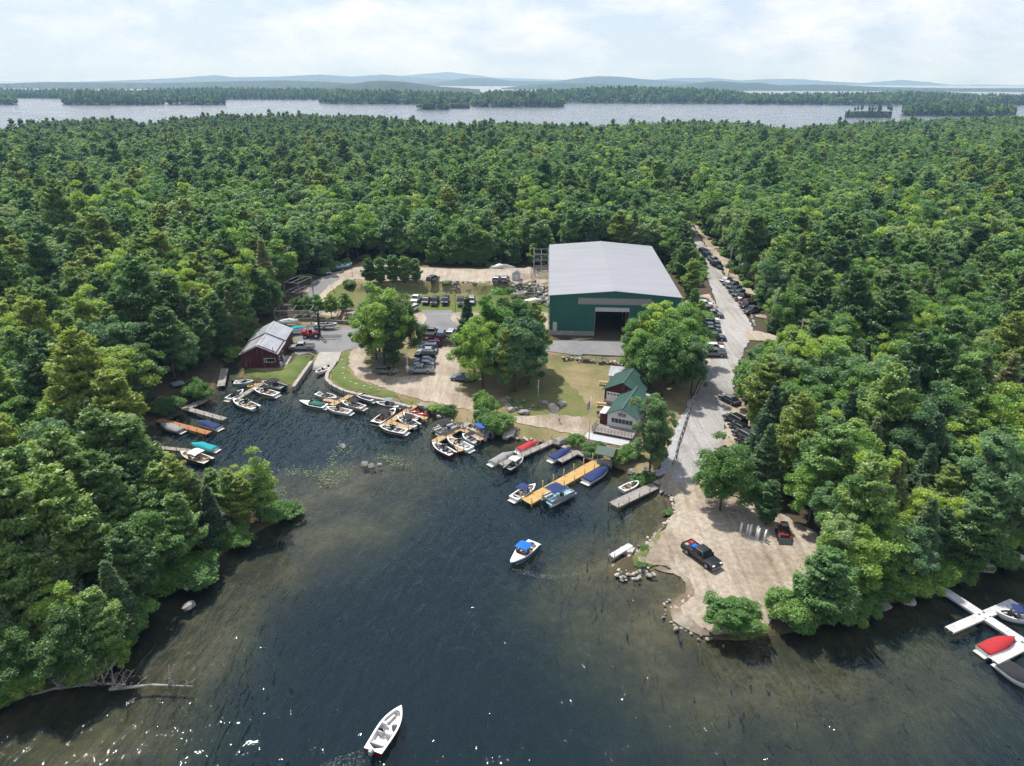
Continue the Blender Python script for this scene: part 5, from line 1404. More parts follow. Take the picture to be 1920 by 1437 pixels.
dock('long yellow timber dock with tall yellow posts', (1122, 866), (986, 941), 2.1, M['yellowwood'], .6, 2.45, 1.15, M['yellowwood'], pr=.085)
dock('grey board dock joining the sandy beach', (1228, 910), (1150, 947), 1.9, M['greydock'], .55, 2.6, .9)
dock('grey fourth dock between the red-covered and fishing boats', (1040, 826), (938, 871), 1.15, M['greydock'], .55, 2.0, .7)
dock('short grey dock stub beside the navy-covered boat', (1085, 846), (1049, 865), 1.2, M['greydock'], .55, 2.2, .7)
dock('grey shore walkway leading to the dock shelter', (1055, 836), (1128, 867), 1.0, M['greydock'], .6, 3, .3, posts=False, name='walkway')
dock('third dock with tan decking and grey gangway', (862, 802), (813, 829), 1.5, M['tandeck'], .55, 2.4, .75, fingers=[((842, 816), (864, 846), 1.0), ((862, 803), (905, 824), 1.0), ((813, 829), (824, 834), 1.0)])
dock('grey gangway from the shore to the third dock', (897, 782), (864, 802), 1.1, M['greydock'], .75, 2.4, .8, name='gangway')
dock('second wooden dock with two tan fingers', (779, 760), (716, 800), 1.3, M['tandeck'], .55, 2.3, .75, fingers=[((758, 775), (800, 785), 1.2), ((728, 790), (771, 804), 1.2)])
dock('first finger dock of new tan wood below the curved wall', (664, 738), (621, 760), 1.3, M['tandeck'], .55, 2.3, .75, fingers=[((632, 754), (607, 749), 1.1), ((640, 751), (678, 766), 1.0)])
dock('grey dock between the boats below the barn lawn', (493, 718), (440, 750), 1.2, M['greydock'], .5, 2.4, .5)
dock('narrow grey dock in the dark inlet left of the barn', (421, 691), (414, 724), 1.6, M['greydock'], .5, 3.0, .4)
dock('grey T-shaped dock beside the shrubs on the left shore', (343, 764), (421, 786), 1.3, M['greydock'], .6, 2.2, .8, fingers=[((348, 766), (386, 748), 1.6)])
dock('orange-stained dock on the left shore', (297, 787), (392, 812), 1.4, M['orangewood'], .55, 2.2, .7)
dock('lowest grey dock on the left shore', (272, 836), (356, 845), 1.0, M['greydock'], .55, 2.2, .7)
dock('white floating dock with cross fingers at the right edge', (1753, 1095), (1936, 1214), 1.35, M['whitedock'], .5, 3, .3, fingers=[((1780, 1181), (1903, 1128), 1.15), ((1862, 1238), (1938, 1200), 1.25)], posts=False)
dock('white gangway on the right edge above the boulders', (1880, 1027), (1940, 1056), 1.2, M['whitedock'], .6, 3, .3, posts=False, name='gangway')
dock('aluminium jetty lying on the rock pile', (1146, 1043), (1183, 1021), .9, M['whitedock'], .75, 4.0, .8, M['steel'], name='jetty')

# concrete steps by the jetty
x, y, z = on(1192, 1037)
st_ = thing('stone_steps', 'pale stone steps leading down to the aluminium jetty', 'steps', (x, y, .2), -.5)
for i in range(5): MB().box(-.7 - i * .42, -.6, -.4, -.3 - i * .42, .6, .62 - i * .12).build('step', M['rock3'], st_, .03)
x, y, z = on(750, 742)
st_ = thing('wooden_steps', 'short wooden steps from the grass to the shore by the slate-topped boat', 'steps', (x, y, .1), .6)
for i in range(5): MB().box(-.55, -i * .38 - .3, -.2, .55, -i * .38, .85 - i * .15).build('step', M['tandeck'], st_)
for sg in (-1, 1): MB().beam((sg * .62, 0, 1.2), (sg * .62, -1.9, .6), .07, .1).build('handrail', M['tandeck'], st_)

# --- rocks
def rock_mesh(seed, m, flat=.75):
    rg = np.random.default_rng(seed)
    bm = bmesh.new()
    for p in unit(rg, 22) * rg.uniform(.82, 1.08, (22, 1)) * np.array([1, .82, flat]): bm.verts.new(p)
    r = bmesh.ops.convex_hull(bm, input=bm.verts[:])
    bmesh.ops.delete(bm, geom=[v for v in bm.verts if not v.link_faces], context='VERTS')
    me = bpy.data.meshes.new('stone'); bm.to_mesh(me); bm.free(); me.materials.append(m)
    return me
ROCKS = {k: [rock_mesh(i + 10 * j, M[k]) for i in range(5)] for j, k in enumerate(('rock', 'rock2', 'rock3'))}
rgr = random.Random(9)
def stone(x, y, z, r, kind='rock', parent=None, name='stone', flat=1.0, sub=False):
    o = link(name, rgr.choice(ROCKS[kind]), parent, (x, y, z), (rgr.uniform(-.2, .2), rgr.uniform(-.2, .2), rgr.uniform(0, 6.3)), (r * rgr.uniform(.85, 1.2), r * rgr.uniform(.85, 1.2), r * flat))
    return o
def boulder(label, px, py, r, kind='rock', water=False, flat=.8, group=None):
    x, y, z = (*G(px, py, 0), 0) if water else on(px, py)
    o = stone(x, y, z + r * .25, r, kind, None, 'boulder', flat); tag(o, label, 'boulder', group)
    return o
def stone_wall(label, pts, h, r, rows, kinds=('rock', 'rock2'), name='stone_wall', jit=.3, zfun=None, spread=0.0, cat='wall', lean=0.0):
    P = [Vector(p) for p in pts]
    t = thing(name, label, cat, (0, 0, 0))
    for a, b in zip(P[:-1], P[1:]):
        L = (b - a).length; n = max(1, int(L / (r * 1.55))); d = (b - a) / L; nr_ = Vector((-d.y, d.x))
        for row in range(rows):
            for i in range(n):
                p = a + d * (L * (i + .5 + rgr.uniform(-jit, jit) + .5 * (row % 2)) / n) + nr_ * (rgr.uniform(-1, 1) * (spread + r * .15) + lean * row)
                z0 = zfun(p.x, p.y) if zfun else hz(p.x, p.y)
                rr = r * rgr.uniform(.65, 1.25)
                stone(p.x, p.y, z0 + (row + .4) * h / rows, rr, rgr.choice(kinds), t, flat=.8)
    return t
def W2(z, *pts): return [Vector(G(px, py, z)) for px, py in pts]
lowz = lambda zz: (lambda x, y: zz)
stone_wall('dry boulder wall along the edge of the warehouse apron', W2(2.2, (1016, 666), (1060, 673), (1100, 677), (1140, 681), (1192, 683)), 1.5, .62, 3, ('rock', 'rock2', 'rock3'), zfun=lowz(1.35))
stone_wall('long wall of grey boulders below the upper lot', W2(4.6, (800, 531), (850, 536), (900, 537), (950, 538), (1000, 541), (1032, 545)), 2.4, .75, 4, ('rock', 'rock2', 'rock', 'rock3'), zfun=lowz(3.4), spread=.4, lean=.35)
stone_wall('heap of boulders and rubble left of the warehouse', W2(4.0, (1000, 550), (1030, 552), (1028, 570), (1010, 535)), 1.6, .8, 2, ('rock', 'rock2', 'rock3'), spread=1.2, name='rock_heap', cat='rocks')
stone_wall('row of stones along the right road verge near the bend', W2(3.2, (1407, 588), (1412, 600), (1416, 612)), .5, .45, 1, ('rock3', 'rock'))
stone_wall('stone edging round the cove beside the beach dock', W2(.2, (1228, 913), (1246, 924), (1260, 938), (1266, 955), (1258, 975), (1240, 990), (1226, 1008)), .5, .42, 1, ('rock', 'rock3'), zfun=lowz(.1), spread=.2)
stone_wall('loose shoreline stones leading to the jetty', W2(.2, (1226, 1008), (1205, 1026), (1185, 1040), (1196, 1050)), .5, .4, 2, ('rock3', 'rock'), zfun=lowz(.15), spread=.6)
stone_wall('pile of pale rip-rap rocks at the tip of the jetty', W2(.3, (1150, 1064), (1168, 1062), (1186, 1064), (1205, 1070), (1222, 1070), (1205, 1078), (1180, 1080), (1156, 1076)), .6, .36, 3, ('rock3', 'rock3', 'rock'), zfun=lowz(-.05), spread=.9, name='rock_pile', cat='rocks')
stone_wall('scattered reddish stones along the lower beach edge', W2(.0, (1270, 1128), (1256, 1142), (1262, 1160), (1285, 1176), (1310, 1186), (1335, 1194)), .4, .3, 2, ('rock', 'rock3', 'rock2'), zfun=lowz(-.1), spread=1.3, name='shore_stones', cat='rocks')
stone_wall('rocks along the shore between the second and third docks', W2(.2, (800, 772), (830, 783), (850, 793), (880, 806)), .6, .5, 1, ('rock', 'rock3'), zfun=lowz(.1), spread=.4, name='shore_stones', cat='rocks')
stone_wall('small stones along the bank left of the crimson-covered boat', W2(.2, (962, 818), (985, 824), (1010, 830), (1030, 828)), .5, .42, 1, ('rock', 'rock3'), zfun=lowz(.1), spread=.4, name='shore_stones', cat='rocks')
stone_wall('jumble of rocks under the big trees by the shore path', W2(1.3, (880, 745), (910, 752), (940, 758), (970, 762), (995, 760)), .7, .6, 2, ('rock', 'rock2'), spread=2.2, name='rock_heap', cat='rocks')
stone_wall('rocks at the foot of the trees in the lower lot', W2(1.4, (695, 660), (712, 672), (725, 680), (745, 672)), .6, .5, 2, ('rock', 'rock2'), spread=1.4, name='rock_heap', cat='rocks')
for lb, px, py, r, k, wt_ in [
    ('big grey boulder in the water below the shore shrubs', 955, 817, 1.6, 'rock', 0), ('big flat boulder between the fourth dock and walkway', 1048, 832, 1.7, 'rock', 0), ('pointed boulder on the lawn beside the shore path', 982, 776, 1.3, 'rock', 0),
    ('long low boulder on the lawn left of the flagpole', 1037, 770, 1.5, 'rock2', 0), ('pale slab boulder in the middle of the lawn', 1054, 760, 1.2, 'rock3', 0), ('grey boulder at the right end of the second dock', 795, 766, 1.6, 'rock', 0),
    ('boulder at the shore beside the lowest left dock', 303, 866, 1.3, 'rock', 0), ('lone boulder in the water off the left point', 355, 1140, .9, 'rock', 1), ('dark rock standing in the lily-pad shallows', 683, 874, .85, 'rock2', 1),
    ('second dark rock in the lily-pad shallows', 697, 876, .85, 'rock2', 1), ('half-sunk pale rock beside the lily pads', 643, 839, .8, 'rock', 1), ('small rock right of the dark shallows rocks', 711, 873, .5, 'rock', 1),
    ('tall boulder under the shrubs near the right dock', 1845, 1066, 1.6, 'rock', 0), ('broad boulder beneath the right edge gangway', 1890, 1050, 1.8, 'rock', 0), ('wet boulder at the foot of the right shrubs', 1703, 1130, 1.0, 'rock', 0),
    ('dark boulder in the shallows off the right shrubs', 1656, 1142, 1.1, 'rock2', 1), ('small boulder at the waterline beside the right shrubs', 1648, 1128, .7, 'rock', 0), ('boulder beside the small sign at the beach dock', 1186, 886, .9, 'rock', 0),
    ('grey boulder next to the silver pickup in the lower lot', 744, 700, 1.0, 'rock', 0), ('boulder under the big trees, nearest the path', 957, 771, 1.0, 'rock', 0), ('lawn boulder right of the light pole', 1022, 757, .9, 'rock', 0)]:
    boulder(lb, px, py, r, k, bool(wt_))
for i, (px, py) in enumerate([(642, 676), (645, 684), (644, 691), (642, 702), (647, 710), (657, 717), (668, 721), (684, 725), (695, 729), (711, 733)]):
    boulder('white marker stone on the grass verge by the curved wall', px, py, .38, 'rock3', group='white marker stones along the verge')

# --- sea walls and retaining walls
def wall_run(name, label, pts, z0, z1, th, m, cap=None, cat='wall', chunk=2.4):
    t = thing(name, label, cat)
    P = [Vector(p) for p in pts]
    for a, b in zip(P[:-1], P[1:]):
        L = (b - a).length; n = max(1, round(L / chunk))
        for i in range(n):
            p, q = a.lerp(b, i / n + .004), a.lerp(b, (i + 1) / n - .004)
            MB().beam((p.x, p.y, (z0 + z1) / 2), (q.x, q.y, (z0 + z1) / 2), th, z1 - z0).build('wall_block', m, t)
    return t
wall_run('sea_wall', 'straight concrete sea wall along the barn lawn', W2(.8, (550, 726), (567, 702), (584, 678)), -1.5, .95, .7, M['concrete'])
sw = wall_run('sea_wall', 'curved concrete sea wall below the grass verge', W2(.8, (630, 677), (622, 690), (614, 700), (612, 711), (622, 722), (645, 733), (680, 742), (720, 750), (770, 764)), -1.5, .95, .75, M['concrete'])
pm_ = MB().bar((0, 0, -2.2), (0, 0, .7), .055, n=7).mesh('post', M['postwood'])
for pts, n in (((612, 712), (625, 724)), 2), (((625, 725), (700, 748)), 6), (((552, 727), (582, 684)), 5):
    for i in range(n):
        u = (i + .5) / n; x, y = G(pts[0][0] + (pts[1][0] - pts[0][0]) * u, pts[0][1] + (pts[1][1] - pts[0][1]) * u + 3, .9)
        link('mooring_post', pm_, sw, (x, y, .6))
wall_run('retaining_wall', 'grey timber retaining wall behind the lower lot', W2(2.6, (774, 636), (800, 637), (860, 638), (930, 640)), .9, 3.0, .5, M['greywood'])
wall_run('retaining_wall', 'low stone retaining wall behind the barn yard', W2(2.0, (556, 598), (600, 603), (650, 606), (672, 608)), 1.0, 2.6, .5, M['rock2'])
t = thing('guard_fence', 'grey timber guard fence on top of the apron wall', 'fence')
P = W2(3.0, (1092, 670), (1130, 672), (1170, 674), (1200, 674))
for a, b in zip(P[:-1], P[1:]):
    MB().beam((a.x, a.y, 3.65), (b.x, b.y, 3.65), .15, .35).build('rail', M['greywood'], t)
    MB().beam((a.x, a.y, 2.6), (a.x, a.y, 3.8), .18, .18).build('post', M['greywood'], t)
# guard rail of the road
t = thing('guard_rail', 'weathered guard rail between the road and the crushed stone', 'guard rail')
P = [Vector(on(*p)) for p in [(1266, 862), (1271, 838), (1281, 808), (1290, 780), (1300, 752), (1311, 726), (1319, 710)]]
for i, (a, b) in enumerate(zip(P[:-1], P[1:])):
    up = Vector((0, 0, .72))
    MB().beam(a + up, b + up, .1, .3).build('rail', M['galv'] if i > 2 else M['brownwood'], t)
    k = max(1, round((b - a).length / 2.2))
    for j in range(k):
        p = a.lerp(b, j / k); MB().beam((p.x + .12, p.y, p.z - .3), (p.x + .12, p.y, p.z + .85), .14, .14).build('post', M['greywood'], t)
t = thing('rope_barrier', 'drooping pale rope barrier across the crushed stone strip', 'barrier')
P = [Vector(on(*p)) + Vector((0, 0, .55)) for p in [(1212, 886), (1226, 889), (1242, 886), (1254, 878), (1264, 866)]]
b = MB()
for a, c in zip(P[:-1], P[1:]): b.bar(a, c, .06)
b.build('rope', M['offwhite'], t)
for p in (P[0], P[-1]): MB().bar((p.x, p.y, p.z - .9), (p.x, p.y, p.z + .3), .07).build('post', M['greywood'], t)

# --- fallen trees on the left point
def dead_tree(label, pa, pb, r, twigs, seed):
    rg = random.Random(seed)
    a = Vector((*G(*pa, .3), .25)); b = Vector((*G(*pb, .3), .2))
    t = thing('fallen_tree', label, 'dead tree')
    q = MB(); mid = a.lerp(b, .5) + Vector((0, .3, .1)); q.bar(a, mid, r, r * .8).bar(mid, b, r * .8, r * .35); q.build('trunk', M['dead'], t)
    for i in range(twigs):
        p = a.lerp(b, rg.uniform(.02, .9)); d = Vector((rg.uniform(-.6, .6), rg.uniform(-.5, .5), rg.uniform(.4, 1.3))).normalized(); l = rg.uniform(.8, 3.4)
        w_ = MB(); q1 = p + d * l * .55 + Vector((rg.uniform(-.3, .3), 0, 0)); q2 = q1 + (d + Vector((rg.uniform(-.5, .5), rg.uniform(-.3, .3), .1))) * l * .5
        w_.bar(p, q1, r * .38, r * .25).bar(q1, q2, r * .25, .02)
        for k in range(3):
            q3 = q1.lerp(q2, rg.random()) ; w_.bar(q3, q3 + Vector((rg.uniform(-.7, .7), rg.uniform(-.4, .4), rg.uniform(-.1, .7))), .03, .01, 4)
        w_.build('branch', M['dead'], t)
dead_tree('long bleached fallen trunk lying in the water off the left point', (205, 1292), (362, 1286), .2, 14, 1)
dead_tree('tangled grey dead tree at the shore of the left point', (105, 1290), (235, 1282), .2, 26, 2)
dead_tree('small dead trunk beneath the left point trees', (60, 1302), (150, 1286), .16, 6, 3)
# logs in front of the warehouse
x, y, z = on(1092, 638)
t = thing('log_pile', 'pile of split logs in front of the warehouse foundation', 'logs', (x, y, 3.0))
for i in range(16): MB().bar((-2.4 + rgr.uniform(-1, 2.4), -.4 + rgr.uniform(-.5, .5), .15 + .12 * (i % 3)), (rgr.uniform(0, 3), rgr.uniform(-.6, .6), .15 + .12 * (i % 3)), .1).build('log', M['tanwood'], t)
for i, (px, py) in enumerate(((1398, 968), (1406, 962))):
    x, y, z = on(px, py)
    tag(MB().bar((-2.2, .9, .15), (2.2, -1.2, .15), .14, .12).build('log', M['dead'], None, 0, (x, y, z)), ('pale log lying under the trees behind the beach', 'second pale log under the trees behind the beach')[i], 'log')

# --- lily pads and wakes
M['lily'] = surf('lily_pad', [(0.3, (0.09, 0.125, 0.06)), (0.7, (0.15, 0.18, 0.095))], .8)
q = MB(); rl = random.Random(4)
for cx, cy2, sx, sy, n in ((640, 842, 14, 10, 90), (625, 860, 10, 9, 80), (655, 852, 9, 6, 30), (628, 885, 20, 14, 230), (612, 905, 14, 9, 130), (560, 885, 22, 5, 130), (598, 892, 16, 6, 60), (718, 858, 12, 5, 90), (742, 866, 11, 6, 130), (765, 874, 8, 4, 30), (530, 925, 12, 8, 60)):
    for _ in range(int(n * .6)):
        x, y = G(cx + rl.gauss(0, sx * .75), cy2 + rl.gauss(0, sy * .75)); r = rl.uniform(.06, .16); a0 = rl.uniform(0, 6)
        q.add([(x + r * math.cos(a0 + k), y + r * math.sin(a0 + k), .015 + .01 * rl.random()) for k in (.3, 1.2, 2.1, 3.0, 3.9, 4.8, 5.9)] + [(x, y, .014)], [(0, 1, 2, 7), (2, 3, 4, 7), (4, 5, 6, 7)])
tag(q.build('lily_pads', M['lily']), 'pale green lily pads floating in the shallows', kind='stuff')
fm, fnt, fb = newmat('foam')
fb.inputs['Base Color'].default_value = (.75, .77, .78, 1); fb.inputs['Roughness'].default_value = .6
fnt.links.new(ramp(fnt, noise(fnt, 4.5, 8, .85), [(0.53, (0, 0, 0)), (0.76, (.5, .5, .5))]), fb.inputs['Alpha'])
def wake(label, pts, wd):
    P = [Vector((*G(*p), 0)) for p in pts]; V = []; Fs = []
    for i, p in enumerate(P):
        d = (P[min(i + 1, len(P) - 1)] - P[max(i - 1, 0)]).normalized(); n = Vector((-d.y, d.x, 0)) * wd[i] / 2
        for k, s in enumerate((-1, -.4, .4, 1)): V.append((p.x + n.x * s, p.y + n.y * s, .03 + .02 * (k in (1, 2))))
        if i:
            for k in range(3): Fs.append((4 * i - 4 + k, 4 * i - 3 + k, 4 * i + 1 + k, 4 * i + k))
    q = MB(); q.add(V, Fs, True); tag(q.build('wake', fm), label, kind='stuff')
wake('white wake curling round the turning blue-topped boat', [(960, 1068), (975, 1072), (1000, 1078), (1030, 1082), (1065, 1080), (1095, 1072)], [.4, .8, 1.0, .9, .8, .3])
wake('foaming wake behind the maroon-hulled boat at the bottom', [(696, 1412), (680, 1420), (655, 1432), (620, 1450), (590, 1470)], [1.2, 1.8, 2.4, 2.8, 3.0])
# ------------------------------------------------------------------ vehicles
def paint(name, col, metal=.25): return plain(name, col, .32, metal, .05, .6, .5, .7)
PAINT = {'white': paint('car_white', (.68, .68, .67), 0), 'silver': paint('car_silver', (.4, .41, .42), .5), 'grey': paint('car_grey', (.16, .165, .17)), 'charcoal': paint('car_charcoal', (.055, .058, .062)), 'black': paint('car_black', (.014, .014, .016)),
         'navy': paint('car_navy', (.018, .032, .075)), 'blue': paint('car_blue', (.07, .13, .2)), 'maroon': paint('car_maroon', (.14, .015, .02)), 'green': paint('car_green', (.04, .085, .07)), 'red': paint('car_red', (.3, .02, .02)), 'tan': paint('car_tan', (.3, .26, .2))}
M['tyre'] = plain('tyre', (.02, .02, .021), .85)
M['rim'] = plain('alloy_rim', (.36, .37, .38), .35, .6)
M['lamp'] = plain('headlamp', (.62, .63, .62), .15)
M['tail'] = plain('tail_lamp', (.28, .015, .015), .25)

def car_meshes(kind):
    L, Wd, H = {'sedan': (4.7, 1.82, 1.45), 'suv': (4.75, 1.9, 1.75), 'pickup': (5.8, 2.0, 1.88), 'jeep': (4.3, 1.85, 1.85), 'wagon': (4.6, 1.85, 1.6)}[kind]
    hw = Wd / 2; zb = .32 if kind in ('sedan', 'wagon') else .42
    belt = {'sedan': .92, 'suv': 1.08, 'pickup': 1.12, 'jeep': 1.12, 'wagon': 1.0}[kind]
    hood = belt - .06
    X = lambda u: L / 2 - u * L      # u 0 nose .. 1 tail
    out = {}
    # lower body: side profile lofted over its width, slightly tucked
    prof = [(0, zb + .12), (.015, zb + .34), (.03, hood - .12), (.07, hood - .03), (.26, hood + .03)]
    prof += {'sedan': [(.30, belt), (.82, belt), (.97, belt - .02), (1, belt - .2), (1, zb + .15)], 'suv': [(.30, belt), (.97, belt), (1, belt - .12), (1, zb + .15)], 'wagon': [(.30, belt), (.96, belt), (1, belt - .12), (1, zb + .15)],
             'pickup': [(.30, belt), (.62, belt), (.625, belt + .02), (.99, belt + .02), (1, belt - .06), (1, zb + .15)], 'jeep': [(.34, belt), (.98, belt), (1, belt - .06), (1, zb + .15)]}[kind]
    prof += [(.97, zb), (.03, zb)]
    sec = [(-hw, .9, 0), (-hw * .985, 1, 0), (hw * .985, 1, 0), (hw, .9, 0)]
    b = MB(); n = len(prof)
    zc = (zb + belt) / 2
    vs = []
    for yy, k in ((-hw * .93, 1.0), (-hw, .82), (hw, .82), (hw * .93, 1.0)):
        vs += [(X(u) * (1 if k == 1 else .994), yy, zc + (z - zc) * (k if z > zc else 1)) for u, z in prof]
    fs = [tuple(range(n)), tuple(range(4 * n - 1, 3 * n - 1, -1))]
    for i in range(3):
        for k in range(n): fs.append((i * n + k, i * n + (k + 1) % n, (i + 1) * n + (k + 1) % n, (i + 1) * n + k))
    b.add(vs, fs)
    if kind == 'pickup': pass
    out['body'] = b.mesh('body', None)
    # greenhouse (glass) and roof
    c0, c1, r0, r1 = {'sedan': (.27, .86, .41, .70), 'suv': (.27, .99, .38, .93), 'pickup': (.28, .635, .37, .60), 'jeep': (.33, .985, .37, .96), 'wagon': (.26, .985, .39, .88)}[kind]
    gw, rw = hw * .93, hw * (.76 if kind != 'jeep' else .86)
    g = MB(); lo = [(X(c0), -gw, belt - .02), (X(c1), -gw, belt - .02), (X(c1), gw, belt - .02), (X(c0), gw, belt - .02)]; hi = [(X(r0), -rw, H - .06), (X(r1), -rw, H - .06), (X(r1), rw, H - .06), (X(r0), rw, H - .06)]
    g.add(lo + hi, [(0, 1, 5, 4), (1, 2, 6, 5), (2, 3, 7, 6), (3, 0, 4, 7), (4, 5, 6, 7)]); out['window'] = g.mesh('window', M['glass'])
    r = MB(); e = .03
    r.loft([[(X(r0) + .05, -rw - e, H - .07), (X(r1) - .05, -rw - e, H - .07), (X(r1) - .05, rw + e, H - .07), (X(r0) + .05, rw + e, H - .07)], [(X(r0) - .1, -rw * .9, H), (X(r1) + .06, -rw * .9, H), (X(r1) + .06, rw * .9, H), (X(r0) - .1, rw * .9, H)]], False)
    def lerp(a, q, t): return tuple(a[k] + (q[k] - a[k]) * t for k in range(3))
    for a, q in zip(lo, hi): r.bar((a[0], a[1] * 1.012, a[2]), (q[0], q[1] * 1.012, q[2]), .05, n=4)
    for s0, s1 in ((0, 1), (3, 2)):
        for t_ in ((.5,) if kind in ('sedan', 'jeep', 'pickup') else (.38, .72)): r.bar(*(tuple(v * (1.012 if k == 1 else 1) for k, v in enumerate(lerp(p0, p1, t_))) for p0, p1 in ((lo[s0], lo[s1]), (hi[s0], hi[s1]))), .045, n=4)
    out['roof'] = r.mesh('roof', None)
    if kind == 'pickup':
        q = MB().box(X(.985), -hw * .8, belt + .022, X(.65), hw * .8, belt + .032); out['truck_bed'] = q.mesh('truck_bed', M['black'])
        q = MB()
        for sg in (-1, 1): q.box(X(.99), sg * hw * .9 - .06, belt + .02, X(.64), sg * hw * .9 + .06, belt + .1)
        q.box(X(.998), -hw * .9, belt + .02, X(.985), hw * .9, belt + .1); out['bed_rail'] = q.mesh('bed_rail', None)
    wr = {'sedan': .33, 'suv': .37, 'pickup': .41, 'jeep': .41, 'wagon': .34}[kind]
    ty = MB(); nn = 14; ty.bar((0, -.12, 0), (0, .12, 0), wr, n=nn); out['tyre'] = ty.mesh('tyre', M['tyre'])
    rm = MB().bar((0, -.126, 0), (0, .126, 0), wr * .62, n=10); out['rim'] = rm.mesh('rim', M['rim'])
    out['headlight'] = MB().box(X(.045), -.2, hood - .3, X(.002), .2, hood - .14).mesh('headlight', M['lamp'])
    out['tail_light'] = MB().box(X(1.004), -.14, belt - .36, X(.985), .14, belt - .1).mesh('tail_light', M['tail'])
    gr = MB().box(X(.03), -hw * .5, zb + .2, X(-.004), hw * .5, hood - .28).mesh('grille', M['black'])
    out['grille'] = gr
    out['mirror'] = MB().box(-.08, -.12, -.09, .08, .12, .09).mesh('mirror', M['black'], .03)
    out['bumper'] = MB().box(X(.02), -hw * .92, zb + .0, X(-.012), hw * .92, zb + .17).box(X(1.012), -hw * .92, zb + .02, X(.98), hw * .92, zb + .17).mesh('bumper', M['rim'] if kind in ('pickup', 'jeep') else M['black'])
    out['mz'] = (X(c0 + .05), belt + .06)
    out['dims'] = (L, hw, wr)
    return out
CARS = {k: car_meshes(k) for k in ('sedan', 'suv', 'pickup', 'jeep', 'wagon')}

def car(kind, col, label, px=None, py=None, rz=0.0, group=None, loc=None, front=None, rear=None):
    if front:
        a, c = Vector(on(*front, .7)), Vector(on(*rear, .7)); m_ = (a + c) / 2; x, y = m_.x, m_.y; rz = math.atan2(a.y - c.y, a.x - c.x); z = hz(x, y)
    elif loc: x, y, z = loc
    else: x, y, z = on(px, py, .7); z = hz(x, y)
    t = thing({'pickup': 'pickup_truck', 'jeep': 'off_road_car', 'suv': 'sport_utility_car', 'sedan': 'sedan_car', 'wagon': 'hatchback_car'}[kind], label, 'truck' if kind == 'pickup' else 'car', (x, y, z + .24), rz, group)
    c = CARS[kind]; L, hw, wr = c['dims']
    for nm in ('body', 'roof', 'bed_rail'):
        if nm in c:
            me = c[nm]
            if not me.materials: me.materials.append(PAINT['white'])
            o = link(nm, me, t); o.material_slots[0].link = 'OBJECT'; o.material_slots[0].material = PAINT[col]
    for sg in (-1, 1): link('mirror', c['mirror'], t, (c['mz'][0], sg * (hw + .1), c['mz'][1]))
    for nm in ('window', 'grille', 'truck_bed', 'bumper'):
        if nm in c: link(nm, c[nm], t)
    for sx in (.31, -.3):
        for sg in (-1, 1):
            w_ = link('wheel', c['tyre'], t, (sx * L, sg * (hw - .1), wr)); link('rim', c['rim'], w_)
    for sg in (-1, 1):
        link('headlight', c['headlight'], t, (0, sg * hw * .68, 0)); link('tail_light', c['tail_light'], t, (0, sg * hw * .78, 0))
    return t

D = R
ck = lambda *a, **k: car(*a, **k)
# middle lot, row facing the lake
S_, N_ = D(-92), D(88)
ck('pickup', 'white', 'white pickup at the left end of the upper row in the middle lot', 780, 562, D(-98))
ck('sedan', 'charcoal', 'dark sedan beside the white pickup in the middle lot', 799, 564, D(-95))
ck('pickup', 'black', 'black pickup third from the left in the middle lot upper row', 815, 565, S_)
ck('suv', 'navy', 'dark blue sport utility car fourth in the middle lot upper row', 835, 565, S_)
ck('pickup', 'charcoal', 'charcoal pickup behind the light pole in the middle lot', 864, 566, D(-86))
ck('suv', 'silver', 'silver sport utility car at the right of the middle lot upper row', 884, 565, S_)
ck('suv', 'white', 'white sport utility car half hidden behind the round tree', 772, 581, D(-118))
ck('jeep', 'black', 'black boxy off-road car at the retaining wall', 789, 623, N_)
ck('pickup', 'charcoal', 'dark grey pickup parked tail to the retaining wall', 809, 625, D(84))
ck('wagon', 'blue', 'blue-grey hatchback second from the trees at the retaining wall', 828, 627, D(84))
ck('suv', 'silver', 'silver-grey car beside the trees at the retaining wall', 846, 626, D(82))
ck('sedan', 'grey', 'grey car mostly hidden under the trees at the retaining wall', 866, 624, N_)
# lower lot column
ck('suv', 'maroon', 'maroon car at the top of the lower lot column', 809, 646, D(176))
ck('suv', 'blue', 'blue-silver car second in the lower lot column', 802, 653, D(178))
ck('sedan', 'silver', 'silver sedan third in the lower lot column', 801, 659, D(178))
ck('suv', 'black', 'black car with a dark cover fourth in the lower lot column', 797, 667, D(180))
ck('sedan', 'navy', 'navy sedan fifth in the lower lot column', 796, 677, D(178))
ck('sedan', 'blue', 'dark blue sedan just above the silver pickup', 795, 684, D(180))
ck('pickup', 'silver', 'silver pickup at the bottom of the lower lot column', 788, 695, D(178))
ck('wagon', 'grey', 'grey hatchback alone on the grass by the gravel drive', 722, 696, D(-8))
ck('sedan', 'blue', 'blue car peeking out under the big shore trees', 866, 709, D(170))
# upper lot and barn
ck('suv', 'charcoal', 'dark car at the left of the upper lot below the pines', 812, 524, D(62))
ck('suv', 'silver', 'silver car left of its twin in the upper lot', 932, 525, D(78))
ck('suv', 'silver', 'silver car nearest the small shed in the upper lot', 947, 525, D(80))
ck('sedan', 'silver', 'silver sedan at the forest edge by the curving drive', 613, 510, D(-60))
ck('pickup', 'silver', 'silver pickup with red load beside the red barn', 566, 652, D(184))
ck('pickup', 'black', 'black truck in the shade beside the round tree', 700, 636, D(160))
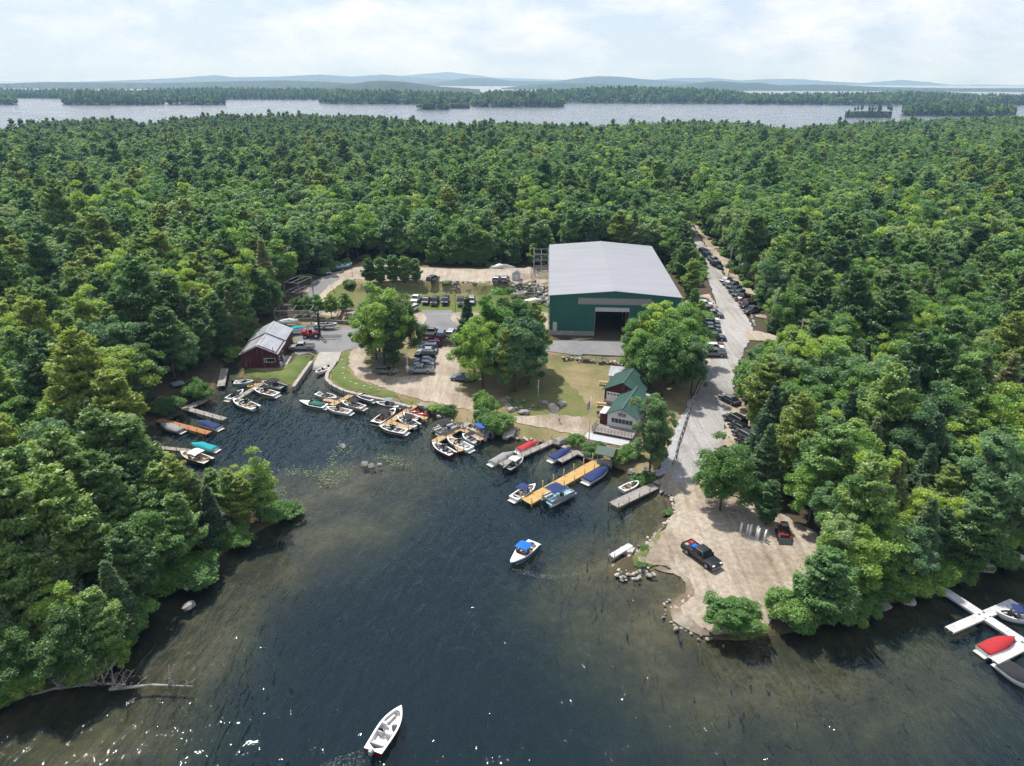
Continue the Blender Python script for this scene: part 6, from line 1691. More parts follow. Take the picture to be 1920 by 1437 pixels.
# along the road, right side
for col, kind, px, py, lab in [
    ('black', 'pickup', 1293, 440, 'black truck stopped on the far road'), ('black', 'suv', 1320, 473, 'black car farthest back of the right roadside row'), ('navy', 'suv', 1326, 480, 'dark blue car second back in the right roadside row'),
    ('silver', 'pickup', 1338, 489, 'silver truck in the far right roadside group'), ('black', 'pickup', 1344, 498, 'black pickup just behind the yellow road sign'), ]:
    ck(kind, col, lab, px, py, D(-72))
for col, kind, px, py, lab in [
    ('silver', 'sedan', 1361, 525, 'silver car first past the yellow road sign'), ('black', 'sedan', 1366, 531, 'black car second past the yellow road sign'), ('charcoal', 'suv', 1373, 537, 'charcoal car third past the yellow road sign'),
    ('black', 'suv', 1378, 545, 'black car fourth past the yellow road sign'), ('green', 'suv', 1384, 552, 'dark green car in the right roadside row'), ('black', 'pickup', 1392, 559, 'black pickup in the right roadside row'),
    ('maroon', 'sedan', 1400, 567, 'dark maroon car in the right roadside row'), ('black', 'suv', 1402, 574, 'black car next to the last in the right roadside row'), ('charcoal', 'pickup', 1412, 583, 'grey pickup nearest in the right roadside row')]:
    ck(kind, col, lab, px, py, D(205 if px > 1395 else 222))
# left perpendicular row
for col, kind, px, py, lab in [
    ('white', 'sedan', 1306, 573, 'white car beside the warehouse under small trees'), ('white', 'suv', 1320, 572, 'white car at the top of the left roadside row'), ('charcoal', 'suv', 1328, 582, 'dark car third in the left roadside row'),
    ('grey', 'pickup', 1335, 591, 'grey pickup fourth in the left roadside row'), ('white', 'sedan', 1332, 600, 'white car fifth in the left roadside row'), ('green', 'suv', 1332, 606, 'green-tinted car sixth in the left roadside row'),
    ('charcoal', 'sedan', 1333, 612, 'dark sedan seventh in the left roadside row'), ('green', 'sedan', 1334, 619, 'dark green car eighth in the left roadside row'), ('navy', 'pickup', 1338, 634, 'navy pickup in the left roadside row'),
    ('maroon', 'sedan', 1338, 645, 'maroon car above the white one in the left roadside row'), ('white', 'suv', 1339, 653, 'white car next to the last in the left roadside row'), ('grey', 'pickup', 1337, 664, 'grey pickup at the near end of the left roadside row')]:
    ck(kind, col, lab, px, py, D(-6) if 'near end' not in lab else D(176))
# under the trees beside the lower road
for col, kind, px, py, lab in [
    ('charcoal', 'sedan', 1368, 750, 'dark car peeping from the trees at the upper road edge'), ('black', 'suv', 1378, 788, 'black car in deep shade beside the lower road'), ('black', 'sedan', 1388, 803, 'black sedan under the trees beside the lower road'),
    ('charcoal', 'suv', 1396, 818, 'charcoal car under the trees beside the lower road'), ('black', 'sedan', 1402, 832, 'shiny black car nearest the beach under the trees'), ('blue', 'wagon', 1396, 850, 'pale blue car hidden behind the lone leafy tree')]:
    ck(kind, col, lab, px, py, D(118))
# the black pickup on the beach
bt = ck('pickup', 'black', 'black pickup with a blue load on the sandy beach', front=(1344, 1064), rear=(1287, 1023))
MB().box(-1.6, -.5, 1.16, -.95, .35, 1.5).build('blue_cooler', PAL['c_bright'], bt, .08)
MB().box(-2.4, -.1, 1.16, -1.8, .6, 1.42).build('red_bag', PAL['c_red'], bt, .1)
MB().box(-2.5, -.75, 1.16, -1.9, -.25, 1.34).build('tan_bag', PAL['tan'], bt, .1)

# --- trailers and stored boats
def trailer_boat(label, px, py, rz, L=5.6, **k):
    x, y, z = on(px, py, .8); z = hz(x, y)
    t = thing('boat_trailer', label.replace('boat', 'trailer', 1) if False else 'galvanised trailer under the ' + label, 'trailer', (x, y, z), rz)
    f = MB()
    for sg in (-1, 1): f.beam((-L / 2, sg * .6, .55), (L * .35, sg * .6, .55), .08, .12); f.beam((L * .35, sg * .6, .55), (L / 2 + .9, 0, .5), .08, .12)
    for u in (-L / 2 + .1, -L * .15, L * .34): f.beam((u, -.62, .5), (u, .62, .5), .08, .1)
    f.build('frame', M['steel'], t)
    for sg in (-1, 1):
        w_ = link('wheel', CARS['sedan']['tyre'], t, (-L * .15, sg * .95, .33)); link('rim', CARS['sedan']['rim'], w_)
    boat(label, None, None, world=(x, y, rz, L), z=z + .92, **k)
trailer_boat('white runabout parked on a trailer in the barn yard', 612, 613, D(3), 5.6, hull='white', side='charcoal', engine='in', seat='dseat')
trailer_boat('light blue boat parked at the forest edge above the drive', 645, 501, D(38), 6.0, hull='blue', deck='blue', floor='floor', engine='out')
trailer_boat('teal and white boat beside the red barn', 553, 622, D(20), 5.0, hull='white', cover='c_teal', engine='in')
trailer_boat('white boat stored beside the warehouse boulders', 1000, 568, D(5), 5.2, hull='white', cover='c_white', engine='in')
trailer_boat('low white boat on the grass above the middle lot', 972, 554, D(2), 4.6, hull='white', engine=None, glass=False)
trailer_boat('tarped boat at the back of the upper lot', 934, 503, D(20), 5.0, hull='white', cover='c_white', engine='in')
trailer_boat('slate-covered boat at the back of the upper lot', 951, 504, D(160), 5.0, hull='white', cover='c_slate', engine='in')
trailer_boat('white-covered boat stored behind the red barn', 540, 607, D(4), 5.6, hull='white', cover='c_white', engine='in')
trailer_boat('white boat half hidden by shrubs above the barn yard', 648, 578, D(30), 5.0, hull='white', cover='c_white', engine='in')

# --- forklift
x, y, z = on(588, 633)
fk = thing('boat_forklift', 'red marine forklift with a tall black mast in the barn yard', 'forklift', (x, y, z), D(2))
MB().loft([[(-2.4, -1, .7), (1.2, -1, .7), (1.2, 1, .7), (-2.4, 1, .7)], [(-2.4, -1, 1.5), (1.2, -1, 1.25), (1.2, 1, 1.25), (-2.4, 1, 1.5)]], False).build('chassis', M['red'], fk, .08)
MB().box(-2.6, -.95, .6, -1.5, .95, 1.9).build('counterweight', M['red'], fk, .15)
b = MB()
for u in (-1.3, .7):
    for v in (-.75, .75): b.bar((u, v, 1.3), (u * .9, v, 3.0), .06, n=5)
b.box(-1.4, -.85, 3.0, .8, .85, 3.1); b.build('cab_frame', M['darkgrey'], fk)
MB().box(-1.0, -.4, 1.4, -.3, .4, 1.9).build('seat', M['black'], fk, .05)
for u, r_ in ((-1.7, .5), (.9, .72)):
    for sg in (-1, 1):
        w_ = MB().bar((0, -.25, 0), (0, .25, 0), r_, n=16).build('wheel', M['tyre'], fk, 0, (u, sg * 1.05, r_)); MB().bar((0, -.26, 0), (0, .26, 0), r_ * .5, n=10).build('rim', M['offwhite'], w_)
b = MB()
for sg in (-1, 1): b.beam((1.6, sg * .55, .3), (1.6, sg * .55, 6.4), .22, .22)
for h in (1.2, 3.2, 5.0, 6.3): b.beam((1.6, -.55, h), (1.6, .55, h), .14, .2)
b.build('mast', M['black'], fk)
for sg in (-1, 1): MB().box(1.75, sg * .75 - .1, .25, 6.8, sg * .75 + .1, .36).build('fork', M['darkgrey'], fk)

# --- red skid steer
x, y, z = on(1468, 1008)
M['dullred'] = plain('dusty_red_paint', (.2, .03, .025), .7)
sk = thing('skid_loader', 'red compact track loader under the trees by the beach', 'loader', (x, y, z), D(-100))
MB().box(-1.3, -.55, .4, 1.0, .55, 1.15).build('body', M['dullred'], sk, .1)
MB().loft([[(-.9, -.5, 1.15), (.6, -.5, 1.15), (.6, .5, 1.15), (-.9, .5, 1.15)], [(-.7, -.45, 2.1), (.4, -.45, 2.1), (.4, .45, 2.1), (-.7, .45, 2.1)]], False).build('cab', M['glass'], sk)
MB().box(-.78, -.5, 2.1, .48, .5, 2.2).build('cab_roof', M['black'], sk, .04)
for sg in (-1, 1):
    MB().loft([[(-1.2, sg * .75 - .2, .0), (1.0, sg * .75 - .2, .0), (1.25, sg * .75 - .2, .35), (.9, sg * .75 - .2, .7), (-1.1, sg * .75 - .2, .7), (-1.4, sg * .75 - .2, .35)], [(-1.2, sg * .75 + .2, .0), (1.0, sg * .75 + .2, .0), (1.25, sg * .75 + .2, .35), (.9, sg * .75 + .2, .7), (-1.1, sg * .75 + .2, .7), (-1.4, sg * .75 + .2, .35)]], False).build('track', M['black'], sk)
    MB().beam((-1.1, sg * .72, 1.35), (1.3, sg * .72, .75), .14, .2).build('lift_arm', M['dullred'], sk)
MB().prism([(1.35, .1), (2.0, .08), (1.9, .2), (1.45, .75), (1.3, .75)], -.85, .85, 'y').build('bucket', M['darkgrey'], sk)

# --- white pylons on pallets (dock floats)
for i, (px, py, n) in enumerate(((1395, 1000, 2), (1412, 1007, 4), (1427, 1014, 4))):
    x, y, z = on(px, py)
    t = thing('piling_pallet', ('group of two white dock pilings nearest the tree trunk', 'middle group of white dock pilings by the beach', 'group of white dock pilings nearest the red loader')[i], 'pilings', (x, y, z), D(-28))
    MB().box(-.75, -.55, .02, .75, .55, .14).build('pallet', M['greydeck'], t)
    for k in range(n):
        MB().bar((-.45 + .9 * (k % 2), -.25 + .5 * (k // 2), .14), (-.45 + .9 * (k % 2), -.25 + .5 * (k // 2), 1.75), .2, .12, 10).build('piling', M['white'], t)
# --- blue float platform among the shrubs on the left
x, y = G(299, 757, .8)
t = thing('swim_float', 'blue and white swim float stored on the left shore', 'float', (x, y, .75), .4)
MB().box(-1.4, -.9, 0, 1.4, .9, .45).build('float_body', PAL['c_bright'], t, .15); MB().box(-1.2, -.1, .45, .6, .75, .6).build('white_top', PAL['c_white'], t, .05)
# ------------------------------------------------------------------ poles, flag, signs, tables, people
x, y, z = on(1104, 829)
fp = thing('flagpole', 'tall white flagpole with a furled flag by the shore', 'flagpole', (x, y, z))
MB().bar((0, 0, -.2), (0, 0, 9.2), .085, .045, 10).build('pole', M['white'], fp)
MB().bar((0, 0, 9.2), (0, 0, 9.36), .09, .03, 8).build('finial', M['yellow'], fp)
MB().bar((0, 0, -.2), (0, 0, .18), .75, .7, 12).build('brick_base', M['brick'], fp)
fl = MB(); N = 9; vv = []; ff = []
for i in range(N):
    u = i / (N - 1)
    for j in range(7):
        v = j / 6; vv.append((-.06 - .52 * v - .04 * math.sin(u * 9), .16 * math.sin(v * 7 + u * 3), 7.9 - 1.5 * u - .5 * v * v))
        if i and j: ff.append(((i - 1) * 7 + j - 1, (i - 1) * 7 + j, i * 7 + j, i * 7 + j - 1))
red_f = [f for k, f in enumerate(ff) if (k % 6) % 2 == 0 and k > 5]; wht_f = [f for k, f in enumerate(ff) if (k % 6) % 2 == 1 and k > 5]
MB().add(vv, red_f, True).build('flag_red_stripe', PAL['c_red'], fp); MB().add(vv, wht_f, True).build('flag_white_stripe', PAL['c_white'], fp); MB().add(vv, ff[:6], True).build('flag_canton', PAL['c_navy'], fp)

def pole(label, px, py, h, m, r=.1, arm=None, cat='pole', name='light_pole', light=False):
    x, y, z = on(px, py)
    t = thing(name, label, cat, (x, y, z))
    MB().bar((0, 0, -.3), (0, 0, h), r, r * .7, 8).build('pole', m, t)
    if arm: MB().beam((-arm, 0, h - .6), (arm, 0, h - .6), .1, .12).build('crossarm', m, t)
    if arm:
        for u in (-arm * .9, 0, arm * .9): MB().bar((u, 0, h - .54), (u, 0, h - .3), .05, .03, 6).build('insulator', M['darkgrey'], t)
    if light: MB().box(-.2, -.3, h - .05, .2, .3, h + .12).build('lamp_head', M['darkgrey'], t)
    return t
p1 = pole('white utility pole beside the silver pickup in the lower lot', 765, 705, 5.6, M['offwhite'], .12)
MB().box(-.28, -.16, 1.7, .28, -.12, 2.4).build('notice', M['white'], p1)
pole('grey pole standing on the lawn left of the flagpole', 1009, 766, 6.0, M['greywood'], .12)
pole('thin light pole in the middle lot', 854, 587, 5.0, M['brownwood'], .07, light=True)
pole('slim pole at the top of the boulder wall', 957, 551, 3.8, M['brownwood'], .07, light=True)
pole('thin pole beside the curving drive', 661, 520, 4.0, M['brownwood'], .07)
pole('thin pole at the back of the upper lot', 939, 506, 5.0, M['brownwood'], .08)
U = [pole('wooden utility pole behind the yellow road sign', 1366, 520, 9.5, M['greywood'], .16, 1.1, name='utility_pole'),
     pole('wooden utility pole in the trees by the road bend', 1443, 622, 10.5, M['greywood'], .16, 1.1, name='utility_pole'),
     pole('wooden utility pole in the trees below the road bend', 1487, 712, 13.5, M['greywood'], .16, 1.1, name='utility_pole')]
w_ = MB()
tops = [o.location + Vector((0, 0, h - .3)) for o, h in zip(U, (9.5, 10.5, 13.5))] + [Vector((62, 92, 13))]
for a, b in zip(tops[:-1], tops[1:]):
    for u in (-.95, .95):
        pr = None
        for k in range(9):
            s = k / 8; p = a.lerp(b, s) + Vector((u, 0, -1.0 * math.sin(s * math.pi)))
            if pr: w_.bar(pr, p, .025, n=3)
            pr = p
tag(w_.build('power_line', M['darkgrey']), 'thin power lines strung between the utility poles', 'power line')
# yellow sign
x, y, z = on(1370, 521)
t = thing('road_sign', 'yellow diamond road sign beside the right roadside row', 'sign', (x, y, z), D(8))
MB().bar((0, 0, -.2), (0, 0, 2.4), .04).build('post', M['steel'], t)
MB().add([(-.75, -.05, 2.0), (0, -.05, 1.25), (.75, -.05, 2.0), (0, -.05, 2.75), (-.75, -.08, 2.0), (0, -.08, 1.25), (.75, -.08, 2.0), (0, -.08, 2.75)], [(0, 1, 2, 3), (4, 5, 6, 7), (0, 1, 5, 4), (1, 2, 6, 5), (2, 3, 7, 6), (3, 0, 4, 7)]).build('sign_plate', M['yellow'], t)
# sign at the beach dock
x, y, z = on(1209, 894)
t = thing('notice_sign', 'small white notice on a brown post by the beach dock', 'sign', (x, y, z), -.2)
MB().box(-.12, -.1, -.2, .12, .1, 1.5).build('post', M['brownwood'], t); MB().box(-.35, -.14, 1.2, .35, -.105, 1.95).build('sign_plate', M['white'], t)
MB().box(-.2, -.15, 1.62, .2, -.142, 1.74).box(-.24, -.15, 1.42, .24, -.142, 1.5).build('sign_lettering', M['darkgrey'], t)
for i, (px, py) in enumerate(((626, 548), (628, 550))):
    x, y, z = on(px, py); t = thing('bollard', ('left yellow bollard beside the asphalt drive', 'right yellow bollard beside the asphalt drive')[i], 'bollard', (x, y, z))
    MB().bar((0, 0, -.2), (0, 0, 1.15), .12, n=10).build('post', M['yellow'], t); MB().bar((0, 0, 1.15), (0, 0, 1.22), .12, .05, 10).build('cap', M['yellow'], t)
# picnic tables
def picnic(label, px, py, rz):
    x, y, z = on(px, py)
    t = thing('picnic_table', label, 'table', (x, y, z), rz)
    for i in range(4): MB().box(-.95, -.37 + i * .19, .72, .95, -.2 + i * .19, .77).build('top_board', M['tandeck'], t)
    for sg in (-1, 1):
        MB().box(-.95, sg * .72 - .13, .43, .95, sg * .72 + .13, .47).build('bench', M['tandeck'], t)
        b = MB(); b.beam((sg * .65, -.75, 0), (sg * .65, -.2, .7), .08, .1).beam((sg * .65, .75, 0), (sg * .65, .2, .7), .08, .1).beam((sg * .65, -.8, .4), (sg * .65, .8, .4), .08, .1); b.build('leg_frame', M['greywood'], t)
picnic('picnic table on the dry grass beside the cabin', 1127, 762, -.2)
picnic('picnic table under the ribbed tin shelter', 1131, 722, -.25)
x, y, z = on(1121, 782)
t = thing('charcoal_grill', 'small black grill standing on the grass by the cabin', 'grill', (x, y, z))
MB().loft([[(r_ * math.cos(k * .628), r_ * math.sin(k * .628), h) for k in range(10)] for r_, h in ((.12, .72), (.3, .82), (.34, .95), (.3, 1.1), (.1, 1.2))]).build('kettle', M['black'], t)
for k in range(3): MB().bar((.28 * math.cos(k * 2.1), .28 * math.sin(k * 2.1), 0), (.1 * math.cos(k * 2.1), .1 * math.sin(k * 2.1), .78), .03).build('leg', M['steel'], t)

# --- people: one skinned surface each
SKIN = plain('skin', (.42, .26, .18), .6)
def person(label, loc, rz, shirt, legs_col, seated=False, hat=None):
    J = {'pelvis': (0, 0, .95), 'waist': (.02, 0, 1.1), 'chest': (.02, 0, 1.36), 'neck': (.03, 0, 1.5), 'head0': (.05, 0, 1.58), 'head1': (.06, 0, 1.7), 'head2': (.05, 0, 1.76),
         'shL': (.02, .18, 1.42), 'elL': (-.04, .25, 1.14), 'wrL': (.08, .24, .92), 'haL': (.1, .23, .82), 'shR': (.02, -.18, 1.42), 'elR': (-.02, -.26, 1.15), 'wrR': (.12, -.24, .95), 'haR': (.15, -.23, .86),
         'hipL': (0, .1, .9), 'knL': (.1, .12, .5), 'anL': (.04, .12, .08), 'toL': (.2, .13, .03), 'hipR': (0, -.1, .9), 'knR': (-.02, -.12, .5), 'anR': (-.14, -.12, .1), 'toR': (.02, -.13, .03)}
    if seated:
        for k, v in {'knL': (.42, .14, .92), 'anL': (.44, .14, .48), 'toL': (.58, .14, .44), 'knR': (.42, -.14, .92), 'anR': (.44, -.14, .48), 'toR': (.58, -.14, .44), 'wrL': (.3, .2, 1.1), 'haL': (.38, .18, 1.12), 'wrR': (.3, -.2, 1.1), 'haR': (.38, -.18, 1.12)}.items(): J[k] = v
    Rr_ = {'pelvis': .15, 'waist': .13, 'chest': .15, 'neck': .06, 'head0': .085, 'head1': .1, 'head2': .07, 'sh': .075, 'el': .05, 'wr': .035, 'ha': .04, 'hip': .1, 'kn': .065, 'an': .045, 'to': .04}
    Ed = [('pelvis', 'waist'), ('waist', 'chest'), ('chest', 'neck'), ('neck', 'head0'), ('head0', 'head1'), ('head1', 'head2')]
    for s in 'LR': Ed += [('chest', 'sh' + s), ('sh' + s, 'el' + s), ('el' + s, 'wr' + s), ('wr' + s, 'ha' + s), ('pelvis', 'hip' + s), ('hip' + s, 'kn' + s), ('kn' + s, 'an' + s), ('an' + s, 'to' + s)]
    nm = list(J); me = bpy.data.meshes.new('body'); me.from_pydata([J[k] for k in nm], [(nm.index(a), nm.index(b)) for a, b in Ed], [])
    o = bpy.data.objects.new('tmp', me); COL.objects.link(o)
    md = o.modifiers.new('skin', 'SKIN')
    for k, sv in zip(nm, me.skin_vertices[0].data):
        r_ = Rr_.get(k) or Rr_[k[:-1]]; sv.radius = (r_, r_); sv.use_root = k == 'pelvis'
    o.modifiers.new('ss', 'SUBSURF').levels = 1
    dg = bpy.context.evaluated_depsgraph_get(); ev = o.evaluated_get(dg); m2 = bpy.data.meshes.new_from_object(ev)
    bpy.data.objects.remove(o)
    m2.materials.clear()
    for mm in (SKIN, shirt, legs_col, hat or M['brownwood']): m2.materials.append(mm)
    for p in m2.polygons:
        c = p.center; p.use_smooth = True
        if c.z > 1.69 or (c.z > 1.6 and c.x < .02): p.material_index = 3
        elif c.z > 1.5: p.material_index = 0
        elif c.z > .98 and not (abs(c.y) > .2 and c.z < 1.18): p.material_index = 1
        elif c.z > (.55 if not seated else .6) and abs(c.y) < .22: p.material_index = 2
        else: p.material_index = 0
    t = thing('person', label, 'person', loc, rz)
    link('body', m2, t)
    return t
x, y, z = on(1049, 795)
person('person in a white top walking on the shore path', (x, y, z + .04), 2.6, PAL['c_white'], PAL['c_slate'])
bo = [o for o in bpy.data.objects if o.get('label', '').startswith('white boat with maroon hull heading')][0]
q = bo.matrix_basis @ Vector((-.55, .42, 0)); person('person in dark shirt seated at the helm of the maroon-hulled boat', (q.x, q.y, -.4), bo.rotation_euler.z, PAL['c_navy'], PAL['c_slate'], True, PAL['c_red'])
bo = [o for o in bpy.data.objects if o.get('label', '').startswith('small white outboard leaving')][0]
q = bo.matrix_basis @ Vector((-.4, .0, 0)); person('person in black seated in the small boat leaving the ramp', (q.x, q.y, -.42), bo.rotation_euler.z, PAL['c_black'], PAL['c_black'], True)

# ------------------------------------------------------------------ the trees that stand apart
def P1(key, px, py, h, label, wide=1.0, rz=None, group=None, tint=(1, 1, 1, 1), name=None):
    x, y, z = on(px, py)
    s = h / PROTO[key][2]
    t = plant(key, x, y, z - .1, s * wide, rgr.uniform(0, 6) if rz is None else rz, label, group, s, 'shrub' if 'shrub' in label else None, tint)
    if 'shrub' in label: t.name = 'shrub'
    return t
P1('maple', 722, 688, 17.5, 'big leafy tree left of centre in the lower lot clump', 1.0)
P1('oak', 742, 680, 16, 'broad leafy tree behind the white utility pole', .85)
P1('beech', 706, 676, 14.5, 'leaning leafy tree at the left of the lower lot clump', .9)
P1('white_pine', 738, 694, 13, 'feathery tree at the front of the lower lot clump', .8)
P1('maple_b', 712, 660, 15.5, 'rear leafy tree of the lower lot clump', .9)
P1('hemlock', 878, 672, 14.5, 'grey-brown conifer at the left of the central grove', 1.0)
P1('oak', 905, 728, 15, 'broad leafy tree at the front left of the central grove', .9, tint=(.72, .85, .85, 1))
P1('maple', 930, 700, 17.5, 'tallest leafy tree in the middle of the central grove', 1.0, tint=(.72, .85, .85, 1))
P1('oak_b', 965, 735, 15.5, 'wide leafy tree at the front right of the central grove', .95)
P1('ash', 990, 722, 17, 'grey-green leafy tree at the right of the central grove', .9, tint=(.72, .85, .85, 1))
P1('maple_b', 965, 690, 17, 'leafy tree at the back of the central grove', 1.0)
P1('beech', 890, 715, 14, 'dense leafy tree beside the blue car in the central grove', .9)
P1('white_pine', 1000, 700, 16, 'pine at the right edge of the central grove', .9)
P1('tall_pine', 948, 745, 15, 'thin-topped tree over the rocks of the central grove', .7)
P1('maple', 1196, 690, 13, 'bright leafy tree before the warehouse door', .95)
P1('maple_b', 1228, 700, 15.5, 'tall leafy tree in front of the warehouse corner', 1.0)
P1('oak', 1262, 720, 15, 'broad leafy tree overhanging the road by the guard rail', 1.0)
P1('beech', 1275, 690, 15, 'dense leafy tree beside the gravel roadside parking', 1.0)
P1('maple', 1240, 745, 14.5, 'leafy tree right behind the cabin roof', 1.0)
P1('beech', 1195, 720, 12, 'yellow-green tree behind the green shed roof', .9)
P1('ash', 1295, 740, 13, 'leafy tree at the bend of the guard rail', .85)
P1('ash', 1218, 885, 14, 'tall full tree between the cabin and the stone strip', .82, tint=(.62, .74, .72, 1))
P1('young_pine', 1226, 862, 11, 'smaller pine behind the tall full tree by the cabin', .9)
P1('oak', 1350, 958, 11.5, 'lone bright leafy tree at the edge of the beach', .95)
P1('young_pine', 1436, 985, 7.2, 'rounded light green pine behind the white pilings', 1.0)
P1('young_pine', 1535, 1166, 10, 'soft pine on the beach shore beside the round shrubs', 1.35)
P1('ash', 1560, 1100, 11, 'pale leafy tree at the right end of the beach', .9)
P1('birch', 1650, 1098, 9.5, 'slender pale tree on the right shore', 1.5)
P1('white_pine', 1800, 1085, 13, 'large feathery pine leaning over the right dock', 1.1)
P1('maple', 1590, 1045, 13, 'glossy leafy tree behind the beach end', 1.0)
P1('birch', 496, 974, 11.5, 'slender birch on the tip of the left point', 1.0)
for k, px, py, h, lb in (('white_pine', 462, 990, 8.5, 'feathery pine beside the birches on the left point'), ('hemlock', 405, 1022, 9.5, 'dark hemlock at the water on the left point'), ('white_pine_b', 352, 1058, 11, 'soft pine above the round shrubs on the left point'), ('maple', 292, 1092, 11, 'leafy tree leaning out at the middle of the left point'),
    ('white_pine', 262, 1140, 12, 'feathery pine at the water below the middle of the left point'), ('hemlock', 232, 1190, 10.5, 'dark hemlock above the tangled dead tree'), ('white_pine_b', 205, 1240, 10, 'soft pine right above the tangled dead tree'), ('beech', 150, 1262, 9, 'leafy tree above the fallen trunks on the left point'), ('beech', 60, 1285, 8, 'bright leafy tree at the left end of the fallen trunks'), ('birch', 330, 1075, 8.5, 'pale slender tree behind the twin round shrubs')):
    P1(k, px, py, h, lb, 1.05)
P1('birch', 484, 976, 7.5, 'second slender birch on the left point', .9)
P1('white_pine_b', 440, 984, 9, 'feathery pine on the left point nearest the tip', 1.0)
P1('white_pine', 376, 1004, 10, 'feathery pine in the middle of the left point ridge', 1.0)
P1('white_pine_b', 318, 1022, 12.5, 'broad pine on the left point behind the round shrub', 1.05)
P1('hemlock', 355, 672, 14, 'brownish conifer on the shore left of the inlet dock', 1.0)
P1('young_pine', 1293, 560, 11, 'bushy pine at the warehouse side nearest the road', 1.1)
P1('young_pine', 1282, 530, 12, 'bushy pine along the warehouse right side', 1.2)
P1('white_pine', 1276, 500, 15, 'tall pine behind the warehouse right wall', 1.0)
P1('young_pine', 1300, 590, 7, 'small tree at the corner of the roadside parking', 1.0)
P1('young_pine', 1310, 615, 7, 'small pine among the roadside parked cars', .9)
P1('spruce', 1456, 622, 12, 'dark spruce at the junction of road and side track', 1.2)
for i, (px, py, h) in enumerate(((694, 531, 7.2), (714, 532, 7.6), (737, 532, 8), (759, 532, 7.8), (780, 530, 7))):
    P1('young_pine', px, py, h, ('leftmost young pine', 'second young pine', 'middle young pine', 'fourth young pine', 'rightmost young pine')[i] + ' in the row on the bank of the upper lot', 1.3, None, 'row of young pines on the upper lot bank')
for i, (px, py, h) in enumerate(((815, 497, 9), (845, 499, 8.5), (865, 499, 10), (890, 500, 12), (905, 500, 11), (963, 499, 9), (1000, 497, 7))):
    P1('young_pine', px, py, h, ('leftmost', 'second', 'third', 'fourth', 'fifth', 'sixth', 'rightmost')[i] + ' light green pine from the left along the back edge of the upper lot', 1.2, None, 'pines along the back edge of the upper lot')
for i, (px, py, h, w_) in enumerate(((561, 594, 5.5, 1.0), (578, 594, 6, 1), (598, 596, 6.5, .9), (622, 598, 7, 1), (650, 590, 6, 1))):
    P1('beech', px, py, h, ('leftmost', 'second from left', 'middle', 'second from right', 'rightmost')[i] + ' round bushy tree in the row above the barn yard', w_ * .9, None, 'bushy trees above the barn yard')
SHR = [('shrub', 657, 540, 2.6, 'round bright green bush on the grassy bank', 1.2), ('shrub', 322, 778, 4.2, 'leafy bush in front of the stored pontoon', .9), ('shrub', 370, 750, 4.6, 'light green round bush beside the grey T-shaped dock', .9), ('shrub', 300, 772, 2.6, 'low bush by the orange dock root', 1.2),
       ('shrub', 330, 1095, 3.4, 'round shrub overhanging the water on the left point', 1.6), ('shrub', 370, 1090, 3.2, 'round shrub hanging over the water right of its twin', 1.5), ('shrub', 440, 1020, 2.6, 'bright shrub on the shore of the left point', 1.3), ('shrub', 510, 972, 2.4, 'shrub at the foot of the birches', 1.3),
       ('low_shrub', 540, 962, 1.8, 'last low bush on the tip of the left point', 1.3), ('shrub', 912, 800, 3.6, 'shrub at the root of the grey gangway', 1.0), ('shrub', 935, 808, 3.6, 'rounded shrub above the big shore boulder', 1.1), ('shrub', 908, 776, 4.6, 'tall light green shrub by the shore path', .75),
       ('shrub', 840, 780, 2.4, 'round shrub on the shore right of the second dock', 1.0), ('low_shrub', 818, 772, 1.5, 'low yellow-green bush beside the grey shore boulder', 1.3), ('shrub', 1078, 834, 2.2, 'small round bush left of the flagpole base', 1.1), ('shrub', 1112, 850, 2.2, 'bush beside the dock shelter walkway', 1.3),
       ('shrub', 1165, 866, 2.4, 'bush behind the dock shelter', 1.2), ('shrub', 1182, 858, 2.6, 'bush on the bank between shelter and stone strip', 1.2), ('low_shrub', 1205, 905, 1.6, 'low bush at the root of the beach dock', 1.2), ('beech', 1368, 1182, 4.6, 'large leafy shrub at the lower edge of the beach', 1.75),
       ('beech', 1396, 1192, 3.4, 'second lower shrub on the lower beach edge', 1.7), ('shrub', 1475, 1165, 4.2, 'rounded shrub beside the soft beach pine', .9), ('low_shrub', 1203, 1062, .7, 'green weeds beside the rip-rap pile', 1.1), ('low_shrub', 1208, 1030, .6, 'grassy weeds on the bank above the jetty', 1.3),
       ('low_shrub', 1255, 965, .8, 'weeds between the cove stones', 1.3), ('low_shrub', 840, 541, 1.5, 'small bush at the left end of the boulder wall', 1.2), ('shrub', 705, 632, 3.0, 'yellow-green bush at the left of the lower lot clump', 1.0), ('shrub', 1700, 1105, 3.4, 'dense shrub above the wet right shore boulder', 1.3),
       ('shrub', 1640, 1115, 3.0, 'shrub at the waterline left of the white dock', 1.3), ('shrub', 1745, 1085, 3.4, 'shrub at the root of the white floating dock', 1.3)]
SHR += [('shrub', 1500, 1176, 3.0, 'low shrub at the foot of the soft beach pine', 1.1), ('shrub', 1572, 1158, 3.2, 'shrub right of the soft beach pine', 1.2), ('shrub', 1605, 1142, 3.0, 'shrub at the waterline beyond the soft beach pine', 1.2)]
for k, px, py, h, lb, wd in SHR: P1(k, px, py, h, lb, wd, tint=(.68, .78, .85, 1) if 1340 < px < 1620 else (.9, .92, .95, 1))
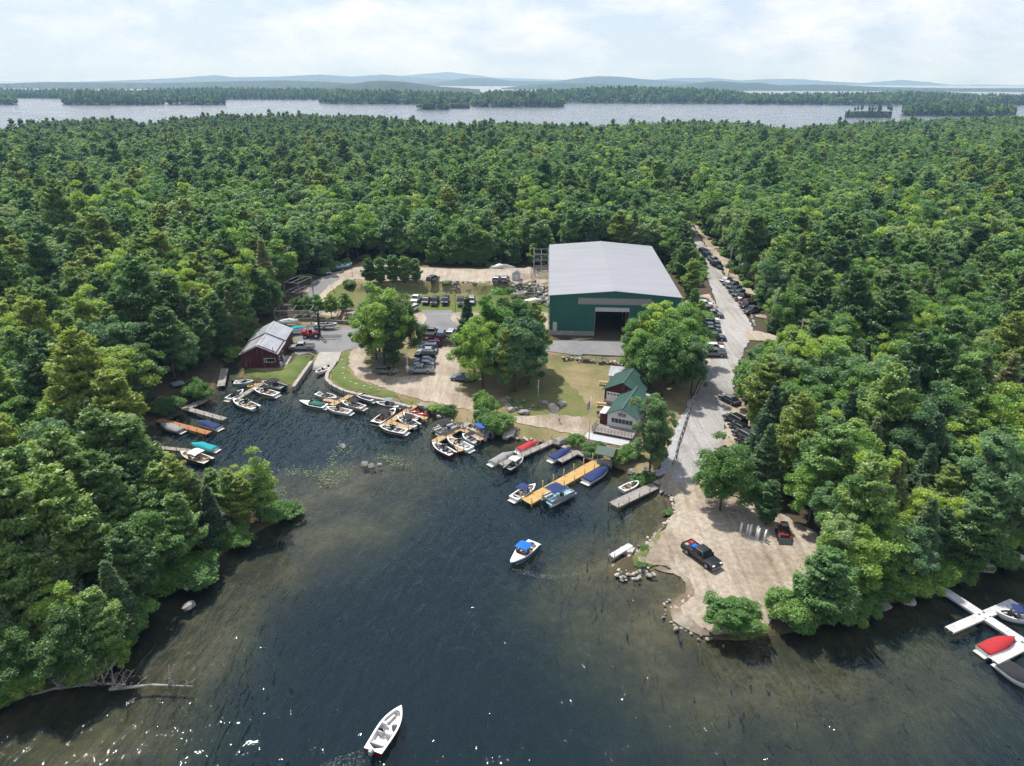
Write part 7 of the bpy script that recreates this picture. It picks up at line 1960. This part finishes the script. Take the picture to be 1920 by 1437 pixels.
for k, px, py, h, lb, wd in (('ash', 1400, 746, 11, 'leafy tree overhanging the lower road at its upper end', 1.0), ('maple', 1475, 722, 13, 'glossy leafy tree at the inner side of the road bend', 1.1), ('maple', 1408, 772, 12, 'full leafy tree over the shaded cars by the lower road', 1.0),
    ('white_pine', 1424, 815, 15, 'yellow-green pine standing over the shaded cars', 1.1), ('hemlock', 1432, 868, 14, 'brownish hemlock behind the lone beach tree', 1.0), ('hemlock', 1425, 930, 12.5, 'grey-brown hemlock behind the round beach pine', 1.0), ('white_pine', 1465, 770, 16, 'tall pine second in from the lower road', 1.05),
    ('maple', 1515, 985, 11, 'leafy tree over the red loader', 1.0), ('ash', 1545, 1020, 10, 'leafy tree at the right corner of the beach', 1.0), ('beech', 1575, 1075, 8, 'low leafy tree at the right end of the sand', 1.1)):
    P1(k, px, py, h, lb, wd)
# undergrowth along the wooded shores and forest edges: one mass
UND = []; ru = random.Random(8)
for i in range(len(SHORE) - 1):
    a, b = Vector(SHORE[i]), Vector(SHORE[i + 1]); px0 = SHORE_PX[i][0]
    if 424 < px0 < 1590: continue
    L = (b - a).length; nrm = Vector((-(b - a).y, (b - a).x)).normalized()
    for k in range(int(L / 1.0)):
        for row in ((.3, 1.3, 2.6, 4.2) if px0 < 424 else (.5, 2.2, 4.6)):
            if ru.random() < .18: continue
            p = a.lerp(b, (k + ru.random()) / max(1, L)) + nrm * (row + ru.uniform(-.6, .6)); s = ru.uniform(.55, 1.1)
            if seg_sd(np.array([[p.x, p.y]]), LAND)[0] < .15: p = p - 2 * nrm * (row)
            if seg_sd(np.array([[p.x, p.y]]), LAND)[0] < .1 or 255 < px0 < 415: continue
            UND.append((ru.choice(['shrub', 'shrub', 'low_shrub']), p.x, p.y, max(.05, hz(p.x, p.y)) - .2, s, s * ru.uniform(.7, 1.1), ru.uniform(0, 6)))
for poly in CLEAR[:1]:
    for i in range(len(poly)):
        a, b = Vector(poly[i]), Vector(poly[(i + 1) % len(poly)]); L = (b - a).length
        if L > 45: continue
        for k in range(int(L / 2.2)):
            p = a.lerp(b, ru.random()) + Vector((ru.uniform(-1.2, 1.2), ru.uniform(-1.2, 1.2)))
            if p.y < 88 or seg_sd(np.array([[p.x, p.y]]), LAND)[0] < 1 or seg_sd(np.array([[p.x, p.y]]), poly)[0] > .4: continue
            s = ru.uniform(.4, .9); UND.append((ru.choice(['shrub', 'low_shrub']), p.x, p.y, hz(p.x, p.y) - .2, s, s, ru.uniform(0, 6)))
scatter('undergrowth', 'leafy undergrowth along the wooded shores and forest edges', UND)
# ------------------------------------------------------------------ the forest: the trees that show largest stand singly, the rest is one mass
def place_forest():
    P = np.array([t[1:4] for t in FOREST])
    Hh = np.array([PROTO[t[0]][2] * t[5] for t in FOREST])
    px, py, dep = PJ(P[:, 0], P[:, 1], P[:, 2] + Hh * .7)
    vis = (px > -10) & (px < 1930) & (py > 0) & (py < 1440) & (dep > 5)
    size = np.where(vis, FPX * Hh / np.maximum(dep, 1), 0)
    order = np.argsort(-size)
    single = set(order[:NSINGLE].tolist())
    mass = []
    LG = {}
    for i in sorted(single, key=lambda k: px[k]): LG.setdefault(tree_label(FOREST[i][0], px[i], py[i])[0], []).append(i)
    ORD = ('leftmost', 'second from the left', 'third from the left', 'fourth from the left', 'fifth from the left')
    own = {}
    for lab, ids in LG.items():
        for k, i in enumerate(ids):
            q = lab if len(ids) == 1 else f'{lab}, ' + ('rightmost' if k == len(ids) - 1 else ORD[k] if k < 5 else '')
            own[i] = q if len(ids) <= 6 and len(q.split()) <= 16 else lab
    for i, t in enumerate(FOREST):
        if i in single:
            lab, grp = tree_label(t[0], px[i], py[i]); lab = own[i]
            plant(t[0], t[1], t[2], t[3], t[4], t[6], lab, grp, t[5])
        else:
            d = math.hypot(t[1], t[2])
            mass.append((t[0] if d < 210 else FARMAP[t[0]], *t[1:]))
    scatter('forest', 'dense mixed forest of pines and leafy trees stretching back to the lake', mass, trunks=True)
    print('forest', len(FOREST), 'mass', len(mass), 'far', len(FARTREES))

SPEC = {'maple_b': ('tall oval-crowned leafy tree', 'oval leafy'), 'oak_b': ('grey-tinged broad leafy tree', 'grey broad'), 'white_pine_b': ('soft light-green pine', 'soft pine'), 'snag': ('half-dead brown tree', 'dead'), 'maple': ('round-crowned leafy tree', 'leafy'), 'oak': ('broad-crowned leafy tree', 'broad'), 'ash': ('grey-green leafy tree', 'grey'), 'beech': ('dense full-crowned leafy tree', 'dense'),
        'white_pine': ('feathery tall pine', 'pine'), 'tall_pine': ('thin high-crowned pine', 'tall pine'), 'young_pine': ('young bushy pine', 'young pine'), 'hemlock': ('dark conical hemlock', 'hemlock'), 'spruce': ('narrow dark spruce', 'spruce')}
def tree_label(key, px, py):
    rows = [(600, 'behind the parking lots' if 560 < px < 1300 else None), (760, None), (900, None), (1040, None), (1500, None)]
    if px < 620:
        where = ('in the forest above the red barn' if py < 560 else 'in the forest left of the red barn' if py < 700 else 'in the woods behind the left-hand docks' if py < 830 else
                 'on the left point, upper part' if py < 960 else 'on the left point, middle part' if py < 1110 else 'on the left point near the fallen trees')
        where += ', by the left edge' if px < 150 else ''
    elif px < 1300: where = 'in the forest behind the lots and warehouse'
    else:
        where = ('in the forest right of the far road' if py < 560 else 'in the woods right of the road bend' if py < 700 else 'in the woods right of the lower road' if py < 850 else
                 'in the woods behind the beach' if py < 980 else 'on the wooded shore right of the beach')
        where += ', by the right edge' if px > 1740 else ''
    return f'{SPEC[key][0]} {where}', f'{SPEC[key][1]} trees {where}'.replace(',', '')
NSINGLE = 200
place_forest()
